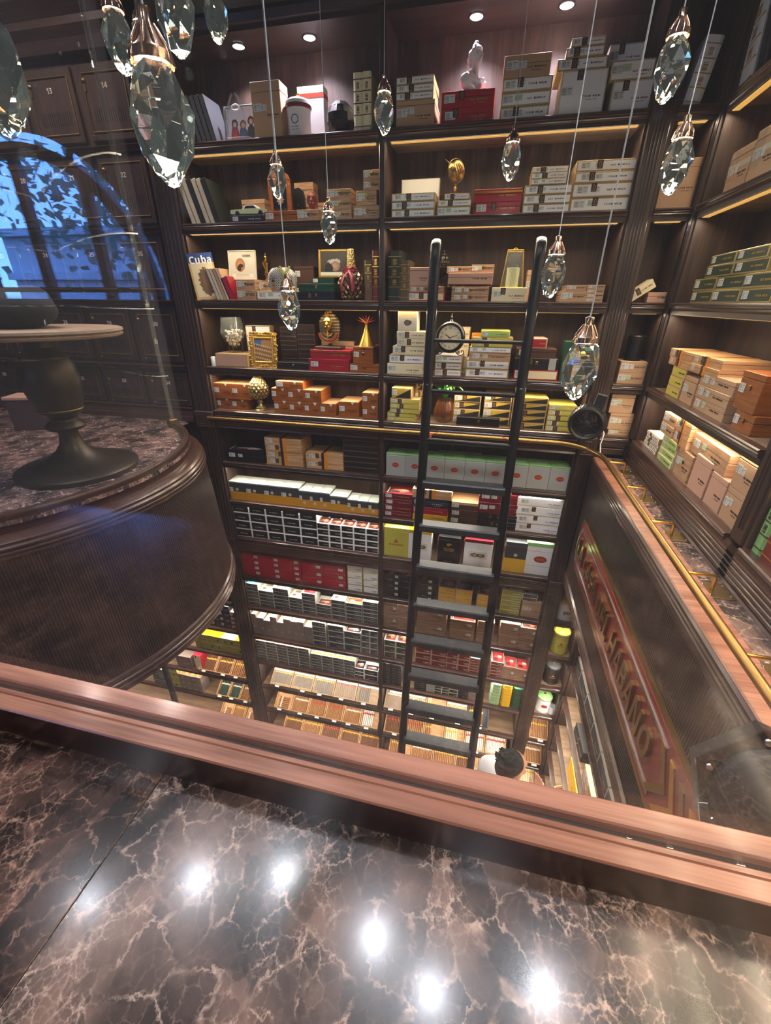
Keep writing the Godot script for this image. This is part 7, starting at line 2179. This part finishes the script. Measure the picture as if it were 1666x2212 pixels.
	for k in 90:
		var y := rng.randf_range(0.075, 0.172)
		var r := lerpf(0.02, 0.066, clampf((y - 0.065) / 0.08, 0, 1)) * sqrt(rng.randf())
		var a := rng.randf() * TAU
		add_lathe(st, [Vector2(0, -0.009), Vector2(0.009, -0.002), Vector2(0.006, 0.005), Vector2(0, 0.011)], 5, 0, TAU, Transform3D(Basis.from_euler(Vector3(rng.randf() * 6, rng.randf() * 6, 0)), Vector3(sin(a) * r, y, cos(a) * r)))
	part("shells", done(st), M.paper_edge, t)
	st = start()
	for k in 3:
		var a := TAU * k / 3.0 + 0.3
		add_tube(st, [Vector3(sin(a) * 0.05, 0, cos(a) * 0.05), Vector3(sin(a) * 0.052, 0.11, cos(a) * 0.052)], 0.0028, 6)
	var ring := []
	for k in 25: ring.append(Vector3(sin(TAU * k / 24.0) * 0.055, 0.10, cos(TAU * k / 24.0) * 0.055))
	add_tube(st, ring, 0.0025, 6)
	part("stand", done(st), M.brass, t)
	t = thing("ornate_frame", "ornate carved gold frame with a view of a hillside town", "picture", here(-1.489, -0.407, -0.045) * Transform3D(Basis(Vector3.RIGHT, -0.10), Vector3.ZERO))
	part("inner_frame", frame_ring(0.145, 0.165, 0.012, 0.014), M.gilt, t, Vector3(0, 0.028, 0.002))
	part("outer_frame", frame_ring(0.195, 0.218, 0.026, 0.012), M.gilt, t)
	part("picture", card(0.125, 0.145, 0.002), M.town_view, t, Vector3(0, 0.110, -0.004))
	part("backing", slab(Vector3(-0.09, 0.004, -0.016), Vector3(0.09, 0.21, -0.010)), M.dark, t)
	st = start()
	for k in 34:
		var u := k / 34.0 * 4.0
		var side := int(u)
		var f := u - side
		var c: Vector3 = [Vector3(lerpf(-0.09, 0.09, f), 0.008, 0), Vector3(0.092, lerpf(0.008, 0.21, f), 0), Vector3(lerpf(0.09, -0.09, f), 0.212, 0), Vector3(-0.092, lerpf(0.21, 0.008, f), 0)][side]
		add_tube(st, arc(c, 0.010 + 0.003 * (k % 3), 0.009, k * 1.3, k * 1.3 + 4.6, 8), [0.0015, 0.004, 0.004, 0.003, 0.003, 0.0025, 0.002, 0.0015, 0.001], 6)
	part("scrollwork", done(st), M.gilt, t)
	t = thing("pharaoh_head", "golden pharaoh head with striped headdress on a small stand", "bust", here(-1.024, -0.279, -0.095))
	part("base_plate", box(0.17, 0.018, 0.11, 0.003), M.brown, t)
	part("post", box(0.022, 0.06, 0.02, 0.002), M.brown, t, Vector3(0, 0.018, -0.005))
	for k in 20:
		var y := 0.055 + k * 0.0088
		var s := k / 19.0
		var hw := 0.058 + 0.014 * sin(minf(s * 2.2, 1.0) * PI * 0.5) if s < 0.55 else 0.072 * cos((s - 0.55) / 0.47 * PI * 0.47)
		var poly := []
		for j in 20:
			var a := TAU * j / 20.0
			poly.append(Vector2(cos(a) * hw, sin(a) * (0.026 + 0.02 * s if s < 0.6 else hw * 0.62) - 0.01))
		part("headdress_band", prism(poly, -0.0088, 0.0), M.gold if k % 2 == 0 else M.navy, t, Vector3(0, y, 0), Vector3(PI / 2, 0, 0))
	part("face", field_mesh([[Vector3(0, 0.155, 0.024), Vector3(0.031, 0.042, 0.026)], [Vector3(0, 0.13, 0.032), Vector3(0.02, 0.018, 0.018)], [Vector3(0, 0.163, 0.048), Vector3(0, 0.147, 0.056), 0.003, 0.006], [Vector3(-0.018, 0.168, 0.044), Vector3(0.018, 0.168, 0.044), 0.004, 0.004], [Vector3(-0.009, 0.133, 0.048), Vector3(0.009, 0.133, 0.048), 0.003, 0.003], [Vector3(0, 0.117, 0.044), Vector3(0, 0.075, 0.046), 0.006, 0.008], [Vector3(-0.036, 0.155, 0.012), Vector3(0.006, 0.014, 0.005)], [Vector3(0.036, 0.155, 0.012), Vector3(0.006, 0.014, 0.005)], [Vector3(-0.008, 0.206, 0.034), Vector3(-0.008, 0.216, 0.045), 0.005, 0.004], [Vector3(0.008, 0.206, 0.034), Vector3(0.008, 0.216, 0.045), 0.005, 0.004]], 0.0034, 0.006), M.gold, t)
	for k in 5:
		part("collar_band", tube(arc(Vector3(0, 0.105 - k * 0.001, 0.030 - k * 0.001), 0.032 + k * 0.0085, 0.026 + k * 0.009, PI * 1.02, PI * 1.98, 18), 0.0042, 6), [M.gold, M.navy, M.pale_gold, M.red_print, M.gold][k], t)
	t = thing("cone_bottle", "golden cone-shaped bottle topped with red and yellow feathers", "bottle", here(-0.775, -0.270, -0.085))
	part("cone", lathe([Vector2(0, 0), Vector2(0.058, 0), Vector2(0.061, 0.006), Vector2(0.058, 0.014), Vector2(0.036, 0.062), Vector2(0.018, 0.104), Vector2(0.010, 0.128), Vector2(0.010, 0.140), Vector2(0.013, 0.142), Vector2(0.013, 0.150), Vector2(0, 0.151)], 32), M.gold, t)
	part("dark_foot", lathe([Vector2(0.062, 0), Vector2(0.066, 0.003), Vector2(0.063, 0.012)], 32), M.dark_bronze, t)
	for k in 7:
		var a := -1.15 + k * 0.38
		part("feather", tube([Vector3(0, 0.149, 0), Vector3(sin(a) * 0.03, 0.149 + cos(a) * 0.022, 0.004), Vector3(sin(a) * 0.066, 0.146 + cos(a) * 0.052, 0.010)], [0.002, 0.007, 0.001], 6, 0.3), M.red_print if k % 3 != 1 else M.orange, t)
	t = thing("station_clock", "round black two-sided clock with cream Roman dial on scrolled feet", "clock", here(-0.243, -0.284, 0.0, -0.12))
	var cy := 0.098
	part("case", lathe([Vector2(0, -0.045), Vector2(0.066, -0.045), Vector2(0.080, -0.038), Vector2(0.086, -0.026), Vector2(0.086, 0.0), Vector2(0.079, 0.010), Vector2(0.070, 0.012), Vector2(0.066, 0.004)], 48), M.black_metal, t, Vector3(0, cy, 0), Vector3(PI / 2, 0, 0))
	part("bezel", lathe([Vector2(0.064, 0.004), Vector2(0.067, 0.0085), Vector2(0.070, 0.008)], 48), M.steel, t, Vector3(0, cy, 0), Vector3(PI / 2, 0, 0))
	part("dial", lathe([Vector2(0.065, 0.003), Vector2(0.065, 0.004), Vector2(0, 0.004)], 48), M.cream, t, Vector3(0, cy, 0), Vector3(PI / 2, 0, 0))
	var roman := ["XII", "I", "II", "III", "IIII", "V", "VI", "VII", "VIII", "IX", "X", "XI"]
	for k in 12:
		var a := -TAU * k / 12.0
		part("numeral", lettering(roman[k], 0.0105, 0.0006, false, true), M.dark_print, t, Vector3(-sin(a) * 0.052, cy + cos(a) * 0.052, 0.0045), Vector3(0, 0, a))
	part("hour_hand", slab(Vector3(-0.002, -0.006, 0), Vector3(0.002, 0.032, 0.001)), M.dark, t, Vector3(0, cy, 0.006), Vector3(0, 0, 1.0))
	part("minute_hand", slab(Vector3(-0.0014, -0.008, 0), Vector3(0.0014, 0.046, 0.001)), M.dark, t, Vector3(0, cy, 0.0072), Vector3(0, 0, -1.25))
	part("finial", lathe([Vector2(0.014, 0), Vector2(0.008, 0.008), Vector2(0.004, 0.014), Vector2(0.007, 0.024), Vector2(0.003, 0.032), Vector2(0.001, 0.044), Vector2(0, 0.045)], 12), M.dark_bronze, t, Vector3(0, cy + 0.084, -0.016))
	for s in [-1.0, 1.0]:
		part("scroll_foot", tube([Vector3(s * 0.035, cy - 0.075, -0.01), Vector3(s * 0.055, cy - 0.094, -0.008), Vector3(s * 0.075, cy - 0.096, -0.006), Vector3(s * 0.088, cy - 0.084, -0.006), Vector3(s * 0.084, cy - 0.070, -0.006), Vector3(s * 0.072, cy - 0.070, -0.006), Vector3(s * 0.072, cy - 0.080, -0.006)], 0.0035, 6), M.black_metal, t)
	single("dark_tin", lathe([Vector2(0, 0), Vector2(0.042, 0), Vector2(0.042, 0.10), Vector2(0.044, 0.102), Vector2(0.044, 0.128), Vector2(0.040, 0.132), Vector2(0, 0.132)], 28), M.black_metal, "dark round tin on the kraft boxes in the corner bay", "tin", here(0.782, -0.288, -0.085))
	# cornice shelf
	t = thing("bud_ornament", "pale gold scaled bud ornament on a turned foot, cornice shelf", "ornament", here(-1.566, -0.705, -0.075))
	part("foot", lathe([Vector2(0, 0), Vector2(0.042, 0), Vector2(0.044, 0.006), Vector2(0.036, 0.012), Vector2(0.036, 0.022), Vector2(0.020, 0.034), Vector2(0.016, 0.05), Vector2(0.024, 0.06), Vector2(0.018, 0.068), Vector2(0.034, 0.078)], 28), M.pale_gold, t)
	var fp := [Vector2(0.03, 0.078), Vector2(0.058, 0.105), Vector2(0.068, 0.14), Vector2(0.058, 0.18), Vector2(0.032, 0.215), Vector2(0.008, 0.245), Vector2(0.002, 0.256)]
	part("core", lathe(fp, 24), M.old_brass, t)
	st = start(); add_scales(st, fp, 12, 14, 0.009)
	part("scales", done(st), M.pale_gold, t)
	t = thing("potted_plant", "green leafy plant in a round amber glass vase behind the ladder", "plant", here(-0.255, -0.705, -0.085))
	part("vase", lathe([Vector2(0, 0), Vector2(0.045, 0.0), Vector2(0.066, 0.03), Vector2(0.072, 0.065), Vector2(0.060, 0.11), Vector2(0.048, 0.135), Vector2(0.052, 0.148)], 32), M.amber_glass, t)
	rng.seed = 33
	for k in 34:
		var a := rng.randf() * TAU
		var reach := rng.randf_range(0.05, 0.15)
		var up := rng.randf_range(0.05, 0.13)
		var dir := Vector3(sin(a), 0, cos(a) * 0.6)
		var side := Vector3(cos(a), 0, -sin(a) * 0.6)
		st = start()
		st.set_smooth_group(3)
		var prev := []
		for j in 6:
			var u := j / 5.0
			var c := dir * reach * u + Vector3(0, 0.15 + up * sin(u * 2.3) / sin(1.6), 0)
			var ww := 0.002 + 0.013 * sin(clampf(u * 1.05, 0, 1) * PI)
			var cur := [c - side * ww, c + Vector3(0, -0.003, 0), c + side * ww]
			if prev.size():
				quad(st, prev[0], prev[1], cur[1], cur[0], Vector3.UP)
				quad(st, prev[1], prev[2], cur[2], cur[1], Vector3.UP)
			prev = cur
		part("leaf", done(st), M.plant_leaf, t)
	st = start()
	for k in 6: add_tube(st, [Vector3(0.01 * sin(k), 0.02, 0.01 * cos(k)), Vector3(0.02 * sin(k * 1.1), 0.16, 0.02 * cos(k * 1.1))], 0.002, 5)
	part("stems", done(st), M.green, t)
	# jars in the corner bay under the mezzanine
	tobacco_jar(-2.127, 0.758, 0.072, 0.17, M.marble_white, M.yellow, "white ceramic jar with yellow lid and brown vignette, uppermost in the corner bay", true, false)
	tobacco_jar(-2.475, 0.775, 0.062, 0.225, M.lemon, M.lemon, "yellow tobacco jar with red emblem, second from top in the corner bay", false, false)
	tobacco_jar(-2.805, 0.775, 0.058, 0.19, M.black, M.charcoal, "black tobacco jar with grey lid, third from top in the corner bay", false, false)
	tobacco_jar(-3.142, 0.765, 0.062, 0.165, M.marble_white, M.leaf_green, "white jar with green lid and red oval, lowest jar in the corner bay", false, true)
	t = thing("mug", "white mug beside the green-lidded jar in the corner bay", "mug", here(0.838, -3.142, -0.05))
	part("cup", lathe([Vector2(0, 0), Vector2(0.026, 0), Vector2(0.03, 0.004), Vector2(0.03, 0.075), Vector2(0.027, 0.075), Vector2(0.027, 0.008), Vector2(0, 0.007)], 24), M.marble_white, t)
	part("handle", tube(arc(Vector3(-0.030, 0.04, 0.0), 0.022, 0.026, PI * 0.5, PI * 1.5, 12), 0.004, 8), M.marble_white, t)
	single("sensor_light", joined([box(0.008, 0.008, 0.004, 0.001), box(0.008, 0.008, 0.004, 0.001)], [at(-0.008, 0, 0), at(0.008, 0, 0)]), M.blue_led, "two tiny blue indicator lights on the corner post", "indicator light", here(0.862, 0.315, 0.022))


func tobacco_jar(y: float, x: float, r: float, h: float, body: Material, lid: Material, label: String, vignette: bool, oval: bool):
	var t := thing("tobacco_jar", label, "jar", here(x, y, -0.09))
	part("jar_body", lathe([Vector2(0, 0), Vector2(r * 1.06, 0.0), Vector2(r * 1.08, 0.006), Vector2(r * 1.0, 0.014), Vector2(r * 0.97, h * 0.8), Vector2(r * 0.9, h * 0.82)], 36), body, t)
	part("lid", lathe([Vector2(r * 1.0, h * 0.82), Vector2(r * 1.05, h * 0.84), Vector2(r * 1.04, h * 0.90), Vector2(r * 0.8, h * 0.965), Vector2(r * 0.2, h * 0.985), Vector2(0, h * 0.985)], 36), lid, t)
	part("lid_knob", lathe([Vector2(0.006, h * 0.98), Vector2(0.011, h * 1.01), Vector2(0.008, h * 1.05), Vector2(0, h * 1.055)], 14), M.gold, t)
	part("gold_line", lathe([Vector2(r * 1.07, 0.008), Vector2(r * 1.085, 0.010), Vector2(r * 1.07, 0.012)], 36), M.gold, t)
	if vignette:
		part("vignette", card(r * 0.9, r * 0.8, 0.001), M.vignettes, t, Vector3(0, h * 0.42, r * 0.985))
	elif oval:
		part("red_oval", lathe([Vector2(r * 0.42, 0), Vector2(r * 0.42, 0.002), Vector2(0, 0.002)], 20), M.red_print, t, Vector3(0, h * 0.45, r * 0.97), Vector3(PI / 2, 0, 0), Vector3(1, 1, 0.65))
	else:
		part("emblem", prism([Vector2(-0.014, 0), Vector2(0.014, 0), Vector2(0, 0.02)], 0, 0.002), M.red_print if body == M.lemon else M.gold_print, t, Vector3(0, h * 0.45, r * 0.975))
		part("print_line", print_line(1), M.red_print if body == M.lemon else M.gold_print, t, Vector3(0, h * 0.38, r * 0.98), Vector3.ZERO, Vector3(r * 0.8, 0.008, 1))


# ---------------------------------------------------------------- the customer on the shop floor
func finger(bones: Array, root: Vector3, dir: Vector3, curl: Vector3, l: float, r: float):   # three bones that bend towards «curl»
	var p := root
	var d := dir.normalized()
	for k in 3:
		var n: float = l * [0.45, 0.32, 0.23][k]
		var e := p + d * n
		bones.append([p, e, r * (1.0 - 0.10 * k), r * (0.92 - 0.12 * k)])
		p = e
		d = (d + curl * 0.42).normalized()


func build_customer():
	# local: feet at the origin, facing +z, his own left towards +x
	var body := [
		[Vector3(-0.085, 0.90, 0), Vector3(0.085, 0.90, 0), 0.105, 0.105], [Vector3(0, 0.95, 0), Vector3(0, 1.18, 0.0), 0.12, 0.125], [Vector3(-0.06, 1.26, 0.0), Vector3(0.06, 1.26, 0.0), 0.11, 0.11],
		[Vector3(-0.155, 1.385, -0.01), Vector3(0.155, 1.385, -0.01), 0.058, 0.058], [Vector3(0, 1.36, -0.005), Vector3(0, 1.50, 0.012), 0.075, 0.053],
		[Vector3(0.175, 1.38, -0.01), Vector3(0.215, 1.10, -0.03), 0.052, 0.042], [Vector3(0.215, 1.10, -0.03), Vector3(0.20, 0.86, 0.04), 0.040, 0.028],
		[Vector3(-0.175, 1.38, -0.01), Vector3(-0.245, 1.14, 0.10), 0.052, 0.042], [Vector3(-0.245, 1.14, 0.10), Vector3(-0.125, 1.385, 0.165), 0.040, 0.027],
		[Vector3(0.09, 0.88, 0), Vector3(0.10, 0.49, 0.01), 0.092, 0.060], [Vector3(0.10, 0.49, 0.01), Vector3(0.10, 0.09, -0.02), 0.058, 0.038], [Vector3(-0.09, 0.88, 0), Vector3(-0.10, 0.49, 0.01), 0.092, 0.060], [Vector3(-0.10, 0.49, 0.01), Vector3(-0.10, 0.09, -0.02), 0.058, 0.038],
		[Vector3(0.10, 0.045, -0.03), Vector3(0.115, 0.035, 0.13), 0.042, 0.034], [Vector3(-0.10, 0.045, -0.03), Vector3(-0.115, 0.035, 0.13), 0.042, 0.034]]
	var head := [
		[Vector3(0, 1.475, 0.008), Vector3(0, 1.54, 0.015), 0.055, 0.055], [Vector3(0, 1.635, 0.008), Vector3(0.077, 0.095, 0.096)], [Vector3(0, 1.565, 0.045), Vector3(0.055, 0.055, 0.055)], [Vector3(0, 1.535, 0.085), Vector3(0.026, 0.022, 0.020)],
		[Vector3(0, 1.635, 0.105), Vector3(0, 1.594, 0.124), 0.010, 0.015], [Vector3(-0.012, 1.588, 0.112), Vector3(0.012, 1.588, 0.112), 0.010, 0.010], [Vector3(-0.042, 1.652, 0.088), Vector3(0.042, 1.652, 0.088), 0.013, 0.013],
		[Vector3(-0.022, 1.560, 0.098), Vector3(0.022, 1.560, 0.098), 0.008, 0.008], [Vector3(0.078, 1.615, 0.005), Vector3(0.010, 0.032, 0.018)], [Vector3(-0.078, 1.615, 0.005), Vector3(0.010, 0.032, 0.018)],
		[Vector3(0.05, 1.60, 0.07), Vector3(0.02, 0.02, 0.02)], [Vector3(-0.05, 1.60, 0.07), Vector3(0.02, 0.02, 0.02)]]
	var raised := [[Vector3(-0.128, 1.375, 0.163), Vector3(-0.118, 1.405, 0.168), 0.027, 0.026]]
	for k in 4:
		raised.append([Vector3(-0.118, 1.405, 0.168), Vector3(-0.142 + 0.018 * k, 1.475, 0.176), 0.015, 0.0115])
		finger(raised, Vector3(-0.142 + 0.018 * k, 1.475, 0.176), Vector3(-0.10 + 0.07 * k, 1.0, 0.05), Vector3(0.45, 0.2, -0.5), [0.062, 0.075, 0.080, 0.072][k], 0.0092)
	raised.append([Vector3(-0.112, 1.41, 0.165), Vector3(-0.086, 1.44, 0.150), 0.015, 0.012])
	finger(raised, Vector3(-0.086, 1.44, 0.150), Vector3(0.5, 1.0, -0.2), Vector3(-0.2, 0.5, 0.1), 0.055, 0.0105)
	var low := [[Vector3(0.20, 0.87, 0.038), Vector3(0.198, 0.84, 0.048), 0.027, 0.026]]
	for k in 4:
		low.append([Vector3(0.198, 0.84, 0.048), Vector3(0.196, 0.768, 0.030 + 0.018 * k), 0.015, 0.0115])
		finger(low, Vector3(0.196, 0.768, 0.030 + 0.018 * k), Vector3(-0.05, -1.0, 0.05), Vector3(-0.6, 0.1, 0), [0.062, 0.072, 0.078, 0.070][k], 0.0092)
	low.append([Vector3(0.198, 0.835, 0.055), Vector3(0.190, 0.80, 0.086), 0.015, 0.012])
	finger(low, Vector3(0.190, 0.80, 0.086), Vector3(-0.1, -1.0, 0.4), Vector3(-0.3, -0.3, 0), 0.055, 0.0105)
	var st := SurfaceTool.new()
	for m in [field_mesh(body, 0.015, 0.05), field_mesh(head, 0.006, 0.022), field_mesh(raised, 0.0036, 0.007), field_mesh(low, 0.0045, 0.007)]:
		st.append_from(m, 0, Transform3D())
	var man := single("person", st.commit(), M.skin, "dark-haired person in white shirt below, turning away with one hand raised to the face", "person", at(0.425, -4.4, -1.93, deg_to_rad(128)))
	var shirt := body.slice(1, 9).map(func(b): return [b[0], b[1], b[2] + 0.013, b[3] + 0.013])
	shirt[3] = [Vector3(0, 1.36, -0.005), Vector3(0, 1.455, 0.006), 0.085, 0.066]
	shirt[5] = [shirt[5][0], shirt[5][0].lerp(shirt[5][1], 0.2), 0.055, 0.055]
	shirt[7] = [shirt[7][0], shirt[7][0].lerp(shirt[7][1], 0.2), 0.055, 0.053]
	part("shirt", field_mesh(shirt, 0.015, 0.05), M.shirt, man)
	var legs := [body[0]] + body.slice(9, 13)
	part("trousers", field_mesh(legs.map(func(b): return [b[0], b[1], b[2] + 0.014, b[3] + 0.016]), 0.016, 0.05), M.trousers, man)
	part("shoes", field_mesh(body.slice(13, 15).map(func(b): return [b[0], b[1], b[2] + 0.008, b[3] + 0.008]), 0.012, 0.02), M.black, man)
	var hair := [[Vector3(0, 1.662, -0.008), Vector3(0.083, 0.080, 0.094)], [Vector3(0, 1.61, -0.045), Vector3(0.074, 0.07, 0.058)]]
	var rng := RandomNumberGenerator.new()
	rng.seed = 8
	for k in 70:
		var a := rng.randf() * TAU
		var e := rng.randf_range(0.25, 1.45)
		var d := Vector3(cos(e) * sin(a), sin(e), cos(e) * cos(a))
		if d.z > 0.62 and d.y < 0.7: continue
		var c := Vector3(0, 1.655, -0.008) + d * Vector3(0.080, 0.078, 0.092)
		hair.append([c, c + Vector3(d.x * 0.012 + 0.012, 0.006, d.z * 0.01 - 0.01), 0.012, 0.005])
	part("hair", field_mesh(hair, 0.0055, 0.006), M.hair, man)
	for s in [-1.0, 1.0]:
		part("eye", lathe([Vector2(0, -0.008), Vector2(0.008, 0), Vector2(0, 0.008)], 10), M.marble_white, man, Vector3(s * 0.032, 1.632, 0.092))
		part("iris", lathe([Vector2(0, 0), Vector2(0.004, 0), Vector2(0, 0.002)], 10), M.hair, man, Vector3(s * 0.032, 1.632, 0.099), Vector3(PI / 2, 0, 0))
